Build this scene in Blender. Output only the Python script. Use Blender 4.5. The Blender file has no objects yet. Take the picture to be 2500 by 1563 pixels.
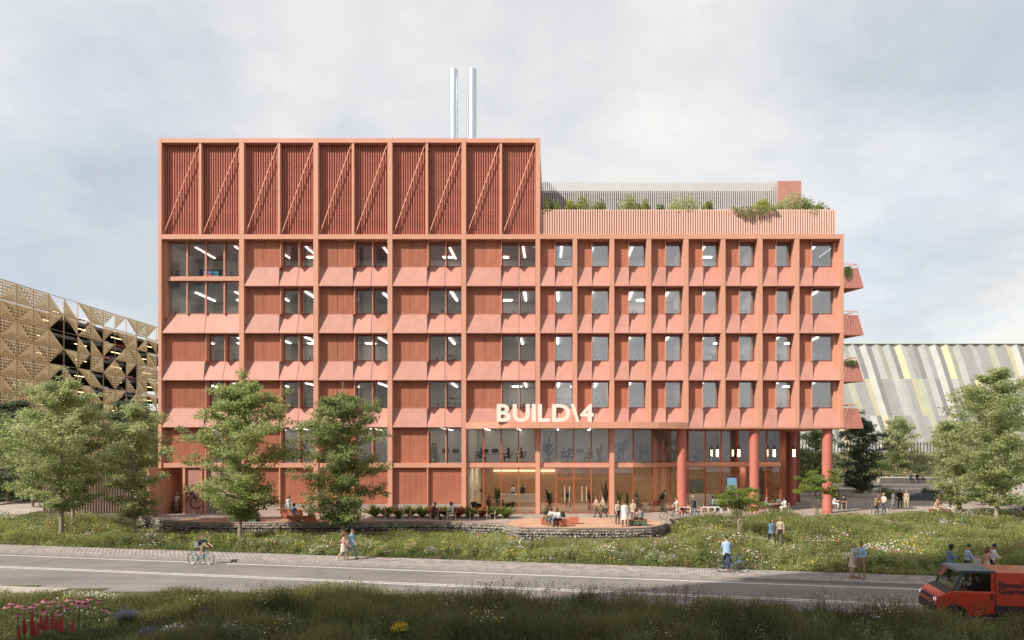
import bpy, bmesh, math, random
import numpy as np
from mathutils import Vector, Matrix, Euler

random.seed(7)
sc = bpy.context.scene
COL = sc.collection
R = math.radians

# ------------------------------------------------------------------ camera, world, sun, exposure
FPX, VX, VY, CD, CZ = 1650.0, 1355.0, 1100.0, 57.7, 5.42      # focal length (photo pixels), principal point, distance to the facade, eye height
cam_d = bpy.data.cameras.new('camera')
cam = bpy.data.objects.new('camera', cam_d)
COL.objects.link(cam)
cam.location = (0, -CD, CZ)
cam.rotation_euler = (R(90), 0, 0)
cam_d.sensor_width = 36.0
cam_d.lens = 36.0 * FPX / 2500.0
cam_d.shift_x = (1250 - VX) / 2500.0
cam_d.shift_y = (VY - 781.5) / 2500.0
cam_d.clip_end = 3000
sc.camera = cam

SUN_AZ, SUN_EL = R(52), R(40)
sun_dir = Vector((math.sin(SUN_AZ) * math.cos(SUN_EL), math.cos(SUN_AZ) * math.cos(SUN_EL), -math.sin(SUN_EL)))
sun_d = bpy.data.lights.new('sun', 'SUN')
sun_d.energy = 3.5
sun_d.angle = R(0.6)
sun_d.color = (1.0, 0.92, 0.80)
sun = bpy.data.objects.new('sun', sun_d)
COL.objects.link(sun)
sun.rotation_euler = sun_dir.to_track_quat('-Z', 'Y').to_euler()
sun.location = (-60, -110, 90)

sc.view_settings.view_transform = 'Standard'
sc.view_settings.look = 'None'
sc.view_settings.exposure = 0.80
sc.view_settings.gamma = 1.0
sc.view_settings.use_curve_mapping = False
sc.cycles.use_denoising = True
sc.cycles.max_bounces = 6
sc.cycles.diffuse_bounces = 3
sc.cycles.glossy_bounces = 3
sc.cycles.transparent_max_bounces = 10
sc.cycles.caustics_reflective = False
sc.cycles.caustics_refractive = False
sc.cycles.sample_clamp_indirect = 6

world = bpy.data.worlds.new('World')
sc.world = world
world.use_nodes = True
def build_world():
    nt = world.node_tree
    N, L = nt.nodes, nt.links
    N.clear()
    out = N.new('ShaderNodeOutputWorld')
    bg_sky = N.new('ShaderNodeBackground'); bg_cl = N.new('ShaderNodeBackground')
    mix = N.new('ShaderNodeMixShader')
    sky = N.new('ShaderNodeTexSky'); sky.sky_type = 'NISHITA'; sky.sun_disc = False
    sky.sun_elevation = SUN_EL
    sky.sun_rotation = math.atan2(-sun_dir.x, -sun_dir.y)
    sky.air_density = 1.1; sky.dust_density = 2.0; sky.ozone_density = 1.0
    L.new(sky.outputs[0], bg_sky.inputs[0]); bg_sky.inputs[1].default_value = 0.092
    tc = N.new('ShaderNodeTexCoord')
    sep = N.new('ShaderNodeSeparateXYZ'); L.new(tc.outputs['Generated'], sep.inputs[0])
    ad = N.new('ShaderNodeMath'); ad.operation = 'ABSOLUTE'; L.new(sep.outputs[2], ad.inputs[0])
    ad2 = N.new('ShaderNodeMath'); ad2.operation = 'ADD'; L.new(ad.outputs[0], ad2.inputs[0]); ad2.inputs[1].default_value = 0.22
    dx = N.new('ShaderNodeMath'); dx.operation = 'DIVIDE'; L.new(sep.outputs[0], dx.inputs[0]); L.new(ad2.outputs[0], dx.inputs[1])
    dy = N.new('ShaderNodeMath'); dy.operation = 'DIVIDE'; L.new(sep.outputs[1], dy.inputs[0]); L.new(ad2.outputs[0], dy.inputs[1])
    cmb = N.new('ShaderNodeCombineXYZ'); L.new(dx.outputs[0], cmb.inputs[0]); L.new(dy.outputs[0], cmb.inputs[1]); cmb.inputs[2].default_value = 8.2
    nz = N.new('ShaderNodeTexNoise'); nz.inputs['Scale'].default_value = 0.85; nz.inputs['Detail'].default_value = 9; nz.inputs['Roughness'].default_value = 0.56; nz.inputs['Distortion'].default_value = 0.25
    L.new(cmb.outputs[0], nz.inputs['Vector'])
    rmp = N.new('ShaderNodeValToRGB')
    rmp.color_ramp.elements[0].position = 0.38; rmp.color_ramp.elements[0].color = (0.58, 0.58, 0.58, 1)
    rmp.color_ramp.elements[1].position = 0.58; rmp.color_ramp.elements[1].color = (0.97, 0.97, 0.97, 1)
    L.new(nz.outputs[0], rmp.inputs[0])
    # cloud colour: two tones of pale cloud, warmer where thick
    nz2 = N.new('ShaderNodeTexNoise'); nz2.inputs['Scale'].default_value = 1.15; nz2.inputs['Detail'].default_value = 7; nz2.inputs['Roughness'].default_value = 0.6
    L.new(cmb.outputs[0], nz2.inputs['Vector'])
    r2 = N.new('ShaderNodeValToRGB')
    r2.color_ramp.elements[0].position = 0.40; r2.color_ramp.elements[0].color = (0.665, 0.685, 0.71, 1)
    r2.color_ramp.elements[1].position = 0.60; r2.color_ramp.elements[1].color = (0.90, 0.88, 0.85, 1)
    L.new(nz2.outputs[0], r2.inputs[0])
    L.new(r2.outputs[0], bg_cl.inputs[0]); bg_cl.inputs[1].default_value = 0.62
    L.new(rmp.outputs[0], mix.inputs[0]); L.new(bg_sky.outputs[0], mix.inputs[1]); L.new(bg_cl.outputs[0], mix.inputs[2])
    L.new(mix.outputs[0], out.inputs[0])
build_world()

# ------------------------------------------------------------------ photo <-> place
def XU(u, y=0.0): return (u - VX) * (CD + y) / FPX
def ZV(v, y=0.0): return CZ + (VY - v) * (CD + y) / FPX
ROAD_Z, PAVE_Z, SLOPE = -0.90, -0.78, 0.202
def gp(u, v, z=0.0):
    """point of height z that the photograph shows at pixel u, v"""
    d = (CZ - z) * FPX / (v - VY)
    return Vector(((u - VX) * d / FPX, d - CD, z))

# ------------------------------------------------------------------ materials
MATS = {}
def mat(name, col, rough=0.7, metal=0.0, var=0.10, scale=2.0, bump=0.0, bscale=60.0, spec=0.4, col2=None, detail=5, stretch=None):
    if name in MATS: return MATS[name]
    m = bpy.data.materials.new(name); m.use_nodes = True
    nt = m.node_tree; N, L = nt.nodes, nt.links
    b = N['Principled BSDF']
    b.inputs['Roughness'].default_value = rough; b.inputs['Metallic'].default_value = metal
    b.inputs['Specular IOR Level'].default_value = spec
    tc = N.new('ShaderNodeTexCoord'); vec = tc.outputs['Object']
    if stretch:
        mp = N.new('ShaderNodeMapping'); mp.inputs['Scale'].default_value = stretch
        L.new(vec, mp.inputs[0]); vec = mp.outputs[0]
    nz = N.new('ShaderNodeTexNoise'); nz.inputs['Scale'].default_value = scale; nz.inputs['Detail'].default_value = detail; nz.inputs['Roughness'].default_value = 0.6
    L.new(vec, nz.inputs['Vector'])
    rp = N.new('ShaderNodeValToRGB')
    c1 = tuple(max(0, c * (1 - var)) for c in col); c2 = tuple(min(1, c * (1 + var)) for c in (col2 or col))
    rp.color_ramp.elements[0].position = 0.33; rp.color_ramp.elements[0].color = (*c1, 1)
    rp.color_ramp.elements[1].position = 0.67; rp.color_ramp.elements[1].color = (*c2, 1)
    L.new(nz.outputs[0], rp.inputs[0]); L.new(rp.outputs[0], b.inputs['Base Color'])
    if bump > 0:
        n2 = N.new('ShaderNodeTexNoise'); n2.inputs['Scale'].default_value = bscale; n2.inputs['Detail'].default_value = 4
        L.new(vec, n2.inputs['Vector'])
        bp = N.new('ShaderNodeBump'); bp.inputs['Strength'].default_value = bump; bp.inputs['Distance'].default_value = 0.02
        L.new(n2.outputs[0], bp.inputs['Height']); L.new(bp.outputs[0], b.inputs['Normal'])
    MATS[name] = m
    return m

def leaf_mat(name, dark, light, trans=0.35, rough=0.55):
    if name in MATS: return MATS[name]
    m = bpy.data.materials.new(name); m.use_nodes = True
    nt = m.node_tree; N, L = nt.nodes, nt.links
    b = N['Principled BSDF']; b.inputs['Roughness'].default_value = rough; b.inputs['Specular IOR Level'].default_value = 0.3
    at = N.new('ShaderNodeAttribute'); at.attribute_name = 'tint'
    rp = N.new('ShaderNodeValToRGB')
    rp.color_ramp.elements[0].color = (*dark, 1); rp.color_ramp.elements[1].color = (*light, 1)
    L.new(at.outputs['Fac'], rp.inputs[0]); L.new(rp.outputs[0], b.inputs['Base Color'])
    tr = N.new('ShaderNodeBsdfTranslucent'); mx = N.new('ShaderNodeMixShader'); mx.inputs[0].default_value = trans
    hs = N.new('ShaderNodeHueSaturation'); hs.inputs['Value'].default_value = 1.5; hs.inputs['Saturation'].default_value = 1.1
    L.new(rp.outputs[0], hs.inputs['Color']); L.new(hs.outputs[0], tr.inputs[0])
    L.new(b.outputs[0], mx.inputs[1]); L.new(tr.outputs[0], mx.inputs[2]); L.new(mx.outputs[0], N['Material Output'].inputs[0])
    MATS[name] = m
    return m

def glass_mat(name, tint=(0.80, 0.82, 0.81), base=0.13, rough=0.0):
    if name in MATS: return MATS[name]
    m = bpy.data.materials.new(name); m.use_nodes = True
    nt = m.node_tree; N, L = nt.nodes, nt.links; N.remove(N['Principled BSDF'])
    tr = N.new('ShaderNodeBsdfTransparent'); tr.inputs[0].default_value = (*tint, 1)
    gl = N.new('ShaderNodeBsdfGlossy'); gl.inputs['Roughness'].default_value = rough; gl.inputs[0].default_value = (0.95, 0.96, 1.0, 1)
    tc = N.new('ShaderNodeTexCoord'); nz = N.new('ShaderNodeTexNoise'); nz.inputs['Scale'].default_value = 0.35
    L.new(tc.outputs['Object'], nz.inputs['Vector'])
    bp = N.new('ShaderNodeBump'); bp.inputs['Strength'].default_value = 0.02; L.new(nz.outputs[0], bp.inputs['Height']); L.new(bp.outputs[0], gl.inputs['Normal'])
    fr = N.new('ShaderNodeFresnel'); fr.inputs[0].default_value = 1.5
    ad = N.new('ShaderNodeMath'); ad.inputs[1].default_value = base; ad.use_clamp = True
    L.new(fr.outputs[0], ad.inputs[0])
    mx = N.new('ShaderNodeMixShader'); L.new(ad.outputs[0], mx.inputs[0]); L.new(tr.outputs[0], mx.inputs[1]); L.new(gl.outputs[0], mx.inputs[2])
    L.new(mx.outputs[0], N['Material Output'].inputs[0])
    MATS[name] = m
    return m

def emit_mat(name, col, s):
    if name in MATS: return MATS[name]
    m = bpy.data.materials.new(name); m.use_nodes = True
    b = m.node_tree.nodes['Principled BSDF']
    b.inputs['Base Color'].default_value = (*col, 1); b.inputs['Emission Color'].default_value = (*col, 1); b.inputs['Emission Strength'].default_value = s
    MATS[name] = m
    return m

def plain(name, col, rough=0.7, metal=0.0, spec=0.4, coat=0.0):
    if name in MATS: return MATS[name]
    m = mat(name, col, rough, metal, 0.06, 6.0, spec=spec)
    if coat: m.node_tree.nodes['Principled BSDF'].inputs['Coat Weight'].default_value = coat
    return m

SALMON = mat('salmon_painted_metal', (0.605, 0.300, 0.210), 0.5, 0, 0.04, 0.5, bump=0.03, bscale=90)
PANEL = mat('salmon_cast_panel', (0.48, 0.232, 0.186), 0.62, 0, 0.07, 1.1, bump=0.06, bscale=30)
RIBBED = mat('terracotta_ribbed_panel', (0.50, 0.196, 0.126), 0.72, 0, 0.10, 0.8, bump=0.05, bscale=50)
LOUVRE = mat('red_perforated_screen', (0.60, 0.225, 0.162), 0.6, 0, 0.10, 1.2)
DARKRED = mat('oxide_red_frame', (0.20, 0.055, 0.032), 0.5, 0, 0.08, 2)
COLPAINT = mat('rose_column_paint', (0.46, 0.150, 0.115), 0.6, 0, 0.06, 0.8, bump=0.05, bscale=40)
CREAM = mat('cream_letter_paint', (0.80, 0.69, 0.62), 0.5, 0, 0.03, 1)
PLINTH = mat('grey_plinth_concrete', (0.34, 0.27, 0.24), 0.85, 0, 0.12, 1.5, bump=0.1)
GLASS = glass_mat('window_glass', (0.88, 0.90, 0.90), base=0.28)
GLASSL = glass_mat('lobby_glass', (0.90, 0.87, 0.82), 0.09)
WALLW = mat('interior_white_wall', (0.72, 0.68, 0.635), 0.85, 0, 0.04, 0.7)
CEIL = mat('interior_ceiling', (0.66, 0.65, 0.64), 0.9, 0, 0.03, 0.7)
FLOORI = mat('interior_floor', (0.36, 0.33, 0.30), 0.5, 0, 0.06, 0.7)
WOOD = mat('warm_wood_panel', (0.46, 0.29, 0.19), 0.6, 0, 0.18, 1.5, stretch=(6, 6, 0.4))
LAMP = emit_mat('ceiling_lamp_glow', (1.0, 0.93, 0.84), 3.8)
LAMPW = emit_mat('lobby_lamp_glow', (1.0, 0.80, 0.58), 7.0)
STEEL = mat('polished_steel_flue', (0.70, 0.73, 0.77), 0.34, 1.0, 0.05, 1.5)
GREYM = mat('grey_metal', (0.30, 0.30, 0.31), 0.4, 0.6, 0.06, 3)
DARKM = mat('dark_metal', (0.035, 0.033, 0.035), 0.45, 0.2, 0.1, 3)
WHITEM = mat('white_painted_steel', (0.72, 0.72, 0.70), 0.4, 0, 0.04, 3)

def panel_life(m, amt):
    """each panel a shade of its own, with faint rain streaks"""
    nt = m.node_tree; N, L = nt.nodes, nt.links; b = N['Principled BSDF']; src = b.inputs['Base Color'].links[0].from_socket
    oi = N.new('ShaderNodeObjectInfo'); mr = N.new('ShaderNodeMapRange'); mr.inputs[3].default_value = 1 - amt; mr.inputs[4].default_value = 1 + amt; L.new(oi.outputs['Random'], mr.inputs[0])
    tc = N.new('ShaderNodeTexCoord'); mp = N.new('ShaderNodeMapping'); mp.inputs['Scale'].default_value = (5, 5, 0.22); nz = N.new('ShaderNodeTexNoise'); nz.inputs['Scale'].default_value = 1.0; nz.inputs['Detail'].default_value = 4
    L.new(tc.outputs['Object'], mp.inputs[0]); L.new(mp.outputs[0], nz.inputs['Vector']); m2 = N.new('ShaderNodeMapRange'); m2.inputs[1].default_value = .3; m2.inputs[2].default_value = .7; m2.inputs[3].default_value = .94; m2.inputs[4].default_value = 1.04; L.new(nz.outputs[0], m2.inputs[0])
    ml = N.new('ShaderNodeMath'); ml.operation = 'MULTIPLY'; L.new(mr.outputs[0], ml.inputs[0]); L.new(m2.outputs[0], ml.inputs[1])
    hs = N.new('ShaderNodeHueSaturation'); L.new(ml.outputs[0], hs.inputs['Value']); L.new(src, hs.inputs['Color']); L.new(hs.outputs[0], b.inputs['Base Color'])
panel_life(SALMON, .03); panel_life(PANEL, .06); panel_life(RIBBED, .07)

# ------------------------------------------------------------------ mesh helpers
class MB:
    """collects polygons; build() links them as one mesh object"""
    def __init__(self): self.v, self.f, self.m = [], [], []
    def face(self, pts, m=0):
        i = len(self.v); self.v += [tuple(p) for p in pts]; self.f.append(tuple(range(i, i + len(pts)))); self.m.append(m)
    def hexa(self, p, m=0):
        """8 corners: bottom ring 0-3 (ccw from above), top ring 4-7"""
        i = len(self.v); self.v += [tuple(q) for q in p]
        for f in ((0, 3, 2, 1), (4, 5, 6, 7), (0, 1, 5, 4), (1, 2, 6, 5), (2, 3, 7, 6), (3, 0, 4, 7)):
            self.f.append(tuple(i + k for k in f)); self.m.append(m)
    def box(self, x0, x1, y0, y1, z0, z1, m=0):
        self.hexa([(x0, y0, z0), (x1, y0, z0), (x1, y1, z0), (x0, y1, z0), (x0, y0, z1), (x1, y0, z1), (x1, y1, z1), (x0, y1, z1)], m)
    def prism(self, poly, a0, a1, axis='x', m=0):
        """extrude a closed 2-D polygon along an axis; poly given in the two other axes"""
        def P(a, q):
            return (a, q[0], q[1]) if axis == 'x' else ((q[0], a, q[1]) if axis == 'y' else (q[0], q[1], a))
        n = len(poly); i = len(self.v)
        self.v += [P(a0, q) for q in poly] + [P(a1, q) for q in poly]
        self.f.append(tuple(i + k for k in range(n))[::-1]); self.m.append(m)
        self.f.append(tuple(i + n + k for k in range(n))); self.m.append(m)
        for k in range(n):
            k2 = (k + 1) % n
            self.f.append((i + k, i + k2, i + n + k2, i + n + k)); self.m.append(m)
    def tube(self, pts, rad, n=8, m=0, cap=True, closed=False):
        pts = [Vector(p) for p in pts]
        if not hasattr(rad, '__len__'): rad = [rad] * len(pts)
        rings = []; i0 = len(self.v); K = len(pts); prev = None
        for k, p in enumerate(pts):
            if closed: t = pts[(k + 1) % K] - pts[k - 1]
            else: t = pts[min(k + 1, K - 1)] - pts[max(k - 1, 0)]
            t = t.normalized() if t.length > 1e-9 else Vector((0, 0, 1))
            if prev is None:
                a = t.orthogonal().normalized()
            else:
                a = prev - t * prev.dot(t)
                a = a.normalized() if a.length > 1e-6 else t.orthogonal().normalized()
            prev = a; b = t.cross(a)
            for j in range(n):
                th = 2 * math.pi * j / n
                self.v.append(tuple(p + (a * math.cos(th) + b * math.sin(th)) * rad[k]))
        for k in range(K if closed else K - 1):
            k2 = (k + 1) % K
            for j in range(n):
                j2 = (j + 1) % n
                self.f.append((i0 + k * n + j, i0 + k * n + j2, i0 + k2 * n + j2, i0 + k2 * n + j)); self.m.append(m)
        if cap and not closed:
            self.f.append(tuple(i0 + j for j in range(n))[::-1]); self.m.append(m)
            self.f.append(tuple(i0 + (K - 1) * n + j for j in range(n))); self.m.append(m)
    def ring(self, c, r, rt, axis='y', n=28, k=6, m=0):
        c = Vector(c); pts = []
        for j in range(n):
            a = 2 * math.pi * j / n
            o = {'y': (math.cos(a), 0, math.sin(a)), 'x': (0, math.cos(a), math.sin(a)), 'z': (math.cos(a), math.sin(a), 0)}[axis]
            pts.append(c + Vector(o) * r)
        self.tube(pts, rt, k, m, closed=True)
    def lathe(self, prof, n=16, c=(0, 0, 0), m=0, sx=1.0, sy=1.0):
        """profile of (r, z) turned about z"""
        i0 = len(self.v)
        for r, z in prof:
            for j in range(n):
                a = 2 * math.pi * j / n
                self.v.append((c[0] + r * sx * math.cos(a), c[1] + r * sy * math.sin(a), c[2] + z))
        for k in range(len(prof) - 1):
            for j in range(n):
                j2 = (j + 1) % n
                self.f.append((i0 + k * n + j, i0 + k * n + j2, i0 + (k + 1) * n + j2, i0 + (k + 1) * n + j)); self.m.append(m)
        self.f.append(tuple(i0 + j for j in range(n))[::-1]); self.m.append(m)
        self.f.append(tuple(i0 + (len(prof) - 1) * n + j for j in range(n))); self.m.append(m)
    def mesh(self, name, mats, smooth=False):
        me = bpy.data.meshes.new(name)
        me.from_pydata(self.v, [], self.f)
        for m in (mats if isinstance(mats, (list, tuple)) else [mats]): me.materials.append(m)
        if any(self.m): me.polygons.foreach_set('material_index', self.m)
        if smooth: me.polygons.foreach_set('use_smooth', [True] * len(me.polygons))
        me.update()
        return me
    def build(self, name, mats, parent=None, loc=None, smooth=False, **kw):
        return link(name, self.mesh(name, mats, smooth), parent, loc, **kw)

def link(name, data, parent=None, loc=None, rz=None, label=None, cat=None, group=None, kind=None, scale=None):
    o = bpy.data.objects.new(name, data); COL.objects.link(o)
    if parent is not None: o.parent = parent
    if loc is not None: o.location = loc
    if rz is not None: o.rotation_euler = (0, 0, rz)
    if scale is not None: o.scale = (scale,) * 3 if not hasattr(scale, '__len__') else scale
    if label: o['label'] = label
    if cat: o['category'] = cat
    if group: o['group'] = group
    if kind: o['kind'] = kind
    return o
def thing(name, label, cat, loc=(0, 0, 0), rz=0.0, group=None, scale=None):
    return link(name, None, None, loc, rz, label, cat, group, None, scale)
def copy_tree(o, parent=None):
    c = o.copy(); COL.objects.link(c); c.parent = parent
    for ch in o.children: copy_tree(ch, c)
    return c
def soft(o, w=0.02, seg=2):
    m = o.modifiers.new('edge', 'BEVEL'); m.width = w; m.segments = seg; m.limit_method = 'ANGLE'
    return o
def poly_sheet(name, pts, z, m, kind='structure', thick=0.0, parent=None):
    b = MB()
    if thick: b.prism([(p[0], p[1]) for p in pts], z - thick, z, 'z')
    else: b.face([(p[0], p[1], z) for p in pts])
    return b.build(name, m, parent, kind=kind if parent is None else None)
def np_mesh(name, verts, faces, mats, tint=None, midx=None, smooth=False):
    """verts (n,3), faces (k,c) numpy arrays of equal-sized polygons"""
    me = bpy.data.meshes.new(name)
    nv, (nf, c) = len(verts), faces.shape
    me.vertices.add(nv); me.loops.add(nf * c); me.polygons.add(nf)
    me.vertices.foreach_set('co', np.ascontiguousarray(verts, dtype=np.float32).ravel())
    me.loops.foreach_set('vertex_index', np.ascontiguousarray(faces, dtype=np.int32).ravel())
    me.polygons.foreach_set('loop_start', np.arange(0, nf * c, c, dtype=np.int32))
    for m in (mats if isinstance(mats, (list, tuple)) else [mats]): me.materials.append(m)
    if midx is not None: me.polygons.foreach_set('material_index', np.ascontiguousarray(midx, dtype=np.int32))
    if smooth: me.polygons.foreach_set('use_smooth', np.ones(nf, dtype=bool))
    if tint is not None:
        a = me.attributes.new('tint', 'FLOAT', 'POINT'); a.data.foreach_set('value', np.ascontiguousarray(tint, dtype=np.float32))
    me.update(calc_edges=True)
    return me
# ------------------------------------------------------------------ terrain and streets
WALL_UV = [(340, 1258), (372, 1266), (440, 1273), (500, 1276), (770, 1276), (950, 1273), (1130, 1274), (1225, 1277), (1245, 1283), (1266, 1288),
           (1400, 1289.5), (1540, 1289.5), (1588, 1287.5), (1614, 1283), (1625, 1277), (1622, 1270), (1610, 1266)]
WALL = [gp(u, v) for u, v in WALL_UV]
EDGE_UV = [(1650, 1267), (1800, 1268), (2000, 1269), (2075, 1264), (2150, 1263), (2300, 1263), (2420, 1259), (2600, 1257)]
EDGE = [gp(u, v) for u, v in EDGE_UV]
_wx = np.array([p.x for p in WALL[:15]] + [p.x for p in EDGE[1:]]); _wy = np.array([p.y for p in WALL[:15]] + [p.y for p in EDGE[1:]])
WX0, WX1 = WALL[0].x, WALL[14].x
PATH_A = [(9.6, 48.6), (11.6, 47.2), (13.2, 45.4), (13.8, 42.8), (14.6, 40.6), (15.8, 39.4), (17.2, 39.0)]
PATH_B = [(25.0, 55.5), (25.4, 52.5), (26.4, 49.5), (28.2, 46.5)]

def sstep(a, b, x):
    t = np.clip((x - a) / (b - a), 0, 1); return t * t * (3 - 2 * t)
def hgt(X, y):
    X = np.asarray(X, dtype=float); y = np.asarray(y, dtype=float)
    d = y + CD; s = d + SLOPE * X
    de = np.interp(X, _wx, _wy, left=-3.2, right=-4.0) + CD
    db = 37.2 - SLOPE * X
    t = np.clip((d - db) / np.maximum(de - db, 1), 0, 1)
    z_slope = -0.80 + 0.78 * t ** 1.15
    z_wall = -0.80 - 0.08 * t
    inw = sstep(WX0 - 2.5, WX0 + 1.0, X) * (1 - sstep(WX1 - 0.6, WX1 + 2.4, X))
    z = z_slope * (1 - inw) + z_wall * inw
    behind = np.where(X < WX0 - 0.5, -0.02, -0.40)
    z = np.where(d > de + 0.25, behind, z)
    bank = sstep(86, 108, d) * sstep(18, 26, X)
    z = z + bank * 5.1
    z = np.where((s < 37.15) & (s > 26.7), -1.05, z)
    verge = -0.86 + 0.32 * sstep(26.7, 24.0, s) * sstep(-17.5, -13.0, X)
    return np.where(s <= 26.7, verge, z)

def build_ground():
    xs = np.concatenate([[-900, -500, -300, -200, -130, -90], np.arange(-70, 70.1, 0.9), [80, 95, 130, 200, 300, 500, 900]])
    ds = np.concatenate([[-60, -20, 0, 8], np.arange(14, 60, 0.7), np.arange(60, 116, 2.0), [125, 160, 220, 320, 500, 900, 1600]])
    gx, gd = np.meshgrid(xs, ds)
    gz = hgt(gx, gd - CD)
    v = np.stack([gx.ravel(), gd.ravel() - CD, gz.ravel()], 1)
    nx, ny = len(xs), len(ds)
    i = np.arange((nx - 1) * (ny - 1)); r, c = i // (nx - 1), i % (nx - 1)
    a = r * nx + c
    f = np.stack([a, a + 1, a + nx + 1, a + nx], 1)
    m = mat('soil_and_turf', (0.050, 0.058, 0.022), 0.95, 0, 0.35, 0.8, bump=0.3, bscale=14, col2=(0.085, 0.088, 0.035))
    link('ground', np_mesh('ground', v, f, m), kind='structure')
build_ground()

_a = math.atan(SLOPE); RT = Vector((math.cos(_a), -math.sin(_a), 0)); RN = Vector((math.sin(_a), math.cos(_a), 0)); _ca = math.cos(_a)
def RP(l, s, z): return Vector((0, -CD, 0)) + RT * l + RN * (s * _ca) + Vector((0, 0, z))
def strip(name, s0, s1, z, m, l0=-160, l1=120, **kw):
    b = MB(); b.face([RP(l0, s0, z), RP(l1, s0, z), RP(l1, s1, z), RP(l0, s1, z)]); return b.build(name, m, **kw)

ASPHALT = mat('worn_asphalt', (0.205, 0.188, 0.176), 0.9, 0, 0.10, 0.35, bump=0.25, bscale=70, col2=(0.235, 0.215, 0.20), detail=9)
def asphalt_wear():
    nt = ASPHALT.node_tree; N, L = nt.nodes, nt.links
    b = N['Principled BSDF']; src = b.inputs['Base Color'].links[0].from_socket
    tc = N.new('ShaderNodeTexCoord'); n3 = N.new('ShaderNodeTexNoise'); n3.inputs['Scale'].default_value = 26; n3.inputs['Detail'].default_value = 2
    L.new(tc.outputs['Object'], n3.inputs['Vector'])
    rp = N.new('ShaderNodeValToRGB'); rp.color_ramp.elements[0].position = 0.35; rp.color_ramp.elements[0].color = (0.80, 0.80, 0.80, 1)
    rp.color_ramp.elements[1].position = 0.7; rp.color_ramp.elements[1].color = (1.12, 1.12, 1.12, 1)
    L.new(n3.outputs[0], rp.inputs[0])
    mp = N.new('ShaderNodeMapping'); mp.inputs['Rotation'].default_value = (0, 0, _a); mp.inputs['Scale'].default_value = (0.03, 0.9, 1)
    n4 = N.new('ShaderNodeTexNoise'); n4.inputs['Scale'].default_value = 1.3; n4.inputs['Detail'].default_value = 4
    L.new(tc.outputs['Object'], mp.inputs[0]); L.new(mp.outputs[0], n4.inputs['Vector'])
    r4 = N.new('ShaderNodeValToRGB'); r4.color_ramp.elements[0].position = 0.35; r4.color_ramp.elements[0].color = (0.84, 0.84, 0.85, 1)
    r4.color_ramp.elements[1].position = 0.65; r4.color_ramp.elements[1].color = (1.06, 1.05, 1.04, 1)
    L.new(n4.outputs[0], r4.inputs[0])
    def mul(a, c):
        x = N.new('ShaderNodeMix'); x.data_type = 'RGBA'; x.blend_type = 'MULTIPLY'; x.inputs[0].default_value = 1
        L.new(a, x.inputs[6]); L.new(c, x.inputs[7]); return x.outputs[2]
    L.new(mul(mul(src, rp.outputs[0]), r4.outputs[0]), b.inputs['Base Color'])
asphalt_wear()
strip('road', 26.05, 34.72, ROAD_Z, ASPHALT, kind='structure')
PAINT = mat('worn_road_paint', (0.62, 0.58, 0.54), 0.8, 0, 0.12, 3.0, bump=0.1)
strip('edge_marking', 33.98, 34.14, ROAD_Z + 0.004, PAINT, kind='structure')
strip('centre_marking', 30.40, 30.53, ROAD_Z + 0.004, PAINT, kind='structure')
strip('centre_marking', 30.72, 30.85, ROAD_Z + 0.004, PAINT, kind='structure')

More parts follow.
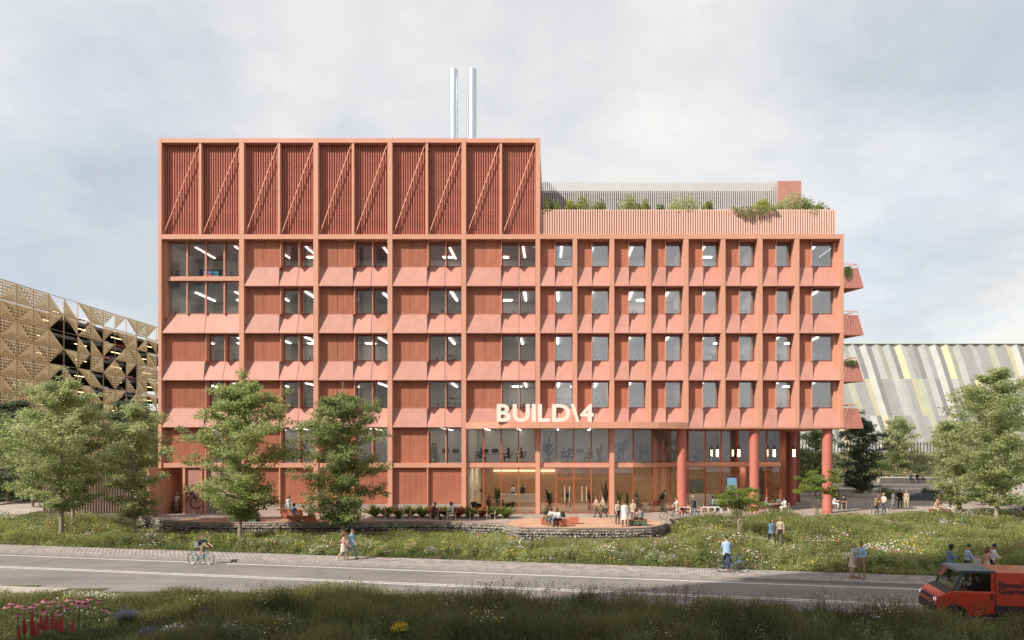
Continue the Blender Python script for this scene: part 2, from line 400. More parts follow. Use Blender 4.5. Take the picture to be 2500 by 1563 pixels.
def build_pavement():
    base = MB(); p = [RP(-160, 34.86, -1.0), RP(120, 34.86, -1.0), RP(120, 37.25, -1.0), RP(-160, 37.25, -1.0)]
    base.hexa(p + [q + Vector((0, 0, 1.0 + PAVE_Z - 0.012)) for q in p])
    joint = mat('paving_joint_sand', (0.13, 0.11, 0.10), 0.95, 0, 0.2, 8)
    pv = base.build('pavement', joint, kind='structure')
    stone = mat('greige_paver', (0.30, 0.265, 0.245), 0.9, 0, 0.16, 1.4, bump=0.15, bscale=60, col2=(0.36, 0.315, 0.29))
    stone2 = mat('greige_paver_dark', (0.25, 0.222, 0.208), 0.9, 0, 0.16, 1.4, bump=0.15, bscale=60, col2=(0.30, 0.265, 0.25))
    PL, PW = 0.30, 0.165
    rows = int((37.25 - 34.86) * _ca / PW)
    one = MB(); one.hexa([(-PL / 2 + .008, -PW / 2 + .008, 0), (PL / 2 - .008, -PW / 2 + .008, 0), (PL / 2 - .008, PW / 2 - .008, 0), (-PL / 2 + .008, PW / 2 - .008, 0),
                          (-PL / 2 + .014, -PW / 2 + .014, .014), (PL / 2 - .014, -PW / 2 + .014, .014), (PL / 2 - .014, PW / 2 - .014, .014), (-PL / 2 + .014, PW / 2 - .014, .014)])
    me1, me2 = one.mesh('paver', stone), one.mesh('paver', stone2)
    tpl = np.array(one.v); fc = np.array(one.f)
    V, F, MI = [], [], []; n = 0; singles = 0
    rg = random.Random(3)
    Rm = np.array([[RT.x, RN.x], [RT.y, RN.y]])
    for r in range(rows):
        for k in range(int((26 + 62) / PL)):
            l = -62 + k * PL + (PL / 2 if r % 2 else 0); s = 34.86 + (r + 0.5) * PW / _ca
            c = RP(l, s, PAVE_Z - 0.012 + rg.uniform(-.002, .003))
            if 12.0 < l < 18.2 and singles < 300:
                o = link('paver', me1 if rg.random() < .62 else me2, pv, c, -_a); singles += 1
            else:
                q = tpl.copy(); q[:, :2] = q[:, :2] @ Rm.T
                V.append(q + np.array(c)); F.append(fc + n); MI += [0 if rg.random() < .62 else 1] * len(fc); n += len(tpl)
    o = link('paver_field', np_mesh('paver_field', np.concatenate(V), np.concatenate(F), [stone, stone2], midx=np.array(MI)), pv, kind='stuff')
    kerb = thing('kerb', 'low grey stone kerb along the block paved pavement', 'kerb'); kerb['kind'] = 'structure'; del kerb['category']
    ks = MB(); ks.hexa([(-.49, -.075, 0), (.49, -.075, 0), (.49, .075, 0), (-.49, .075, 0), (-.488, -.06, .125), (.488, -.06, .125), (.488, .073, .127), (-.488, .073, .127)])
    km = ks.mesh('kerb_stone', mat('kerb_granite', (0.27, 0.245, 0.225), 0.85, 0, 0.14, 2.5, bump=0.15))
    for k in range(86):
        link('kerb_stone', km, kerb, RP(-60 + k, 34.79, ROAD_Z), -_a + rg.uniform(-.002, .002))
build_pavement()

PAVING = mat('warm_plaza_paving', (0.33, 0.27, 0.235), 0.9, 0, 0.16, 0.6, bump=0.2, bscale=30, col2=(0.40, 0.335, 0.295))
def plaza_joints():
    nt = PAVING.node_tree; N, L = nt.nodes, nt.links
    b = N['Principled BSDF']; src = b.inputs['Base Color'].links[0].from_socket
    tc = N.new('ShaderNodeTexCoord'); br = N.new('ShaderNodeTexBrick')
    br.inputs['Color1'].default_value = (1, 1, 1, 1); br.inputs['Color2'].default_value = (0.80, 0.79, 0.78, 1); br.inputs['Mortar'].default_value = (0.55, 0.52, 0.5, 1)
    br.inputs['Scale'].default_value = 1.0; br.inputs['Brick Width'].default_value = 0.9; br.inputs['Row Height'].default_value = 0.3; br.inputs['Mortar Size'].default_value = 0.012
    L.new(tc.outputs['Object'], br.inputs['Vector'])
    x = N.new('ShaderNodeMix'); x.data_type = 'RGBA'; x.blend_type = 'MULTIPLY'; x.inputs[0].default_value = 1
    L.new(src, x.inputs[6]); L.new(br.outputs[0], x.inputs[7]); L.new(x.outputs[2], b.inputs['Base Color'])
plaza_joints()
poly_sheet('plaza', [(p.x, p.y) for p in WALL] + [(p.x, p.y) for p in EDGE] + [(75, -4.0), (75, 28.5), (-35.3, 28.5), (-35.3, 0.5)], 0.0, PAVING, thick=0.42)
TERRA = mat('terracotta_gravel', (0.47, 0.27, 0.18), 0.95, 0, 0.15, 1.0, bump=0.25, bscale=50, col2=(0.52, 0.31, 0.215))
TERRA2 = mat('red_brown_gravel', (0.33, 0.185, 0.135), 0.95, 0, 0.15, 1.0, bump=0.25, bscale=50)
poly_sheet('gravel_pad', [gp(u, v) for u, v in [(1240, 1280), (1272, 1286.5), (1400, 1288), (1540, 1288), (1585, 1286), (1608, 1281), (1614, 1274), (1590, 1268.5), (1500, 1266), (1430, 1264.5), (1370, 1263.5), (1290, 1266), (1250, 1272)]], 0.005, TERRA)
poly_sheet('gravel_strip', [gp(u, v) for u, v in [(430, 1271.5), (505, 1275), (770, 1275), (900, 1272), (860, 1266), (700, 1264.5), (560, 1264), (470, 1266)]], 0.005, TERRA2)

CONC = mat('pale_concrete_paving', (0.40, 0.345, 0.305), 0.9, 0, 0.10, 0.8, bump=0.15)
poly_sheet('driveway', [gp(u, v, 0.0) for u, v in [(-160, 1300), (0, 1266), (108, 1246), (330, 1225), (330, 1212), (108, 1216), (0, 1234), (-160, 1246)]], 0.006, CONC)
b = MB(); b.prism([tuple(gp(u, v, 0.0).xy) for u, v in [(-160, 1246), (0, 1234), (108, 1216), (330, 1212), (330, 1210.5), (108, 1214), (0, 1231), (-160, 1242)]], -0.02, 0.13, 'z'); b.build('driveway_kerb', CONC, kind='structure')
poly_sheet('concrete_apron', [gp(u, v, -0.84) for u, v in [(-160, 1430), (0, 1432), (168, 1439), (80, 1458), (0, 1472), (-160, 1500)]], -0.80, CONC, thick=0.12)

def build_path(name, pts, w, m):
    c = np.array(pts, float); t = np.linspace(0, len(c) - 1, 40)
    # Catmull-Rom through the points
    out = []
    for q in t:
        i = min(int(q), len(c) - 2); f = q - i
        p0, p1, p2, p3 = c[max(i - 1, 0)], c[i], c[i + 1], c[min(i + 2, len(c) - 1)]
        out.append(0.5 * ((2 * p1) + (-p0 + p2) * f + (2 * p0 - 5 * p1 + 4 * p2 - p3) * f * f + (-p0 + 3 * p1 - 3 * p2 + p3) * f ** 3))
    out = np.array(out); b = MB(); rows = []
    for k in range(len(out)):
        tg = out[min(k + 1, len(out) - 1)] - out[max(k - 1, 0)]; n = np.array([-tg[1], tg[0]]); n = n / np.linalg.norm(n)
        rows.append([out[k] + n * w / 2, out[k], out[k] - n * w / 2])
    for k in range(len(rows) - 1):
        for j in range(2):
            q = [rows[k][j], rows[k][j + 1], rows[k + 1][j + 1], rows[k + 1][j]]
            b.face([(a[0], a[1] - CD, float(max(hgt(a[0], a[1] - CD), -0.8)) + 0.035) for a in q][::-1])
    b.build(name, m, kind='structure')
    return out
PA = build_path('meadow_path', PATH_A, 1.3, CONC); PB = build_path('meadow_path', PATH_B, 1.9, CONC)

# ------------------------------------------------------------------ gabion wall: stones one by one
def build_gabion():
    root = thing('gabion_wall', 'low gabion wall of grey brown stones along the raised terrace', 'stone wall')
    ca, cb, cc = (mat('gabion_stone_a', (0.235, 0.205, 0.18), 0.9, 0, 0.25, 5, bump=0.3, bscale=20), mat('gabion_stone_b', (0.31, 0.275, 0.245), 0.9, 0, 0.22, 5, bump=0.3, bscale=20),
                  mat('gabion_stone_c', (0.165, 0.145, 0.13), 0.9, 0, 0.25, 5, bump=0.3, bscale=20))
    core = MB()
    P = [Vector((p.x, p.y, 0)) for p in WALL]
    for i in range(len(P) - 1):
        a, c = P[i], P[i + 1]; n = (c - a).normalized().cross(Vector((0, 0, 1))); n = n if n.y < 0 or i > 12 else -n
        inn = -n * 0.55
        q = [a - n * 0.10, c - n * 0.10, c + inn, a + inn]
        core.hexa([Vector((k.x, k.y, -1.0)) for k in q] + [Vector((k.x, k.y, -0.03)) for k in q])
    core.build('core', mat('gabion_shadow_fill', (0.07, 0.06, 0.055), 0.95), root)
    rg = random.Random(11); meshes = []
    for k in range(9):
        bm = bmesh.new(); bmesh.ops.create_icosphere(bm, subdivisions=1, radius=1.0)
        for v in bm.verts: v.co *= rg.uniform(0.78, 1.12)
        me = bpy.data.meshes.new('stone'); bm.to_mesh(me); bm.free(); me.materials.append((ca, cb, cc)[k % 3]); meshes.append(me)
    arr = [(np.array([tuple(v.co) for v in m.vertices]), np.array([tuple(p.vertices) for p in m.polygons])) for m in meshes]
    spots = []
    for i in range(len(P) - 1):
        a, c = P[i], P[i + 1]; L = (c - a).length; n = (c - a).normalized().cross(Vector((0, 0, 1))); n = n if n.y < 0 or i > 12 else -n
        for row in range(4):
            k = 0; pos = rg.uniform(0, .15)
            while pos < L:
                w = rg.uniform(0.17, 0.34)
                p = a.lerp(c, min(pos / L, 1)) + n * rg.uniform(-0.07, -0.01)
                spots.append((Vector((p.x, p.y, -0.78 + row * 0.195 + rg.uniform(-.03, .03))), w, (c - a), rg.randrange(9)))
                pos += w * 0.86
    order = sorted(range(len(spots)), key=lambda k: -spots[k][1] / (spots[k][0].y + CD) * (1 if spots[k][0].z > -0.62 else 0.4))
    big = set(order[:300]); V, F, MI = [], [], []; n = 0
    for k, (p, w, dr, idx) in enumerate(spots):
        ang = math.atan2(dr.y, dr.x); e = Euler((rg.uniform(-.4, .4), rg.uniform(-.4, .4), ang + rg.uniform(-.2, .2)))
        s = (w * 0.56, 0.13, rg.uniform(0.095, 0.125))
        if k in big:
            o = link('stone', meshes[idx], root, p, None, scale=s); o.rotation_euler = e
        else:
            q = arr[idx][0] * np.array(s); q = q @ np.array(e.to_matrix()).T + np.array(p)
            V.append(q); F.append(arr[idx][1] + n); MI += [idx % 3] * len(arr[idx][1]); n += len(q)
    link('small_stones', np_mesh('small_stones', np.concatenate(V), np.concatenate(F), [ca, cb, cc], midx=np.array(MI)), root, kind='stuff')
    # paved coping over the stones
    cp = MB()
    for i in range(len(P) - 1):
        a, c = P[i], P[i + 1]; n = (c - a).normalized().cross(Vector((0, 0, 1))); n = n if n.y < 0 or i > 12 else -n
        a2, c2 = a + (c - a).normalized() * 0.008, c - (c - a).normalized() * 0.008
        q = [a2 + n * 0.03, c2 + n * 0.03, c2 - n * 0.30, a2 - n * 0.30]
        cp.hexa([Vector((k.x, k.y, -0.035)) for k in q] + [Vector((k.x, k.y, 0.022)) for k in q])
    cp.build('coping', mat('terrace_coping', (0.36, 0.27, 0.22), 0.9, 0, 0.12, 1.5, bump=0.15), root)
build_gabion()

# ------------------------------------------------------------------ tall neighbour behind the viewer, whose shadow lies on the street
def build_tower():
    root = thing('office_tower', 'tall unseen office tower across the street, shaped to shade it', 'building')
    H = 48.0; L = H / math.tan(SUN_EL); sh = Vector((math.sin(SUN_AZ) * L, math.cos(SUN_AZ) * L, 0))
    a, c = Vector((-14.0, 23.3, 0)) - sh, Vector((20.9, 37.6, 0)) - sh
    dr = (c - a).normalized(); a2, c2 = a - dr * 48, c + dr * 8; nb = Vector((dr.y, -dr.x, 0)) * 34  # unseen wall stretched, and its cladding darkened, to cut sky light and bounce
    wm = mat('darkened_office_cladding', (0.40, 0.38, 0.36), 0.7, 0, 0.06, 0.3)
    q = [a2, a2 + nb, c2 + nb, c2]; q = [Vector((k.x, k.y - CD, 0)) for k in q]; q = [q[1], q[2], q[3], q[0]]
    b = MB(); b.hexa([k + Vector((0, 0, -1.2)) for k in q] + [k + Vector((0, 0, H)) for k in q]); b.build('wall', wm, root)
    wd = MB(); g = mat('dark_office_glass', (0.05, 0.06, 0.07), 0.15, 0, 0.2, 0.2)
    A = Vector((a2.x, a2.y - CD, 0)); n = Vector((-dr.y, dr.x, 0)); Lg = (c2 - a2).length
    pane = MB(); pane.box(-1.1, 1.1, -0.05, 0.05, 0, 2.0); pm = pane.mesh('window', g); ang = math.atan2(dr.y, dr.x)
    for i in range(int(Lg / 6.4)):
        for k in range(5):
            link('window', pm, root, A + dr * (3.2 + i * 6.4) + n * 0.03 + Vector((0, 0, 2 + k * 9.0)), ang, scale=(1.6, 1, 2.6))
build_tower()
# ------------------------------------------------------------------ the red laboratory building
BLD = thing('laboratory_building', 'salmon red laboratory building with deep window bays and two steel flues', 'building')
ROWS = [(583.5, 651.0, 698.4), (699.6, 766.0, 813.4), (814.6, 880.8, 928.6), (929.7, 995.3, 1043.6)]
WIDE = [(394.0, 583.8), (595.3, 765.0), (776.5, 946.0), (957.5, 1126.6), (1137.8, 1307.4)]
NARROW = [(1318.6, 1398.0), (1409.2, 1488.3), (1499.6, 1578.4), (1590.0, 1668.7), (1681.0, 1760.0), (1771.2, 1849.6), (1861.8, 1940.5), (1951.7, 2051.6)]
YR, YG = 0.55, 1.05          # set-back of ribbed panels and of the glass
BACK = 16.0
ZTOP_L, ZTOP_R = ZV(337), ZV(572)
XL, XR = XU(386), XU(2060)
def part(name, mb, m, smooth=False, parent=None): return mb.build(name, m, parent or BLD, smooth=smooth)

def piers():
    edges = [(386.0, 394.0)] + [(WIDE[i][1], WIDE[i + 1][0]) for i in range(4)] + [(1307.4, 1318.6)] + [(NARROW[i][1], NARROW[i + 1][0]) for i in range(7)] + [(2051.6, 2060.0)]
    lev_l = [1255.5, 1136.3, 1044.2, 929.2, 814.0, 699.0, 583.5, 572.0]
    for i, (a, c) in enumerate(edges):
        if i <= 5: lv = lev_l
        elif i == 7: lv = [1255.5, 1136.3, 1044.2, 929.2, 814.0, 699.0, 583.5, 572.0]
        else: lv = [1043.6, 929.2, 814.0, 699.0, 583.5, 572.0]
        top = [348.0, 337.0] if i <= 5 else []
        lv = lv + top
        for k in range(len(lv) - 1):
            b = MB(); g = 0.006
            b.box(XU(a), XU(c), 0.0, 1.22, ZV(lv[k]) + g, ZV(lv[k + 1]) - g)
            part('pier', b, SALMON)
piers()

def beams():
    # roof edge, belt course and first-floor band, one beam per bay
    for a, c in WIDE:
        for v0, v1 in ((348, 337), (583.5, 572)):
            b = MB(); b.box(XU(a) + .004, XU(c) - .004, 0.012, 1.2, ZV(v0), ZV(v1) - .008); part('beam', b, SALMON)
    pairs = [(1318.6, 1488.3), (1499.6, 1668.7), (1681.0, 1849.6), (1861.8, 2051.6)]
    for a, c in pairs:
        b = MB(); b.box(XU(a) + .004, XU(c) - .004, -0.012, 1.2, ZV(583.5) + .012, ZV(572) + .004); part('beam', b, SALMON)
    for a, c in WIDE[:4]:
        b = MB(); b.box(XU(a) + .004, XU(c) - .004, 0.10, 1.3, ZV(1141.8), ZV(1130.8)); part('beam', b, SALMON)
beams()

_rib_cache = {}
def ribbed(u0, u1, v0, v1, y=YR, period=0.10, depth=0.028, m=None, name='ribbed_panel', parent=None):
    x0, x1, z0, z1 = XU(u0, y), XU(u1, y), ZV(v0, y), ZV(v1, y)
    key = (round(x1 - x0, 2), round(z1 - z0, 2), period, name)
    me = _rib_cache.get(key)
    if me is None:
        b = MB(); w = x1 - x0; h = z1 - z0; n = max(2, int(round(w / period))); p = w / n
        prof = [(0, 0.0)]
        for i in range(n):
            s = i * p
            prof += [(s + p * .12, 0.0), (s + p * .28, -depth), (s + p * .72, -depth), (s + p * .88, 0.0)]
        prof += [(w, 0.0)]
        for i in range(len(prof) - 1):
            (xa, ya), (xb, yb) = prof[i], prof[i + 1]
            b.face([(xa, ya, 0), (xb, yb, 0), (xb, yb, h), (xa, ya, h)])
        b.box(0, w, 0.004, 0.10, 0, h)
        me = _rib_cache[key] = b.mesh(name, m or RIBBED)
    return link(name, me, parent or BLD, (x0, y, z0))

def window(u0, u1, v0, v1, y=YG, fr=0.05, fm=None, g=None, ext=0.0):
    """a window part: slim frame mesh with its pane as a sub-part"""
    x0, x1, z0, z1 = XU(u0, y), XU(u1, y), ZV(v0, y), ZV(v1, y) + ext
    b = MB()
    b.box(x0, x0 + fr, y - .07, y + .06, z0, z1); b.box(x1 - fr, x1, y - .07, y + .06, z0, z1)
    b.box(x0 + fr, x1 - fr, y - .06, y + .06, z0, z0 + fr); b.box(x0 + fr, x1 - fr, y - .06, y + .06, z1 - fr, z1)
    o = part('window', b, fm or DARKRED)
    p = MB(); p.face([(x0 + fr * .5, y, z0 + fr * .5), (x1 - fr * .5, y, z0 + fr * .5), (x1 - fr * .5, y, z1 - fr * .5), (x0 + fr * .5, y, z1 - fr * .5)])
    p.build('pane', g or GLASS, o)
    return o

def slope(u0, u1, vs, vb, yt, gap=0.02):
    """cast sill panel leaning from the floor edge (y 0.03) back to the window or ribbed panel"""
    zb = ZV(vb); zt = ZV(vs, yt)
    xa, xb = XU(u0, 0.03) + gap, XU(u1, 0.03) - gap
    ta, tb = XU(u0, yt) + gap, XU(u1, yt) - gap
    ta, tb = max(min(ta, xa + .16), xa - .16), max(min(tb, xb + .16), xb - .16)
    b = MB()
    b.hexa([(xa, 0.03, zb), (xb, 0.03, zb), (tb, yt + .05, zb), (ta, yt + .05, zb), (xa, 0.03, zb + .05), (xb, 0.03, zb + .05), (tb, yt, zt), (ta, yt, zt)])
    part('sill_panel', b, PANEL)

def fin(u, vb, vt, y0=0.30, y1=1.12, w=0.05, m=None):
    x = XU(u, y0); b = MB(); b.box(x - w / 2, x + w / 2, y0, y1, ZV(vb, y0), ZV(vt, y0) + .3); part('mullion', b, m or SALMON)

def cells(a, c, splits, vt, vs, vb, first=True, sill=True):
    """one storey of one bay; splits = fractions (ribbed end, window mullions...)"""
    w = c - a; r_end = a + splits[0] * w
    nrib = 2 if len(splits) > 1 else 1
    for k in range(nrib):
        u0 = a + (r_end - a) * k / nrib; u1 = a + (r_end - a) * (k + 1) / nrib
        zt = ZV(vt, 0.0)
        y = YR; x0, x1 = XU(u0, 0.0) + (.0 if k == 0 else .015), XU(u1, 0.0) - .015
        z0 = ZV(vs, y) - .1
        key = (round(x1 - x0, 2), round(zt - z0, 2), 'rib')
        me = _rib_cache.get(key)
        if me is None:
            b = MB(); ww = x1 - x0; h = zt + 0.03 - z0; n = max(2, int(round(ww / .105))); p = ww / n
            prof = [(0, 0.0)]
            for i in range(n):
                s = i * p; prof += [(s + p * .14, 0.0), (s + p * .3, -.03), (s + p * .7, -.03), (s + p * .86, 0.0)]
            prof += [(ww, 0.0)]
            for i in range(len(prof) - 1): (xa, ya), (xb, yb) = prof[i], prof[i + 1]; b.face([(xa, ya, 0), (xb, yb, 0), (xb, yb, h), (xa, ya, h)])
            b.box(0, ww, 0.004, 0.60, 0, h)
            me = _rib_cache[key] = b.mesh('ribbed_panel', RIBBED)
        link('ribbed_panel', me, BLD, (x0, y, z0))
    marks = [splits[0]] + list(splits[1:]) + [1.0]
    for k in range(len(marks) - 1):
        u0, u1 = a + marks[k] * w, a + marks[k + 1] * w
        x0, x1 = XU(u0, 0), XU(u1, 0)
        # windows stand square behind their own opening
        y = YG; z0, z1 = ZV(vs, y) - .05, ZV(vt, 0) + .02
        b = MB(); fr = 0.055
        b.box(x0 + .03, x0 + .03 + fr, y - .07, y + .06, z0, z1); b.box(x1 - fr, x1, y - .07, y + .06, z0, z1)
        b.box(x0 + .03 + fr, x1 - fr, y - .06, y + .06, z0, z0 + .06); b.box(x0 + .03 + fr, x1 - fr, y - .06, y + .06, z1 - fr, z1)
        o = part('window', b, DARKRED)
        p = MB(); p.face([(x0 + .05, y, z0 + .02), (x1 - .02, y, z0 + .02), (x1 - .02, y, z1 - .02), (x0 + .05, y, z1 - .02)]); p.build('pane', GLASS, o)
        mb = MB(); xm = x0; mb.box(xm - .028, xm + .028, 0.34 if k == 0 else 0.45, y + .05, ZV(vs, y) - .1, z1); part('mullion', mb, SALMON)
    if sill:
        slope(a, r_end, vs, vb, YR)
        for k in range(len(marks) - 1): slope(a + marks[k] * w, a + marks[k + 1] * w, vs, vb, YG)

def upper_storeys():
    for ri, (vt, vs, vb) in enumerate(ROWS):
        for bi, (a, c) in enumerate(WIDE):
            if bi == 0 and ri < 2: continue
            sp = (0.545, 0.78) if bi == 0 else (0.505, 0.762)
            cells(a, c, sp, vt, vs, vb)
        for bi, (a, c) in enumerate(NARROW):
            cells(a, c, (0.34,) if bi == 7 else (0.462,), vt, vs, vb)
    # end reveal of the last bay
    for ri, (vt, vs, vb) in enumerate(ROWS):
        b = MB(); b.box(XU(2044, 0), XU(2051.6, 0), 0.7, 1.22, ZV(vb) + .02, ZV(vt)); part('reveal', b, SALMON)
    # first floor, four closed bays, and the ribbed ground floor below
    for bi, (a, c) in enumerate(WIDE[:4]):
        sp = (0.545, 0.78) if bi == 0 else (0.505, 0.762)
        cells(a, c, sp, 1044.8, 1130.8, 1130.8, sill=False)
        mid = a + (c - a) * 0.505
        if bi > 0:
            for u0, u1 in ((a, mid), (mid, c)):
                ribbed_ground(u0, u1)
        f = MB(); x = XU(mid); f.box(x - .05, x + .05, 0.12, 0.7, 0.0, ZV(1141.8)); part('mullion', f, SALMON)
    # two-storey corner glazing
    a, c = WIDE[0]
    us = [a + 10, 456.5, 502.4, 547.4, c]
    for v0, v1, e in ((676, 583.5, 0.25), (766, 686, 0.0)):
        for k in range(4): window(us[k], us[k + 1], v0, v1, y=0.75, ext=e, fr=.028, fm=SALMON)
    b = MB(); b.box(XU(a), XU(c), 0.42, 1.2, ZV(686, .5), ZV(676, .5)); part('beam', b, SALMON)
    for k in (1, 2, 3):
        b = MB(); x = XU(us[k], .5); b.box(x - .022, x + .022, 0.56, 0.70, ZV(766, .5) - .1, ZV(583.5)); part('mullion', b, SALMON)
    b = MB(); b.box(XU(a), XU(a) + .24, 0.40, 1.2, ZV(766) - .3, ZV(583.5)); part('reveal', b, SALMON)
    slope(a, 499, 766, 813.4, 0.75); slope(499, c, 766, 813.4, 0.75)
def ribbed_ground(u0, u1):
    x0, x1 = XU(u0) + .02, XU(u1) - .02
    key = ('g', round(x1 - x0, 2)); me = _rib_cache.get(key); z0, z1 = ZV(1231), ZV(1141.8) + .05
    if me is None:
        b = MB(); ww = x1 - x0; h = z1 - z0; n = int(round(ww / .105)); p = ww / n; prof = [(0, 0.0)]
        for i in range(n):
            s = i * p; prof += [(s + p * .14, 0.0), (s + p * .3, -.03), (s + p * .7, -.03), (s + p * .86, 0.0)]
        prof += [(ww, 0.0)]
        for i in range(len(prof) - 1): (xa, ya), (xb, yb) = prof[i], prof[i + 1]; b.face([(xa, ya, 0), (xb, yb, 0), (xb, yb, h), (xa, ya, h)])
        b.box(0, ww, 0.004, 0.5, 0, h); me = _rib_cache[key] = b.mesh('ribbed_panel', RIBBED)
    link('ribbed_panel', me, BLD, (x0, 0.42, z0))
    b = MB(); b.box(x0, x1, 0.36, 0.95, 0.0, z0 - .01); part('plinth', b, PLINTH)
upper_storeys()

def west_entrance():
    a, c = WIDE[0]
    # splayed wing wall, recessed door, panel with the bicycle symbol, service shutter
    b = MB(); b.prism([(XU(378), -1.1), (XU(386), -1.1), (XU(399), 0.9), (XU(386), 1.3), (XU(386), 0.05)], 0.0, ZV(1141.8) - .01, 'z'); part('wing_wall', b, SALMON)
    d = MB(); d.box(XU(403), XU(444), 1.9, 2.0, 0.02, 3.5); dr = part('door', d, RIBBED)
    h = MB(); h.tube([(XU(441), 1.84, .9), (XU(441), 1.84, 1.5)], .02, 6); h.build('handle', GREYM, dr)
    b = MB(); b.box(XU(394), XU(403), 0.9, 2.1, 0, 3.95); b.box(XU(403), XU(444), 1.6, 2.1, 3.5, 3.95); b.box(XU(444), XU(449.5), .12, 2.1, 0, 3.95); part('door_surround', b, SALMON)
    p = MB(); p.box(XU(449.5), XU(497), .28, .5, .02, 3.95); pn = part('bicycle_panel', p, PANEL)
    s = MB(); y = .262; cx, cz = XU(474.5), 0.95
    s.ring((cx, y, cz), .50, .045, 'y', 40, 6)
    def T(*pts): s.tube([(XU(u), y, ZV(v)) for u, v in pts], .045, 6)
    T((475, 1224), (466, 1203.5), (461.5, 1195.5), (457, 1193), (450.3, 1193)); T((450.3, 1203.5), (466, 1203.5)); T((464, 1204), (450.6, 1223.5))
    s.build('bicycle_symbol', mat('symbol_dark_paint', (0.045, 0.022, 0.018), 0.6), pn)
    b = MB(); b.box(XU(497), XU(501), .12, .6, 0, 3.95); part('mullion', b, SALMON)
    sh = mat('beige_shutter', (0.42, 0.30, 0.235), 0.7, 0, 0.08, 1.2)
    n = 9; z0, z1 = 0.85, 3.9
    for k in range(n):
        b = MB(); b.box(XU(501), XU(583.8), .38 + .0, .5, z0 + (z1 - z0) * k / n + .01, z0 + (z1 - z0) * (k + 1) / n - .01); part('shutter_slat', b, sh)
    b = MB(); b.box(XU(501), XU(583.8), .36, .95, 0.0, .84); part('plinth', b, PLINTH)
west_entrance()

def roof_screen():
    """plant storey: corrugated perforated sheets between posts, one slender brace in each field"""
    perf = LOUVRE; nt = perf.node_tree; N, L = nt.nodes, nt.links; bs = N['Principled BSDF']; src = bs.inputs['Base Color'].links[0].from_socket
    tc = N.new('ShaderNodeTexCoord'); wv = N.new('ShaderNodeTexWave'); wv.bands_direction = 'Z'; wv.inputs['Scale'].default_value = 2.6
    L.new(tc.outputs['Object'], wv.inputs['Vector'])
    rp = N.new('ShaderNodeValToRGB'); rp.color_ramp.elements[0].position = .3; rp.color_ramp.elements[0].color = (.60, .56, .58, 1); rp.color_ramp.elements[1].position = .62; rp.color_ramp.elements[1].color = (1, 1, 1, 1)
    L.new(wv.outputs[0], rp.inputs[0]); x = N.new('ShaderNodeMix'); x.data_type = 'RGBA'; x.blend_type = 'MULTIPLY'; x.inputs[0].default_value = 1
    L.new(src, x.inputs[6]); L.new(rp.outputs[0], x.inputs[7]); L.new(x.outputs[2], bs.inputs['Base Color'])
    mids = [(485, 490.5), (677, 683), (858, 864), (1038.6, 1044.6), (1219.5, 1225.5)]
    pale = mat('pale_salmon_brace', (0.66, 0.31, 0.21), 0.5)
    for (a, c), (m0, m1) in zip(WIDE, mids):
        b = MB(); b.box(XU(m0), XU(m1), 0.05, 0.5, ZV(572), ZV(348)); part('post', b, SALMON)
        for u0, u1 in ((a, m0), (m1, c)):
            x0, x1 = XU(u0), XU(u1); z0, z1 = ZV(572) - .05, ZV(348) + .1; w = x1 - x0
            key = ('lv', round(w, 2)); me = _rib_cache.get(key)
            if me is None:
                b = MB(); n = int(round(w / .21)); p = w / n; h = z1 - z0; prof = [(0, 0)]
                for i in range(n):
                    s = i * p; prof += [(s + p * .30, 0.0), (s + p * .45, -.15), (s + p * .78, -.15), (s + p * .93, 0.0)]
                prof += [(w, 0)]
                for i in range(len(prof) - 1): (xa, ya), (xb, yb) = prof[i], prof[i + 1]; b.face([(xa, ya, 0), (xb, yb, 0), (xb, yb, h), (xa, ya, h)])
                me = _rib_cache[key] = b.mesh('corrugated_screen', LOUVRE)
            link('corrugated_screen', me, BLD, (x0, 0.62, z0))
            t = MB(); t.tube([(XU(u0) + .06, 0.22, ZV(571)), (XU(u1) - .06, 0.22, ZV(349))], .045, 6); part('brace', t, pale)
    # rear and sides of the plant storey
    b = MB(); b.box(XL + .05, XU(1317), 1.0, BACK, ZV(583), ZV(350)); part('plant_storey', b, RIBBED)
    b = MB(); b.box(XL + .02, XU(1317.5), 1.0, BACK, ZV(350) + .01, ZV(339)); part('roof', b, mat('grey_roof_felt', (.25, .24, .23), .9))
roof_screen()

def flues():
    for uc in (1108, 1153.3):
        y = 8.0; x = XU(uc, y); b = MB()
        zb, zt = ZV(345, 0), ZV(171.5, y)
        prof = [(.40, 0)]
        nseg = 4
        for k in range(1, nseg + 1):
            z = (zt - zb) * k / nseg
            if k < nseg: prof += [(.40, z - .05), (.412, z - .04), (.412, z + .04), (.40, z + .05)]
        prof += [(.40, zt - zb - .06), (.385, zt - zb), (.345, zt - zb), (.345, zt - zb - .5)]
        b.lathe(prof, 32, (x, y, zb)); o = part('flue', b, STEEL, True)
        m = o.modifiers.new('e', 'EDGE_SPLIT'); m.split_angle = R(40)
flues()

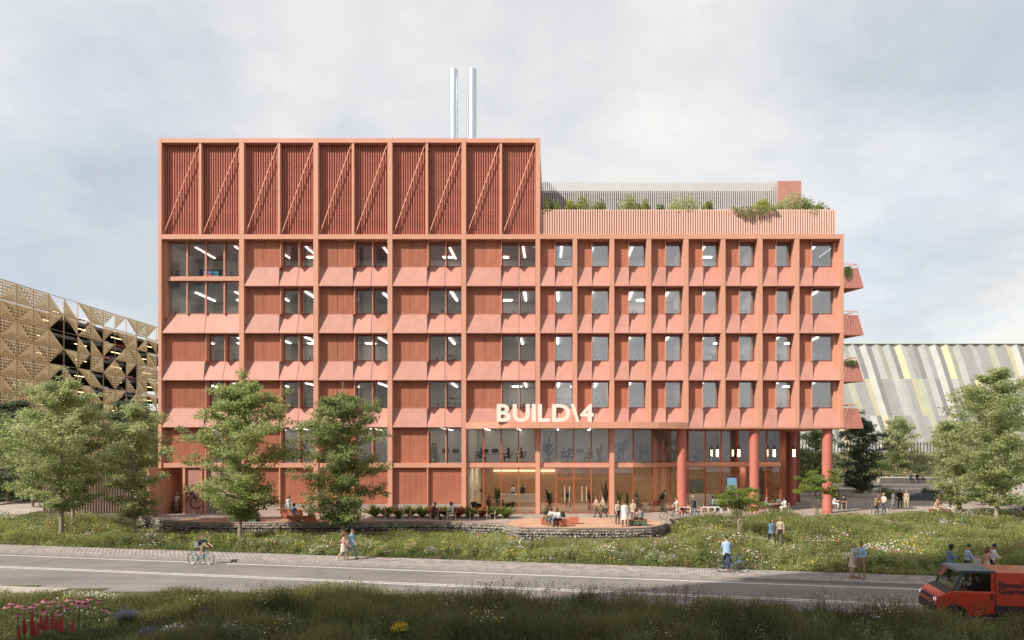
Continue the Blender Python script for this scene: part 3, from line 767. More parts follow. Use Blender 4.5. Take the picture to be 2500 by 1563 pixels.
def roof_terrace():
    # striped parapet: upright blades in front of a red backing
    z0, z1 = ZV(571.5), ZV(509)
    x0, x1 = XU(1319.5), XU(2044)
    b = MB(); b.box(x0, x1, 0.34, 0.46, z0, z1 - .02); b.box(x1 - .12, x1, 0.46, BACK - 1, z0, z1 - .02); part('parapet', b, RIBBED)
    fm = MB(); fm.box(-.055, .055, 0.24, 0.338, z0 + .003, z1); me = fm.mesh('parapet_blade', mat('pale_salmon_blade', (0.78, 0.52, 0.44), 0.5, 0, .03, 1))
    n = 124
    for k in range(n): link('parapet_blade', me, BLD, (x0 + .08 + (x1 - x0 - .16) * k / (n - 1), 0, 0))
    b = MB(); b.box(XU(1318), XR - .02, 1.2, BACK, ZV(583), ZV(574)); part('roof', b, mat('grey_roof_felt', (.25, .24, .23), .9))
    # plant enclosure: pale upright blades, open above, dark units behind
    y = 7.5; zb, zt = ZV(574), ZV(446, y); zmid = ZV(465, y)
    xa, xb = XU(1300, y), XU(1896, y)
    bl = MB(); bl.box(-.056, .056, y - .14, y + .0, zb, zt); me = bl.mesh('screen_blade', mat('pale_grey_blade', (0.54, 0.51, 0.50), 0.6, 0, .04, 1))
    n = 116
    for k in range(n): link('screen_blade', me, BLD, (xa + (xb - xa) * k / (n - 1), 0, 0))
    for zz in (zb + 1.2, zmid - .1):
        b = MB(); b.box(xa, xb, y + .004, y + .06, zz - .05, zz + .05); part('screen_rail', b, GREYM)
    b = MB(); b.box(xa - 1, xb - .1, y + .5, y + 5, zb, zmid); part('plant_unit', b, mat('dark_plant_units', (0.10, 0.085, 0.085), .8, 0, .3, .8))
    b = MB(); b.box(XU(1896.5, y), XU(1954, y), y - .25, y + 5, zb, ZV(444.5, y)); part('stair_core', b, PANEL)
roof_terrace()

def shell():
    """slabs, rear rooms and side walls"""
    rx = (XL + .1, XR - .1)
    levels = [ZV(r[2]) for r in ROWS] + [ZV(1141.8)]
    for i, z in enumerate(levels[:4]):
        b = MB()
        xl = rx[0]
        b.box(xl, rx[1], 1.16, BACK, z + .02, z + .40)
        part('floor_slab', b, CEIL)
        f = MB(); f.box(xl, rx[1], 1.18, BACK, z + .404, z + .43); part('interior_floor', f, FLOORI)
    z = ZV(1141.8); b = MB(); b.prism([(XL + .1, .9), (XU(1546, .5), .9), (XU(1592, 1.4), 1.9), (XU(1637, 2.8), 3.3), (XU(1680, 3.6), 4.1), (XU(1905, 4), 4.25), (XU(1905, 4), BACK), (XL + .1, BACK)], z + .02, ZV(1131.5), 'z'); part('floor_slab', b, CEIL)
    b = MB(); b.box(XL + .1, XR - .1, 1.0, BACK, ZV(581), ZV(574.5)); part('floor_slab', b, CEIL)
    # rear walls of the rooms
    zz = [ZV(1043.6), ZV(928.6), ZV(813.4), ZV(698.4), ZV(583)]
    rg = random.Random(5)
    for i in range(4):
        b = MB(); b.box(XL + .1, XR - .1, 6.6, 6.8, zz[i] + .43, zz[i + 1] + .02); part('rear_wall', b, WALLW)
        for j, u in enumerate([386] + [w[1] + 4 for w in WIDE] + [1493, 1674, 1855]):
            if rg.random() < 0.8 or j == 0:
                p = MB(); p.box(XU(u), XU(u) + .12, 1.25, 6.6, zz[i] + .43, zz[i + 1] + .02); part('partition', p, WALLW)
    b = MB(); b.box(XL + .1, XU(1320), 8.6, 8.8, ZV(1131.5), ZV(1044) + .02); part('rear_wall', b, WALLW)
    b = MB(); b.box(XU(1320), XU(1905, 4), 11.0, 11.2, ZV(1131.5), ZV(1044) + .02); part('rear_wall', b, WALLW)
    b = MB(); b.box(XU(1130), XU(1905, 4), 12.0, 12.2, 0.03, ZV(1141.8)); part('rear_wall', b, WOOD)
    b = MB(); b.box(XL + .1, XU(1136), 3.2, 3.4, 0.0, ZV(1141.8)); part('rear_wall', b, WALLW)
    b = MB(); b.box(XU(1134), XU(1136.5), 1.25, 12, 0.03, ZV(1044)); part('partition', b, WALLW)
    b = MB(); b.prism([(XU(1137), .42), (XU(1546, .5), .5), (XU(1592, 1.4), 1.45), (XU(1637, 2.8), 2.85), (XU(1680, 3.6), 3.65), (XU(1905, 4), 4.0), (XU(1905, 4), 12), (XU(1137), 12)], 0.008, 0.035, 'z'); part('interior_floor', b, mat('lobby_stone_floor', (.52, .43, .36), .35, 0, .08, .6))
    # blank side walls and rear
    b = MB(); b.box(XL, XL + .09, 1.23, BACK, 0, ZTOP_L - .3); part('side_wall', b, RIBBED)
    b = MB(); b.box(XR - .09, XR, 5.4, BACK, ZV(1043), ZV(573)); part('side_wall', b, RIBBED)
    b = MB(); b.box(XR - .07, XR - .03, 1.23, 5.4, ZV(1043) + .4, ZV(573) - .5); part('side_glazing', b, GLASS)
    b = MB(); b.box(XL, XR, BACK + .01, BACK + .3, 0, ZV(573)); part('side_wall', b, RIBBED)
    # solid core beside the recess, its face stained copper brown
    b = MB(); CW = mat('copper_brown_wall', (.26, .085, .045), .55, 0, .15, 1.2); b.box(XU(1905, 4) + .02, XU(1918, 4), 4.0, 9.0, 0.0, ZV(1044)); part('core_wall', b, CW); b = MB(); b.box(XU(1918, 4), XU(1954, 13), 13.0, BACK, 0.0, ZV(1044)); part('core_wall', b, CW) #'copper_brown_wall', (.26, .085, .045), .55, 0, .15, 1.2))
    # soffit of the overhang
    b = MB(); b.box(XU(1500), XR - .01, 0.02, BACK - .02, ZV(1046) + .0, ZV(1043.8)); part('soffit', b, SALMON)
shell()

def lobby():
    # glazed front: bays between piers at y 0.38, then the curved corner and the recessed screen under the overhang
    RED = mat('lobby_mullion_red', (.40, .10, .05), .5)
    segs = [(XU(1137.8), .38), (XU(1179.4), .38), (XU(1222.7), .38), (XU(1265.4), .38), (XU(1307.4), .38)]
    segs2 = [(XU(1318.7), .38), (XU(1358), .38), (XU(1401), .38), (XU(1444), .38), (XU(1487.8), .38)]
    segs3 = [(XU(1499.6), .40), (XU(1546, .5), .5), (XU(1592, 1.4), 1.4), (XU(1637, 2.8), 2.8), (XU(1680, 3.6), 3.6), (XU(1722, 4), 3.95), (XU(1761, 4), 4.0), (XU(1800, 4), 4.0), (XU(1830, 4), 4.0), (XU(1871, 4), 4.0), (XU(1905, 4), 4.0)]
    z0, z1, z2, z3 = 0.04, ZV(1141.8), ZV(1130.8), ZV(1045.2)
    for S in (segs, segs2, segs3):
        for k in range(len(S) - 1):
            (xa, ya), (xb, yb) = S[k], S[k + 1]; L = math.hypot(xb - xa, yb - ya); ang = math.atan2(yb - ya, xb - xa)
            for lo, hi in ((z0, z1), (z2, z3)):
                f = MB(); f.box(0, .05, -.05, .05, lo, hi); f.box(L - .05, L, -.05, .05, lo, hi); f.box(.05, L - .05, -.04, .04, lo, lo + .05); f.box(.05, L - .05, -.04, .04, hi - .04, hi)
                o = f.build('window', RED, BLD, (xa, ya, 0)); o.rotation_euler = (0, 0, ang)
                p = MB(); p.face([(.03, 0, lo), (L - .03, 0, lo), (L - .03, 0, hi), (.03, 0, hi)]); p.build('pane', GLASSL, o)
            f = MB(); f.box(.0, L, -.14, .25, z1 + .003, z2 - .003); o = f.build('beam', SALMON, BLD, (xa, ya, 0)); o.rotation_euler = (0, 0, ang)
    # entrance doors with long pull bars
    dm = MB()
    for u in (1379, 1390, 1421, 1432):
        t = MB(); x = XU(u, .3); t.tube([(x, .25, 1.0), (x, .25, 2.35)], .022, 6); part('door_pull', t, CREAM)
    b = MB(); b.box(XU(1358), XU(1444), .33, .37, 2.95, 3.02); part('transom', b, RED)
lobby()

def columns():
    for u, v, y, r in ((1664.5, 1251, .75, .41), (1841.5, 1253, .75, .41), (2019.5, 1253, .75, .425), (1933, 1233, 9.8, .41), (1815, 1233, 9.8, .41)):
        b = MB(); z = ZV(1046) + .02
        b.lathe([(r + .03, 0), (r + .03, .04), (r, .05), (r, z - .06), (r + .015, z - .05), (r + .015, z)], 36, (XU(u, y), y, 0.0))
        o = part('column', b, COLPAINT, True); m = o.modifiers.new('e', 'EDGE_SPLIT'); m.split_angle = R(40)
columns()

def canopy():
    # thin entrance canopy swelling forward of the facade
    pts = [(1137.8, -.02), (1160, -.25), (1190, -.75), (1215, -1.15), (1245, -1.40), (1290, -1.5), (1480, -1.5), (1560, -1.42), (1610, -1.15), (1650, -.6), (1681, -.02)]
    P = [(XU(u, y), y) for u, y in pts]
    poly = P + [(XU(1681), .02), (XU(1137.8), .02)]
    b = MB(); b.prism(poly, ZV(1045.5, -1.5), ZV(1030, -1.5), 'z'); part('canopy', b, SALMON)
canopy()

def balconies():
    for vb in (701.0, 816.0, 929.6, 1044.0):
        z0, z1, zr = ZV(vb), ZV(vb - 47), ZV(vb - 56.5)
        A, B_, Cc = (XR + .01, 0.02), (XU(2108.8), 0.02), (XR + .01, 3.9)
        k = 0.72                                           # lean of the outer face
        def at(p, z):                                      # inward lean with height
            t = (z - z0) / (zr - z0); return (p[0] - (0.52 * t if p is B_ else 0), p[1] + (.10 * t if p is B_ else 0), z)
        b = MB(); th = .05
        a0, b0, b1, a1 = at(A, z0), at(B_, z0), at(B_, z1), at(A, z1)
        b.hexa([a0, b0, (b0[0], b0[1] + th, z0), (a0[0], a0[1] + th, z0), a1, b1, (b1[0], b1[1] + th, z1), (a1[0], a1[1] + th, z1)])
        c0, c1 = at(Cc, z0), at(Cc, z1)
        b.hexa([(b0[0] - .09, b0[1] + th, z0), (b0[0] - .0, b0[1] + th, z0), (c0[0] + .05, c0[1], z0), (c0[0], c0[1], z0), (b1[0] - .09, b1[1] + th, z1), (b1[0], b1[1] + th, z1), (c1[0] + .05, c1[1], z1), (c1[0], c1[1], z1)])
        o = part('balcony', b, mat('balcony_rose_metal', (.42, .175, .145), .55, 0, .06, 1.5))
        s = MB(); s.prism([(A[0], .03), (B_[0] - .01, .03), (Cc[0], 3.88)], z0 - .08, z0 + .012, 'z'); s.build('balcony_floor', RIBBED, o)
        t = MB(); ra, rb, rc = at(A, zr), at(B_, zr), at(Cc, zr)
        t.tube([ra, rb, rc], .035, 6); t.tube([b1, rb], .03, 6)
        t.tube([at(A, z0), (A[0] + .45, .0, zr)], .02, 5); t.tube([(A[0] + .55, .0, z0 + .2), (A[0] + .45, 0.0, zr)], .02, 5)
        t.build('balcony_rail', SALMON, o)
balconies()

def sign():
    root = thing('building_sign', 'large cream BUILD\\4 letters standing on the entrance canopy', 'sign', (XU(1213, -1.35), -1.35, ZV(1030, -1.5)))
    text = 'BUILD\\4'
    cu = bpy.data.curves.new('t', 'FONT'); x = 0.0
    widths = []
    h = ZV(986, -1.35) - ZV(1029.5, -1.35); W = XU(1449.4, -1.35) - XU(1213, -1.35)
    meshes = []
    for ch in text:
        c = bpy.data.curves.new('letter', 'FONT'); c.body = ch; c.size = 1.0; c.extrude = 0.05; c.offset = 0.028; c.resolution_u = 4
        o = bpy.data.objects.new('tmp', c); COL.objects.link(o)
        dg = bpy.context.evaluated_depsgraph_get(); me = bpy.data.meshes.new_from_object(o.evaluated_get(dg)); bpy.data.objects.remove(o)
        co = np.array([tuple(v.co) for v in me.vertices]); meshes.append((me, co))
    caph = meshes[0][1][:, 1].max() - meshes[0][1][:, 1].min()
    gap = 0.075; tot = sum(c[:, 0].max() - c[:, 0].min() for _, c in meshes) + gap * (len(text) - 1) - 2 * 0.06
    sx, sy = W / tot, h / caph
    x = 0.0
    for i, (me, co) in enumerate(meshes):
        x0, x1 = co[:, 0].min(), co[:, 0].max(); y0, y1 = co[:, 1].min(), co[:, 1].max()
        q = np.stack([(co[:, 0] - x0 + x) * sx, -co[:, 2] * 1.6, (co[:, 1] - y0) * (h / (y1 - y0))], 1)
        me.vertices.foreach_set('co', q.astype(np.float32).ravel()); me.materials.clear(); me.materials.append(CREAM); me.update()
        link('letter', me, root)
        x += x1 - x0 + (gap if i not in (4, 5) else 0.015)
sign()

# pendant lamps under the overhang, lit
def pendants():
    glow = emit_mat('pendant_glow', (1.0, 0.72, 0.42), 9.0)
    for u, y, lab in ((1751.5, 3.0, 'lit cylinder pendant lamp hanging between the first two rose columns, farther from the plaza'), (1803.5, 3.0, 'lit cylinder pendant lamp hanging just before the middle rose column'),
                      (1890.5, 3.0, 'lit cylinder pendant lamp hanging in front of the recessed glazing past the middle column'), (1938.5, 3.0, 'lit cylinder pendant lamp hanging before the dark rear column')):
        zs = ZV(1046); x = XU(u, y); zt, zb = ZV(1098, y), ZV(1115, y)
        root = thing('pendant_lamp', lab, 'lamp', (x, y, zb), 0, 'pendant lamps under the overhang')
        b = MB(); b.tube([(0, 0, zt + .35 - zb), (0, 0, zs - zb + .01)], .012, 5); b.build('cable', DARKM, root)
        b = MB(); b.lathe([(.10, zt - zb), (.10, zt + .36 - zb)], 14); b.build('cap', mat('pendant_brown', (.12, .04, .03), .5), root)
        b = MB(); b.lathe([(.085, 0), (.10, .02), (.10, zt - zb - .003)], 14); b.build('shade', glow, root)
pendants()
# ------------------------------------------------------------------ people
def _sphere(c, ax, n=10, k=7, zone=0, rot=None):
    v, f = [], []
    for i in range(k + 1):
        th = math.pi * i / k
        for j in range(n):
            ph = 2 * math.pi * j / n
            q = Vector((ax[0] * math.sin(th) * math.cos(ph), ax[1] * math.sin(th) * math.sin(ph), ax[2] * math.cos(th)))
            if rot is not None: q = rot @ q
            v.append(Vector(c) + q)
    for i in range(k):
        for j in range(n):
            j2 = (j + 1) % n; f.append((i * n + j, (i + 1) * n + j, (i + 1) * n + j2, i * n + j2))
    return v, f, [zone] * len(v)
def _limb(pts, rads, zones, n=10, step=0.045, flat=None):
    """tapered closed tube through joints; zones per segment"""
    P, Rr, Z = [], [], []
    for i in range(len(pts) - 1):
        a, c = Vector(pts[i]), Vector(pts[i + 1]); m = max(2, int((c - a).length / step))
        for k in range(m):
            t = k / m; P.append(a.lerp(c, t)); Rr.append(rads[i] * (1 - t) + rads[i + 1] * t); Z.append(zones[i])
    P.append(Vector(pts[-1])); Rr.append(rads[-1]); Z.append(zones[-1])
    P = [P[0] - (P[1] - P[0]).normalized() * Rr[0] * .6] + P + [P[-1] + (P[-1] - P[-2]).normalized() * Rr[-1] * .6]
    Rr = [Rr[0] * .5] + Rr + [Rr[-1] * .5]; Z = [Z[0]] + Z + [Z[-1]]
    mb = MB(); mb.tube(P, Rr, n)
    zz = []
    for z in Z: zz += [z] * n
    return [Vector(v) for v in mb.v], mb.f, zz
POSE = {}
def make_pose(name, lean=0, head=0, tL=0, sL=0, tR=0, sR=0, aL=(8, 6), fL=(16, 0), aR=(8, 6), fR=(16, 0), splay=4, sit=False, seat=None, twist=0):
    """angles in degrees: t thigh, s shin, a upper arm (pitch, spread), f forearm (pitch, inward)"""
    pr = []
    U = Vector((0, -math.sin(R(lean)), math.cos(R(lean)))); S = Vector((1, 0, 0)); F = Vector((0, -math.cos(R(lean)), -math.sin(R(lean))))
    def seg(o, L, pitch, side, sgn):
        p, q = R(pitch), R(side); return o + Vector((sgn * math.sin(q) * L, -math.sin(p) * math.cos(q) * L, -math.cos(p) * math.cos(q) * L))
    P = Vector((0, 0, 0)); J = {}
    for sgn, t, s, k in ((1, tL, sL, 'L'), (-1, tR, sR, 'R')):
        h = P + Vector((sgn * .088, 0, -.03)); kn = seg(h, .435, t, splay, sgn); an = seg(kn, .42, s, splay * .3, sgn); J['hip' + k], J['kn' + k], J['an' + k] = h, kn, an
    low = min(J['anL'].z, J['anR'].z); dz = 0.085 - low if seat is None else seat
    sh = Vector((0, 0, dz)); P = P + sh
    for k in J: J[k] = J[k] + sh
    # torso rings: (distance up, half width, half depth, zone)
    rings = [(-.10, .10, .08, 2), (-.05, .165, .115, 2), (.02, .168, .118, 2), (.08, .150, .105, 1), (.16, .140, .098, 1), (.25, .152, .108, 1), (.34, .172, .118, 1), (.41, .178, .112, 1), (.46, .160, .092, 1), (.50, .10, .07, 1), (.53, .058, .055, 0)]
    v, f, z = [], [], []; n = 16
    for (h, w, dp, zn) in rings:
        c = P + U * h
        for j in range(n):
            a = 2 * math.pi * j / n; v.append(c + S * (math.cos(a) * w) - F * (math.sin(a) * dp)); z.append(zn)
    for i in range(len(rings) - 1):
        for j in range(n): j2 = (j + 1) % n; f.append((i * n + j, i * n + j2, (i + 1) * n + j2, (i + 1) * n + j))
    f.append(tuple(range(n))[::-1]); f.append(tuple((len(rings) - 1) * n + j for j in range(n))); pr.append((v, f, z))
    H = lean * .45 + head; HU = Vector((0, -math.sin(R(H)), math.cos(R(H)))); hrot = Euler((R(H), 0, 0)).to_matrix()
    nk = P + U * .515; hc = nk + HU * .165 + Vector((0, -.02, 0))
    pr.append(_limb([nk - U * .03, nk + HU * .10], [.056, .052], [0], 12))
    pr.append(_sphere(hc, (.074, .094, .114), 16, 12, 0, hrot)); pr.append(_sphere(hc + hrot @ Vector((0, -.035, -.075)), (.052, .055, .048), 10, 8, 0, hrot))
    pr.append(_sphere(hc + hrot @ Vector((0, -.098, -.020)), (.014, .022, .024), 8, 6, 0, hrot))
    for sg in (-1, 1):
        pr.append(_sphere(hc + hrot @ Vector((sg * .076, .005, -.012)), (.012, .022, .032), 8, 6, 0, hrot))
        pr.append(_sphere(hc + hrot @ Vector((sg * .031, -.084, .008)), (.013, .012, .010), 8, 6, 6, hrot))
    pr.append(_sphere(hc + hrot @ Vector((0, -.088, -.068)), (.024, .012, .008), 8, 6, 7, hrot))
    for sgn, a, fo, k in ((1, aL, fL, 'L'), (-1, aR, fR, 'R')):
        s0 = P + U * .435 + S * (sgn * .172); e = seg(s0, .285, a[0], a[1], sgn); w = seg(e, .255, fo[0], fo[1], sgn)
        pr.append(_limb([P + U * .425 + S * (sgn * .11), s0, e], [.062, .056, .043], [1, 1, 1]))
        pr.append(_limb([e, e.lerp(w, .35), w], [.043, .041, .029], [4, 4, 4])); J['wr' + k] = w
        d = (w - e).normalized(); side = Vector((-sgn, 0, 0)); side = (side - d * side.dot(d)).normalized(); nrm = d.cross(side).normalized()
        fw = nrm if nrm.y < 0 else -nrm                         # towards the front: thumb side
        pr.append(_limb([w - d * .02, w + d * .085], [.026, .034], [0], 8, .03))
        pal = -side
        for q, (off, ln) in enumerate(((.030, .066), (.010, .076), (-.010, .070), (-.029, .056))):
            b0 = w + d * .085 + fw * off; k1 = b0 + d * ln * .55 + side * .012; k2 = k1 + d * ln * .35 + side * .035
            pr.append(_limb([b0 - d * .02, k1, k2], [.0115, .0105, .0085], [0, 0], 7, .03))
        t0 = w + d * .035 + fw * .026; pr.append(_limb([t0 - d * .01, t0 + d * .03 + fw * .028 + side * .008, t0 + d * .062 + fw * .034 + side * .018], [.013, .0125, .010], [0, 0], 7, .03))
    for k, s in (('L', sL), ('R', sR)):
        h, kn, an = J['hip' + k], J['kn' + k], J['an' + k]; cf = kn.lerp(an, .3) + Vector((0, .012, 0))
        pr.append(_limb([h, h.lerp(kn, .25), kn], [.100, .092, .062], [2, 2, 2], 12)); pr.append(_limb([kn, cf, an], [.060, .058, .041], [5, 5, 5], 12))
        tp = R(s * .55 if s < 0 else 0); fd = Vector((0, -math.cos(tp), math.sin(tp))); fd = Vector((0, -math.cos(R(-s) if s < -10 else 0), -math.sin(R(-s) if s < -10 else 0)))
        heel = an + Vector((0, .035, -.045)) if s >= -10 else an + Vector((0, .05, -.02))
        pr.append(_limb([an + Vector((0, .0, .02)), heel], [.044, .036], [3], 10, .03)); pr.append(_limb([heel, heel + fd * .12 + Vector((0, 0, .006)), heel + fd * .205], [.038, .042, .030], [3, 3], 10, .04))
    mb_v, mb_f, zz = [], [], []
    for v, f, z in pr:
        i = len(mb_v); mb_v += [tuple(q) for q in v]; mb_f += [tuple(i + k for k in ff) for ff in f]; zz += z
    raw = bpy.data.meshes.new('raw'); raw.from_pydata(mb_v, [], mb_f); raw.update()
    bm = bmesh.new(); bm.from_mesh(raw); bmesh.ops.recalc_face_normals(bm, faces=bm.faces); bm.to_mesh(raw); bm.free()
    o = bpy.data.objects.new('raw', raw); COL.objects.link(o)
    m = o.modifiers.new('r', 'REMESH'); m.mode = 'VOXEL'; m.voxel_size = 0.0150; m.use_smooth_shade = True
    s = o.modifiers.new('s', 'SMOOTH'); s.factor = .5; s.iterations = 2
    dg = bpy.context.evaluated_depsgraph_get(); me = bpy.data.meshes.new_from_object(o.evaluated_get(dg)); bpy.data.objects.remove(o)
    from mathutils.kdtree import KDTree
    kd = KDTree(len(mb_v))
    for i, q in enumerate(mb_v): kd.insert(q, i)
    kd.balance()
    me.materials.clear()
    for i in range(8): me.materials.append(SKIN[0])
    idx = [zz[kd.find(p.center)[1]] for p in me.polygons]
    me.polygons.foreach_set('material_index', idx); me.polygons.foreach_set('use_smooth', [True] * len(idx)); me.name = 'body'
    POSE[name] = (me, hc, R(H), P, U)
SKIN = [mat('skin_light', (.52, .31, .22), .6, 0, .05, 8), mat('skin_tan', (.40, .215, .14), .6, 0, .05, 8), mat('skin_brown', (.21, .10, .06), .6, 0, .05, 8), mat('skin_dark', (.10, .048, .03), .6, 0, .05, 8)]
EYE = mat('eye_dark', (.02, .015, .012), .3); LIP = mat('lip', (.32, .10, .085), .5)
make_pose('stand', aL=(4, 8), fL=(14, 0), aR=(-2, 8), fR=(10, 0), tL=3, tR=-3, sL=0, sR=-4)
make_pose('talk', lean=2, aL=(14, 10), fL=(75, -22), aR=(2, 9), fR=(14, 0), tL=4, sL=-2, tR=-3, sR=-3)
make_pose('phone', lean=3, head=16, aL=(22, 6), fL=(98, -28), aR=(20, 6), fR=(92, -28), tL=2, tR=-2)
make_pose('walk', lean=4, tL=26, sL=4, tR=-14, sR=-38, aL=(-22, 6), fL=(-2, 0), aR=(24, 6), fR=(44, 0))
make_pose('sit', lean=4, tL=86, sL=2, tR=84, sR=6, aL=(22, 8), fL=(72, -16), aR=(20, 8), fR=(70, -16), splay=6)
make_pose('sit_lean', lean=24, head=-6, tL=86, sL=-8, tR=84, sR=-4, aL=(34, 8), fL=(84, -22), aR=(30, 8), fR=(78, -26), splay=8)
make_pose('sit_desk', lean=8, head=6, tL=88, sL=6, tR=86, sR=-6, aL=(34, 8), fL=(88, -8), aR=(36, 8), fR=(86, -8), splay=6)
make_pose('ride', lean=42, head=-18, tL=62, sL=-14, tR=92, sR=-18, aL=(62, 4), fL=(56, -4), aR=(62, 4), fR=(56, -4), splay=2, seat=1.02)
make_pose('push', lean=8, head=10, aL=(28, 10), fL=(62, 4), aR=(34, 14), fR=(58, 8), tL=4, sL=-2, tR=-6, sR=-6)
make_pose('drive', lean=-4, head=4, tL=78, sL=34, tR=72, sR=40, aL=(48, 6), fL=(82, -10), aR=(48, 6), fR=(82, -10), splay=5)

HAIRM = {'black': mat('hair_black', (.014, .011, .010), .5, 0, .2, 20), 'brown': mat('hair_brown', (.060, .030, .016), .5, 0, .25, 20), 'blond': mat('hair_blond', (.40, .26, .12), .5, 0, .2, 20), 'grey': mat('hair_grey', (.30, .28, .27), .6, 0, .2, 20), 'red': mat('hair_auburn', (.13, .04, .018), .5, 0, .2, 20)}
def hair_mesh(kind):
    v, f, _ = _sphere((0, .012, .012), (.084, .100, .116), 20, 14)
    if kind == 'curly': v, f, _ = _sphere((0, .02, .025), (.118, .125, .138), 20, 14); rg = random.Random(2); v = [q * rg.uniform(.95, 1.06) for q in v]
    keep = []
    for ff in f:
        c = sum((v[i] for i in ff), Vector()) / 4
        if kind in ('short', 'cap', 'helmet'): ok = c.z > 0.022 - c.y * 0.55 and c.z > -.075
        elif kind == 'curly': ok = c.z > 0.0 - c.y * 0.8 and c.z > -.10
        else: ok = c.z > 0.018 - c.y * 0.9
        if ok: keep.append(ff)
    mb = MB(); mb.v = [tuple(q) for q in v]; mb.f = keep; mb.m = [0] * len(keep)
    if kind == 'long':
        mb.tube([(0, .062, .04), (0, .082, -.05), (0, .080, -.14), (0, .075, -.24)], [.070, .088, .090, .055], 12)
        for sg in (-1, 1): mb.tube([(sg * .066, .02, .05), (sg * .080, .012, -.05), (sg * .082, .02, -.15), (sg * .07, .03, -.22)], [.020, .030, .032, .015], 8)
    if kind == 'bun': mb.tube([(0, .085, .05), (0, .125, .055), (0, .15, .05)], [.03, .048, .02], 10)
    if kind == 'cap': mb.hexa([(-.07, -.075, .035), (.07, -.075, .035), (.07, -.03, .035), (-.07, -.03, .035), (-.055, -.165, .032), (.055, -.165, .032), (.07, -.03, .047), (-.07, -.03, .047)])
    me = mb.mesh('hair', HAIRM['black'], True)
    return me
HAIR = {}
CLOTH = {}
def cloth(c):
    k = tuple(round(x, 3) for x in c)
    if k not in CLOTH: CLOTH[k] = mat('cloth_%d' % len(CLOTH), k, .85, 0, .12, 9, bump=.08, bscale=60)
    return CLOTH[k]
WHITE, CREAMC, BEIGE, TAN, NAVY, BLUE, SKYB, DENIM, JEANS, BLACKC, CHAR, GREYC, OLIVE, GREEN, RUST, PINK = (.62, .62, .62), (.58, .50, .42), (.42, .34, .25), (.30, .19, .10), (.018, .024, .05), (.10, .19, .38), (.30, .42, .58), (.11, .19, .30), (.16, .25, .36), (.014, .014, .016), (.045, .045, .05), (.20, .20, .20), (.085, .085, .05), (.06, .11, .07), (.26, .10, .05), (.55, .33, .27)
def person(pose, loc, rz, label, top, bottom, hair=('short', 'black'), skin=0, shoes=CHAR, sleeve='long', legs='long', extra=None, h=1.0, group=None, cap=None):
    me, hc, ht, P, U = POSE[pose]
    root = thing('person', label, 'person', loc, rz, group, h)
    o = link('body', me, root)
    sk = SKIN[skin]; ms = [sk, cloth(top), cloth(bottom), cloth(shoes), cloth(top) if sleeve == 'long' else sk, cloth(bottom) if legs == 'long' else sk, EYE, LIP]
    for i, m in enumerate(ms):
        o.material_slots[i].link = 'OBJECT'; o.material_slots[i].material = m
    if hair:
        k = hair[0]
        if k not in HAIR: HAIR[k] = hair_mesh(k)
        nm = 'cap' if k == 'cap' else ('helmet' if k == 'helmet' else 'hair')
        hr = link(nm, HAIR[k], root, hc); hr.rotation_euler = (ht, 0, 0); hr.material_slots[0].link = 'OBJECT'; hr.material_slots[0].material = HAIRM[hair[1]] if hair[1] in HAIRM else cloth(cap or WHITE)
    if extra:
        b = MB(); kind, col = extra[0], extra[1]
        z = P.z; lean = U
        if kind == 'dress': prof = [(.245, z - .42), (.235, z - .30), (.205, z - .12), (.175, z + .02), (.148, z + .13)]; sy = .80
        elif kind == 'skirt': prof = [(.215, z - .36), (.205, z - .22), (.185, z - .06), (.158, z + .09)]; sy = .78
        elif kind == 'coat': prof = [(.225, z - .48), (.215, z - .30), (.200, z - .06), (.180, z + .10), (.172, z + .22), (.190, z + .36), (.186, z + .43)]; sy = .72
        elif kind == 'jacket': prof = [(.200, z - .14), (.192, z - .02), (.172, z + .12), (.180, z + .28), (.196, z + .38), (.180, z + .45)]; sy = .72
        elif kind == 'lap':   # seated skirt or coat over the thighs
            b.tube([(0, .02, z + .04), (0, -.14, z + .01), (0, -.34, z - .03), (0, -.46, z - .10), (0, -.47, z - .24)], [.15, .165, .17, .16, .15], 14); prof = None
        if prof:
            if pose == 'walk': prof = [(r * 1.12, q) for r, q in prof]
            n = 18; i0 = 0
            for r, q in prof:
                off = (q - z) * math.tan(math.acos(min(1, U.z))) if q > z else 0
                for j in range(n):
                    a = 2 * math.pi * j / n; b.v.append((r * math.cos(a) * (1 + .03 * math.cos(5 * a)), r * sy * math.sin(a) - off, q))
            for i in range(len(prof) - 1):
                for j in range(n): j2 = (j + 1) % n; b.f.append((i * n + j, i * n + j2, (i + 1) * n + j2, (i + 1) * n + j)); b.m.append(0)
        b.build({'dress': 'dress', 'skirt': 'skirt', 'coat': 'coat', 'jacket': 'jacket', 'lap': 'skirt'}[kind], cloth(col), root, smooth=True)
    return root

def at_ground(u, v):
    """street, pavement or meadow point under a pixel"""
    z = -0.4
    for _ in range(12):
        p = gp(u, v, z); s = p.y + CD + SLOPE * p.x
        z2 = ROAD_Z if 26.8 < s < 34.72 else (PAVE_Z if 34.72 <= s <= 37.25 else float(hgt(p.x, p.y)))
        z = z * .4 + z2 * .6
    p = gp(u, v, z); p.z = z2
    return p
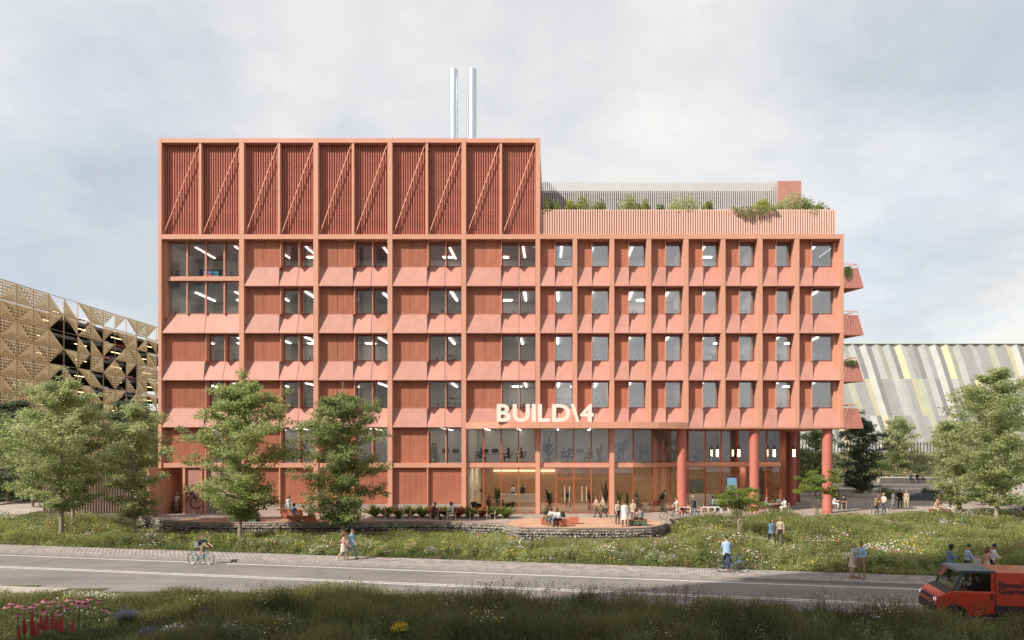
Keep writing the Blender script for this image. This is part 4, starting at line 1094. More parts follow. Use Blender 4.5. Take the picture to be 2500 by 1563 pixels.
# ------------------------------------------------------------------ bicycles and outdoor furniture
_WH = {}
def wheel_parts(root, x, r=.335):
    if not _WH:
        t = MB(); t.ring((0, 0, 0), r - .018, .019, 'y', 36, 6); _WH['tyre'] = t.mesh('wheel', DARKM, True)
        s = MB(); s.ring((0, 0, 0), r - .042, .010, 'y', 32, 5)
        for k in range(16):
            a = 2 * math.pi * k / 16; s.tube([(0.02 * math.cos(a + .8), .02 * (-1) ** k, .02 * math.sin(a + .8)), ((r - .045) * math.cos(a), 0, (r - .045) * math.sin(a))], .0022, 3)
        s.lathe([(.022, -.04), (.022, .04)], 10); s.v = [(x_, z_, y_) if i >= len(s.v) - 20 else (x_, y_, z_) for i, (x_, y_, z_) in enumerate(s.v)]
        _WH['rim'] = s.mesh('rim', GREYM)
    w = link('wheel', _WH['tyre'], root, (x, 0, r)); link('rim', _WH['rim'], w)
def bicycle(loc, rz, label, col, rack=False, lean=0.0, drop=True):
    root = thing('bicycle', label, 'bicycle', loc, rz, 'bicycles')
    root.rotation_euler = (lean, 0, rz)
    wheel_parts(root, -.50); wheel_parts(root, .53)
    fm = plain('bike_%s' % '_'.join('%d' % (c * 100) for c in col), col, .35, 0, .5, .3)
    bb, st, hd, hb = (-.06, 0, .28), (-.22, 0, .80), (.36, 0, .82), (.40, 0, .66)
    f = MB(); f.tube([bb, (-.20, 0, .76)], .017, 8); f.tube([bb, hb], .021, 8); f.tube([(-.20, 0, .76), hd], .017, 8); f.tube([hd, hb], .022, 8)
    for s in (-1, 1): f.tube([(-.08, s * .03, .28), (-.50, s * .06, .335)], .010, 6); f.tube([(-.20, s * .02, .74), (-.50, s * .06, .335)], .009, 6)
    f.build('frame', fm, root, smooth=True)
    f = MB()
    for s in (-1, 1): f.tube([hb, (.43, s * .055, .58), (.49, s * .055, .44), (.53, s * .055, .335)], .011, 6)
    f.build('fork', fm, root, smooth=True)
    b = MB(); b.tube([(-.20, 0, .76), (-.235, 0, .90)], .013, 6); b.tube([(-.36, 0, .925), (-.28, 0, .935), (-.16, 0, .925), (-.09, 0, .915)], [.055, .062, .030, .014], 8); b.build('saddle', DARKM, root, smooth=True)
    h = MB(); h.tube([hd, (.345, 0, .93), (.40, 0, .96)], .014, 6)
    if drop: h.tube([(.47, -.20, .86), (.50, -.21, .93), (.42, -.20, .965), (.40, 0, .965), (.42, .20, .965), (.50, .21, .93), (.47, .20, .86)], .013, 6)
    else: h.tube([(.30, -.29, .99), (.40, -.12, .97), (.40, .12, .97), (.30, .29, .99)], .013, 6)
    h.build('handlebar', DARKM, root, smooth=True)
    c = MB(); c.ring((-.06, 0, .28), .085, .010, 'y', 20, 4); c.tube([(-.06, -.07, .28), (.05, -.08, .15)], .010, 5); c.tube([(-.06, .07, .28), (-.17, .08, .41)], .010, 5)
    c.tube([(-.06, -.02, .365), (-.50, -.02, .365)], .004, 4); c.tube([(-.06, -.02, .195), (-.50, -.02, .305)], .004, 4); c.build('crank', GREYM, root)
    for q, (px, py, pz) in enumerate(((.05, -.12, .15), (-.17, .12, .41))):
        p = MB(); p.box(px - .045, px + .045, py - .04, py + .04, pz - .012, pz + .012); p.build('pedal', DARKM, root)
    if rack:
        p = MB(); p.box(.52, .74, -.15, .15, .70, .71); p.box(.52, .53, -.15, .15, .71, .86); p.box(.73, .74, -.15, .15, .71, .86); p.box(.53, .73, -.15, -.14, .71, .86); p.box(.53, .73, .14, .15, .71, .86); p.tube([(.53, 0, .34), (.60, 0, .70)], .01, 5); p.build('basket', DARKM, root)
    return root

TIMBER = mat('oiled_bench_timber', (.32, .15, .06), .6, 0, .2, 2, stretch=(1, 8, 8)); GREENP = mat('sage_green_panel', (.075, .125, .085), .6, 0, .06, 1.5); TERRP = mat('terracotta_panel', (.46, .16, .10), .65, 0, .06, 1.5)
def bench(name, loc, rz, label, pm, L=2.2, W=.62, H=.45, top=None, cat='bench'):
    root = thing(name, label, cat, loc, rz)
    prof = [(-L / 2, 0), (-L * .20, 0), (-L * .13, H * .36), (L * .13, H * .36), (L * .20, 0), (L / 2, 0), (L / 2 - .10, H - .05), (-L / 2 + .10, H - .05)]
    for y in (-W / 2, W / 2 - .05):
        b = MB(); b.prism([(x, z) for x, z in prof][::-1], y, y + .05, 'y'); b.build('side_panel', pm, root)
    b = MB(); b.box(-L / 2 + .10, -L / 2 + .16, -W / 2 + .05, W / 2 - .05, .05, H - .05); b.box(L / 2 - .16, L / 2 - .10, -W / 2 + .05, W / 2 - .05, .05, H - .05); b.build('end_panel', pm, root)
    n = 4; tl = top or L
    for k in range(n):
        b = MB(); w = (W + .06) / n; b.box(-tl / 2, tl / 2, -W / 2 - .03 + k * w + .006, -W / 2 - .03 + (k + 1) * w - .006, H - .049, H); b.build('board', TIMBER, root)
    return root
p = gp(596, 1273.5); bench('bench', (p.x, p.y, .005), R(-3), 'long green bench with arched side panels and timber boards on the terrace', GREENP, 2.2)
p = gp(596, 1266); bench('picnic_table', (p.x, p.y, .005), R(-3), 'timber topped table with green trapezoid legs behind the green bench', GREENP, 1.9, .8, .74, 2.9, 'table')
p = gp(738, 1274.5); bench('bench', (p.x, p.y, .005), R(-2), 'long terracotta bench with arched side panels beside the slender tree', TERRP, 1.9)
p = gp(713, 1266); bench('picnic_table', (p.x, p.y, 0), R(-2), 'timber topped table with terracotta trapezoid legs behind the terracotta bench', TERRP, 1.5, .8, .74, 2.2, 'table')
p = gp(1557, 1284); bench('bench', (p.x, p.y, .005), R(6), 'short green bench with timber boards at the rounded end of the terrace', GREENP, 1.35, .6, .45, 1.45)

def block_seat(u, v, label, s=(.66, .62, .52), rz=0.1, m=None, cat='seat'):
    p = gp(u, v); root = thing('block_seat', label, cat, (p.x, p.y + s[1] / 2, .006), rz, 'block seats')
    b = MB(); b.box(-s[0] / 2 + .04, s[0] / 2 - .04, -s[1] / 2 + .04, s[1] / 2 - .04, 0, .05); b.build('base', DARKM, root)
    b = MB(); b.box(-s[0] / 2, s[0] / 2, -s[1] / 2, s[1] / 2, .045, s[2]); soft(b.build('cube_top', m or TERRP, root), .015)
block_seat(1355, 1283, 'terracotta cube seat under the man with the backpack')
block_seat(1378, 1286, 'empty terracotta cube seat beside the seated man with backpack')
block_seat(1401, 1280.5, 'empty terracotta cube seat standing apart with a dark shadow')
block_seat(1332, 1281, 'terracotta cube seat under the woman in patterned dress', (.7, .6, .46))
BRICKM = mat('rust_brown_seat', (.24, .09, .045), .7, 0, .1, 2)
block_seat(2291, 1257, 'rust brown cube seat under the two seated elderly people', (1.0, .6, .46), 0, BRICKM)
block_seat(2322, 1257, 'rust brown cube seat under the person in white coat', (.6, .6, .46), 0, BRICKM)
block_seat(2352, 1257, 'rust brown cube seat under the person in grey by the post', (.6, .6, .46), 0, BRICKM)

def hoops():
    h = MB(); h.tube([(0, -.30, 0), (0, -.30, .68), (0, -.26, .78), (0, -.17, .82), (0, .17, .82), (0, .26, .78), (0, .30, .68), (0, .30, 0)], .036, 8); me = h.mesh('bike_stand', WHITEM, True)
    for u, v, lab in ((1659, 1266, 'white hoop bike stand beside the woman with the bicycle'), (1677, 1263, 'white hoop bike stand against the front wheel of the capped cyclist'),
                      (1721, 1263, 'white hoop bike stand, first past the man in a cap'), (1737.5, 1263, 'white hoop bike stand, second past the man in a cap'), (1753, 1263, 'white hoop bike stand, third past the man in a cap'), (1769, 1263.5, 'white hoop bike stand half behind the small spreading tree')):
        p = gp(u, v); root = thing('bike_stand', lab, 'bike stand', (p.x, p.y, 0), R(62), 'hoop bike stands'); link('hoop', me, root)
        f = MB(); f.lathe([(.07, 0), (.07, .012)], 12, (0, -.30, 0)); f.lathe([(.07, 0), (.07, .012)], 12, (0, .30, 0)); f.build('floor_plate', GREYM, root)
hoops()

_C = {}
def cafe_chair(loc, rz, label, m, group='cafe chairs'):
    root = thing('cafe_chair', label, 'chair', loc, rz, group)
    if 'seat' not in _C:
        s = MB(); s.box(-.22, .22, -.21, .21, .43, .46); _C['seat'] = s.mesh('seat', TIMBER)
        s = MB(); s.hexa([(-.21, .20, .62), (.21, .20, .62), (.21, .225, .62), (-.21, .225, .62), (-.20, .25, .84), (.20, .25, .84), (.20, .275, .84), (-.20, .275, .84)]); _C['back'] = s.mesh('backrest', TIMBER)
        for i, (x, y) in enumerate(((-.19, -.18), (.19, -.18), (-.19, .19), (.19, .19))):
            s = MB(); s.tube([(x * 1.08, y * 1.08, 0), (x, y, .44)] + ([(x, .26, .82)] if y > 0 else []), .013, 6); _C['leg%d' % i] = s.mesh('leg', m)
    link('seat', _C['seat'], root); link('backrest', _C['back'], root)
    for i in range(4): link('leg', _C['leg%d' % i], root)
    return root
def cafe_table(loc, label, w=1.0, dp=.7, h=.74, rz=0, group='cafe tables', name='cafe_table'):
    root = thing(name, label, 'table', loc, rz, group)
    for k in range(4):
        b = MB(); b.box(-w / 2, w / 2, -dp / 2 + dp * k / 4 + .004, -dp / 2 + dp * (k + 1) / 4 - .004, h - .03, h); b.build('board', TIMBER, root)
    for sx in (-1, 1):
        for sy in (-1, 1): b = MB(); b.tube([(sx * (w / 2 - .06), sy * (dp / 2 - .06), 0), (sx * (w / 2 - .08), sy * (dp / 2 - .08), h - .03)], .018, 6); b.build('leg', CREAM, root)
# terrace tables in front of the planting
for k, (u, v, who) in enumerate(((972, 1268, 'empty timber cafe table in front of the ferns, near the slender tree'), (1082, 1269, 'timber cafe table between the two seated talkers'), (1178, 1268, 'empty timber cafe table at the far end of the fern bed'))):
    p = gp(u, v); cafe_table((p.x, p.y, 0), who, .85, .7)
    nm = ('near the slender tree', 'of the two seated talkers', 'at the end of the fern bed')[k]
    cafe_chair((p.x - .78, p.y, 0), R(90), 'timber cafe chair of the table %s, car park side' % nm, CREAM)
    cafe_chair((p.x + .78, p.y, 0), R(-90), 'timber cafe chair of the table %s, balcony side' % nm, CREAM)

# ------------------------------------------------------------------ interior: lamps, laboratory fittings, offices, lobby
def lamps():
    zz = [ZV(r[0]) for r in ROWS]
    rg = random.Random(21); l = MB(); l.box(-.07, .07, -1.7, 1.7, -.04, 0); me = l.mesh('ceiling_light', LAMP); sq = MB(); sq.box(-.45, .45, -.25, .25, -.04, 0); ms = sq.mesh('ceiling_light', LAMP)
    bays = WIDE + [(1318, 1488), (1499, 1668), (1681, 1849), (1861, 2050)]
    for i, z in enumerate(zz):
        for a, c in bays:
            x = XU((a + c) / 2)
            for f in (-.22, .30): link('ceiling_light', me, BLD, (x + f * (XU(c) - XU(a)) + rg.uniform(-.25, .25), 3.9 + rg.uniform(-.3, .3), z + (.0 if i else -.02)), rg.uniform(-.02, .02))
            if rg.random() < .45: link('ceiling_light', ms, BLD, (x + rg.uniform(-.2, 1.2), 5.4, z + (.0 if i else -.02)))
    for a, c in bays[:8]:
        for y in (3.6, 6.6):
            if a > 1590 and y < 5: continue
            for f in (-.25, .25): link('ceiling_light', me, BLD, (XU((a + c) / 2, 3) + f * 6, y, ZV(1043.6) + .015))
    w = MB(); w.box(-.5, .5, -.5, .5, -.04, 0); mw = w.mesh('ceiling_light', LAMPW)
    for u in (1180, 1265, 1360, 1445, 1540, 1640, 1740, 1850):
        for y in (4.6, 8.5): link('ceiling_light', mw, BLD, (XU(u, 3), y, ZV(1141.8) + .015))
    wl = MB(); wl.box(XU(1205, 11.7), XU(1355, 11.7), 11.72, 11.8, ZV(1150, 11.7), ZV(1149, 11.7) + .02); wl.build('wall_light', emit_mat('warm_cove_glow', (1, .75, .4), 5), BLD)
lamps()

LABW = mat('white_laminate', (.62, .62, .60), .5); LABG = mat('lab_glassware', (.55, .60, .62), .2, 0, .2, 8); LABD = mat('lab_dark_equipment', (.06, .065, .075), .4, 0, .3, 4); SCREEN = emit_mat('screen_teal', (.06, .20, .23), .55); SCREENB = emit_mat('screen_blue', (.12, .28, .45), .8)
FLN = ['top', 'fourth', 'third', 'second']
def lab(x0, x1, z, seed, fl, bay):
    rg = random.Random(seed); cx = (x0 + x1) / 2; w = x1 - x0
    lab_f = 'white bench with glassware behind the %s floor window, %s' % (fl, bay)
    root = thing('lab_bench', lab_f, 'bench', (cx + rg.uniform(-.2, .2), 2.3 + rg.uniform(-.3, .6), z), 0, 'laboratory benches on the %s floor' % fl)
    L = min(w * .9, 2.4)
    b = MB(); b.box(-L / 2, L / 2, -.36, .36, .86, .92); b.build('worktop', LABW, root)
    for sx in (-1, 1): b = MB(); b.box(sx * (L / 2 - .06) - .03, sx * (L / 2 - .06) + .03, -.33, .33, 0, .86); b.build('leg', GREYM, root)
    b = MB()
    for k in range(10):
        x = -L / 2 + .12 + (L - .24) * k / 9 + rg.uniform(-.05, .05); r = rg.uniform(.03, .07); h = rg.uniform(.12, .38); b.lathe([(r, .925), (r, .92 + h * .6), (r * .45, .92 + h * .8), (r * .45, .92 + h)], 7, (x, rg.uniform(-.2, .2), 0))
    g = b.build('glassware', LABG, root); g['kind'] = 'stuff'
    if rg.random() < .75:
        b = MB(); bx = rg.uniform(-.4, .4); b.box(bx - .22, bx + .22, -.15, .2, .925, .925 + rg.uniform(.3, .55)); b.tube([(bx + .3, 0, .925), (bx + .3, 0, 1.75), (bx + .45, 0, 1.85)], .02, 6); b.build('instrument', LABD if rg.random() < .6 else LABW, root)
    if rg.random() < .8:
        s = thing('lab_shelf', 'white rack of bottles behind the %s floor window, %s' % (fl, bay), 'shelf', (cx + rg.uniform(-.4, .4), 4.1 + rg.uniform(-.4, 1.2), z), 0, 'bottle racks on the %s floor' % fl)
        W = rg.uniform(1.4, 2.2)
        for zz in (.9, 1.35, 1.8, 2.25): b = MB(); b.box(-W / 2, W / 2, -.16, .16, zz, zz + .03); b.build('shelf_board', LABW, s)
        for sx in (-1, 1): b = MB(); b.box(sx * W / 2 - .02, sx * W / 2 + .02, -.16, .16, 0, 2.5); b.build('upright', LABW, s)
        b = MB()
        for zz in (.93, 1.38, 1.83, 2.28):
            x = -W / 2 + .1
            while x < W / 2 - .1:
                r = rg.uniform(.035, .075); h = rg.uniform(.12, .33); b.lathe([(r, zz + .003), (r, zz + h * .7), (r * .5, zz + h)], 6, (x, rg.uniform(-.08, .08), 0), rg.choice((0, 0, 1, 2))); x += r * 2 + rg.uniform(.01, .09)
        o = b.build('bottles', [LABG, LABD, mat('amber_bottle', (.25, .11, .03), .3)], s); o['kind'] = 'stuff'
    if rg.random() < .14:
        t = thing('wall_screen', 'teal wall screen behind the %s floor window, %s' % (fl, bay), 'screen', (cx + rg.uniform(-.2, .2), 6.55, z + 1.3), 0, 'laboratory wall screens on the %s floor' % fl)
        b = MB(); b.box(-.85, .85, -.03, .04, 0, 1.1); b.build('frame', LABD, t); b = MB(); b.box(-.8, .8, -.036, -.031, .05, 1.05); b.build('display', SCREEN, t)
def labs():
    for i, (vt, vs, vb) in enumerate(ROWS):
        z = ZV(vb) + .43
        for bi, (a, c) in enumerate(WIDE):
            if bi == 0 and i < 2: continue
            lab(XU(a + (c - a) * .52), XU(c), z, i * 50 + bi, FLN[i], '%s wide bay from the car park' % ('first second third fourth fifth'.split()[bi]))
        for bi, (a, c) in enumerate(NARROW):
            lab(XU(a + (c - a) * .45), XU(c), z, i * 50 + 20 + bi, FLN[i], '%s narrow bay from the flues' % ('first second third fourth fifth sixth seventh eighth'.split()[bi]))
labs()

def office_chair(loc, rz, label, group):
    root = thing('office_chair', label, 'chair', loc, rz, group)
    b = MB(); b.box(-.24, .24, -.23, .23, .44, .50); b.build('seat', LABD, root)
    b = MB(); b.hexa([(-.22, .20, .58), (.22, .20, .58), (.22, .24, .58), (-.22, .24, .58), (-.20, .27, 1.05), (.20, .27, 1.05), (.20, .31, 1.05), (-.20, .31, 1.05)]); b.build('backrest', LABD, root)
    b = MB(); b.tube([(0, 0, .06), (0, 0, .44)], .025, 6); b.tube([(0, .2, .47), (0, .25, .62)], .02, 5); b.build('column', GREYM, root)
    b = MB()
    for k in range(5): a = k * 1.2566; b.tube([(0, 0, .09), (.30 * math.cos(a), .30 * math.sin(a), .05)], .02, 5); b.lathe([(.025, 0), (.025, .05)], 6, (.30 * math.cos(a), .30 * math.sin(a), 0))
    b.build('star_base', LABD, root)
def desk(loc, w, label, n=2, rz=0):
    root = thing('desk', label, 'desk', loc, rz, 'office desks on the first floor')
    b = MB(); b.box(-w / 2, w / 2, -.38, .38, .70, .735); b.build('desktop', WOOD, root)
    for sx in (-1, 1):
        for sy in (-1, 1): b = MB(); b.box(sx * (w / 2 - .05) - .02, sx * (w / 2 - .05) + .02, sy * .34 - .02, sy * .34 + .02, 0, .70); b.build('leg', LABD, root)
    for k in range(n):
        x = (k - (n - 1) / 2) * .9
        b = MB(); b.box(x - .30, x + .30, .10, .13, .87, 1.24); b.tube([(x, .14, .735), (x, .14, .95)], .02, 6); b.box(x - .1, x + .1, .06, .22, .735, .745); b.build('monitor', LABD, root)
Z1 = ZV(1131.5) + .004
POTG = mat('grey_planter', (.30, .28, .26), .8, 0, .1, 2)
def pot_plant(loc, label, kind, h=1.5, group='indoor pot plants'):
    root = thing('pot_plant', label, 'plant', loc, 0, group); rg = random.Random(int(loc[0] * 97 + h * 31))
    b = MB(); b.lathe([(.20, 0), (.25, .40), (.22, .40), (.21, .36)], 14); b.build('pot', POTG, root)
    lm = leaf_mat('houseplant_leaf', (.012, .035, .014), (.035, .085, .03), .2)
    V, F, n = [], [], 0
    for k in range(18 if kind != 'snake' else 14):
        a = k * 2.4 + rg.uniform(-.3, .3); lean = rg.uniform(.25, 1.0) if kind == 'palm' else rg.uniform(.03, .25)
        L = h * rg.uniform(.45, .75) if kind == 'palm' else h * rg.uniform(.6, 1.05); w = .12 if kind == 'palm' else .045
        z0 = .38 + (h * .35 * rg.random() if kind == 'palm' else 0); dr = Vector((math.cos(a), math.sin(a), 0)); sd = Vector((-dr.y, dr.x, 0)); pts = []
        for t in (0, .3, .6, .85, 1.0): pts.append((dr * (L * t * math.sin(lean)) + Vector((0, 0, z0 + L * t * math.cos(lean) - (L * .35 * t * t * lean if kind == 'palm' else 0))), w * (1 - abs(2 * t - .9) ** 2 * .9) + .008))
        for q, ww in pts: V += [tuple(q + sd * ww), tuple(q - sd * ww)]
        for j in range(4): F.append((n + 2 * j, n + 2 * j + 1, n + 2 * j + 3, n + 2 * j + 2))
        n += 10
    if kind == 'palm': b = MB(); b.tube([(0, 0, .3), (.02, 0, .6), (0, .02, .45 + h * .3)], [.035, .03, .02], 6); b.build('stem', WOOD, root)
    me = np_mesh('leaves', np.array(V), np.array(F), lm, np.random.RandomState(3).rand(len(V))); link('leaves', me, root)
    return root
def offices():
    y = 1.7
    desk((XU(1196, y), y, Z1), 2.6, 'long office desk with monitors in the glazed bay beside the closed facade'); desk((XU(1404, 2.4), 2.4, Z1), 2.6, 'long office desk with monitors between two potted palms above the entrance doors')
    desk((XU(1725, 6), 6.0, Z1), 2.2, 'office desk with monitors behind the first pendant lamp'); desk((XU(1785, 6), 6.0, Z1), 2.0, 'office desk with monitor behind the second pendant lamp', 1); desk((XU(1100, 1.9), 1.9, Z1), 2.2, 'dark work desk with screens behind the first floor window by the ferns')
    for u, yy, rz, lab in ((1172, 1.8, 80, 'office chair under the man in blue at the long desk'), (1243, 1.8, -80, 'office chair under the woman in black at the long desk'), (1275, 2.0, -80, 'office chair under the person in the next glazed pane'), (1378, 2.4, 80, 'office chair beside the tall potted palm'), (1388, 2.6, 80, 'office chair under the woman at the desk with palms'), (1440, 2.4, -80, 'office chair under the man at the desk with palms'), (1738, 5.2, 180, 'office chair with its back to the glass near the first pendant'), (1772, 5.2, 180, 'office chair with its back to the glass near the second pendant')):
        office_chair((XU(u, yy), yy, Z1), R(rz), lab, 'office chairs')
    pot_plant((XU(1338, 1.4), 1.4, Z1), 'tall potted palm on the first floor next to the painted pier', 'palm', 2.3); pot_plant((XU(1463, 1.6), 1.6, Z1), 'bushy potted palm on the first floor at the end of the long desk', 'palm', 1.7)
    pot_plant((XU(1522, 1.6), 1.6, Z1), 'large leafed potted palm on the first floor behind the rounded glazing', 'palm', 2.6); pot_plant((XU(1622, 4.2), 4.2, Z1), 'spiky potted plant on the first floor near the first rose column', 'snake', 1.9)
offices()
def lobby_fittings():
    y = 8.0; rc = thing('reception_desk', 'white marble reception desk in front of the timber wall', 'desk', (XU(1266, y), y, .035))
    w = 3.6; b = MB(); b.box(-w / 2, w / 2, -.4, .4, .35, 1.15); b.build('marble_front', mat('white_marble', (.66, .65, .63), .3, 0, .12, 1.5), rc); b = MB(); b.box(-w / 2 - .9, w / 2 + .2, -.8, .45, 0, .345); b.build('plinth_step', WOOD, rc)
    LG = mat('green_felt', (.05, .06, .05), .9)
    def armchair(u, y, rz, m, lab):
        root = thing('lounge_chair', lab, 'chair', (XU(u, y), y, .036), rz, 'lobby lounge chairs'); b = MB(); b.box(-.36, .36, -.36, .30, .34, .46); soft(b.build('seat', m, root), .05)
        b = MB(); b.hexa([(-.38, .24, .40), (.38, .24, .40), (.38, .36, .40), (-.38, .36, .40), (-.42, .38, .86), (.42, .38, .86), (.42, .46, .86), (-.42, .46, .86)]); soft(b.build('backrest', m, root), .04)
        for sx in (-1, 1): b = MB(); b.hexa([(sx * .38 - .04, -.34, .40), (sx * .38 + .04, -.34, .40), (sx * .38 + .04, .30, .40), (sx * .38 - .04, .30, .40), (sx * .42 - .04, -.30, .58), (sx * .42 + .04, -.30, .58), (sx * .42 + .04, .36, .70), (sx * .42 - .04, .36, .70)]); b.build('armrest', m, root)
        for sx in (-1, 1):
            for sy in (-1, 1): b = MB(); b.tube([(sx * .34, sy * .30, 0), (sx * .28, sy * .25, .35)], .018, 5); b.build('leg', WOOD, root)
    rust = mat('rust_felt', (.22, .075, .04), .9)
    armchair(1166, 1.7, R(60), LG, 'dark green lounge chair in the lobby near the arching floor lamp'); armchair(1242, 1.8, R(-70), LG, 'dark green lounge chair in the lobby facing the low tables')
    armchair(1556, 2.6, R(40), rust, 'rust lounge chair in the lobby by the small round table'); armchair(1597, 3.2, R(-50), rust, 'rust lounge chair in the lobby next to the curved glass')
    for u, y, lab in ((1207, 1.8, 'low round lobby table between the green lounge chairs'), (1574, 3.2, 'small round lobby table between the rust lounge chairs')):
        root = thing('lounge_table', lab, 'table', (XU(u, y), y, .036), 0, 'lobby side tables'); b = MB(); b.lathe([(.42, .40), (.42, .44)], 20); b.build('table_top', LABW, root); b = MB(); b.lathe([(.2, 0), (.2, .02), (.03, .05), (.03, .40)], 12); b.build('pedestal', LABD, root)
    fl = thing('floor_lamp', 'arching black floor lamp leaning over the green lounge chair', 'lamp', (XU(1158, 2.6), 2.6, .036)); b = MB(); b.tube([(0, 0, 0), (0, 0, 1.3), (.15, 0, 1.75), (.45, 0, 1.95), (.65, 0, 1.9)], .02, 6); b.lathe([(.2, 0), (.2, .03)], 14); b.build('stand', LABD, fl); b = MB(); b.lathe([(.17, 1.7), (.14, 1.92)], 14, (.68, 0, 0)); b.build('lamp_shade', LABD, fl)
    pot_plant((XU(1214, 6.4), 6.4, .036), 'potted palm beside the marble reception desk', 'palm', 1.9); pot_plant((XU(1341, 3.4), 3.4, .036), 'potted palm alone in the lobby beside the entrance doors', 'palm', 1.8); pot_plant((XU(1441, 4.2), 4.2, .036), 'bushy potted plant deep in the lobby behind the entrance doors', 'palm', 1.7)
    pot_plant((XU(1478, 1.2), 1.2, .036), 'tall spiky potted plant in the lobby behind the walking couple', 'snake', 2.4); pot_plant((XU(1512, 1.3), 1.3, .036), 'spiky potted plant in the lobby behind the woman in cream', 'snake', 1.6); pot_plant((XU(1532, 1.4), 1.4, .036), 'spiky potted plant in the lobby behind the white coat', 'snake', 1.5); pot_plant((XU(1617, 4.6), 4.6, .036), 'potted palm in the lobby beyond the curved glass', 'palm', 1.8)
    br = thing('bar_counter', 'dark bar back wall with counter in the recessed lobby', 'counter', (XU(1702, 8), 8.0, .036)); b = MB(); b.box(-1.6, 1.6, -.35, .35, 0, 1.1); b.build('counter', LABW, br); b = MB(); b.box(-1.1, 1.1, 1.9, 2.0, 1.2, 2.5); b.build('back_panel', LABD, br)
    sg = thing('lobby_screen', 'bright blue upright information screen in the recessed lobby', 'screen', (XU(1787, 6.2), 6.2, .036)); b = MB(); b.box(-.5, .5, .004, .09, 0.02, 2.9); b.build('housing', LABD, sg); b = MB(); b.box(-.46, .46, -.004, .003, .6, 2.8); b.build('display', SCREENB, sg)
    ds = thing('meeting_table', 'long meeting table in the lower corner room behind big panes', 'table', (XU(495, 3.0), 3.0, ZV(813.4) + .43)); b = MB(); b.box(-1.7, 1.7, -.5, .5, .70, .74); b.build('table_top', LABW, ds)
    for sx in (-1, 1): b = MB(); b.box(sx * 1.5 - .04, sx * 1.5 + .04, -.42, .42, 0, .70); b.build('leg', LABD, ds)
    z = ZV(698.4) + .43
    ds = thing('meeting_table', 'low table in the upper corner room under the big wall screen', 'table', (XU(485, 3.2), 3.2, z)); b = MB(); b.box(-1.6, 1.6, -.5, .5, .70, .74); b.build('table_top', LABD, ds)
    for sx in (-1, 1): b = MB(); b.box(sx * 1.4 - .04, sx * 1.4 + .04, -.42, .42, 0, .70); b.build('leg', LABD, ds)
    ws = thing('wall_screen', 'wide dark wall screen with coloured rows in the upper corner room', 'screen', (XU(482, 5.5), 6.5, z + 1.35)); b = MB(); b.box(-1.7, 1.7, -.03, .06, 0, 1.35); b.build('frame', LABD, ws)
    for k in range(4):
        b = MB(); b.box(.05, .85, -.036, -.031, .15 + k * .28, .33 + k * .28); b.build('display', emit_mat('row_%d' % (k % 2), ((.6, .12, .16), (.12, .2, .5))[k % 2], .8), ws)
        b = MB(); b.box(1.0, 1.5, -.036, -.031, .15 + k * .28, .33 + k * .28); b.build('display', emit_mat('row_t', (.12, .4, .42), .6), ws)
lobby_fittings()
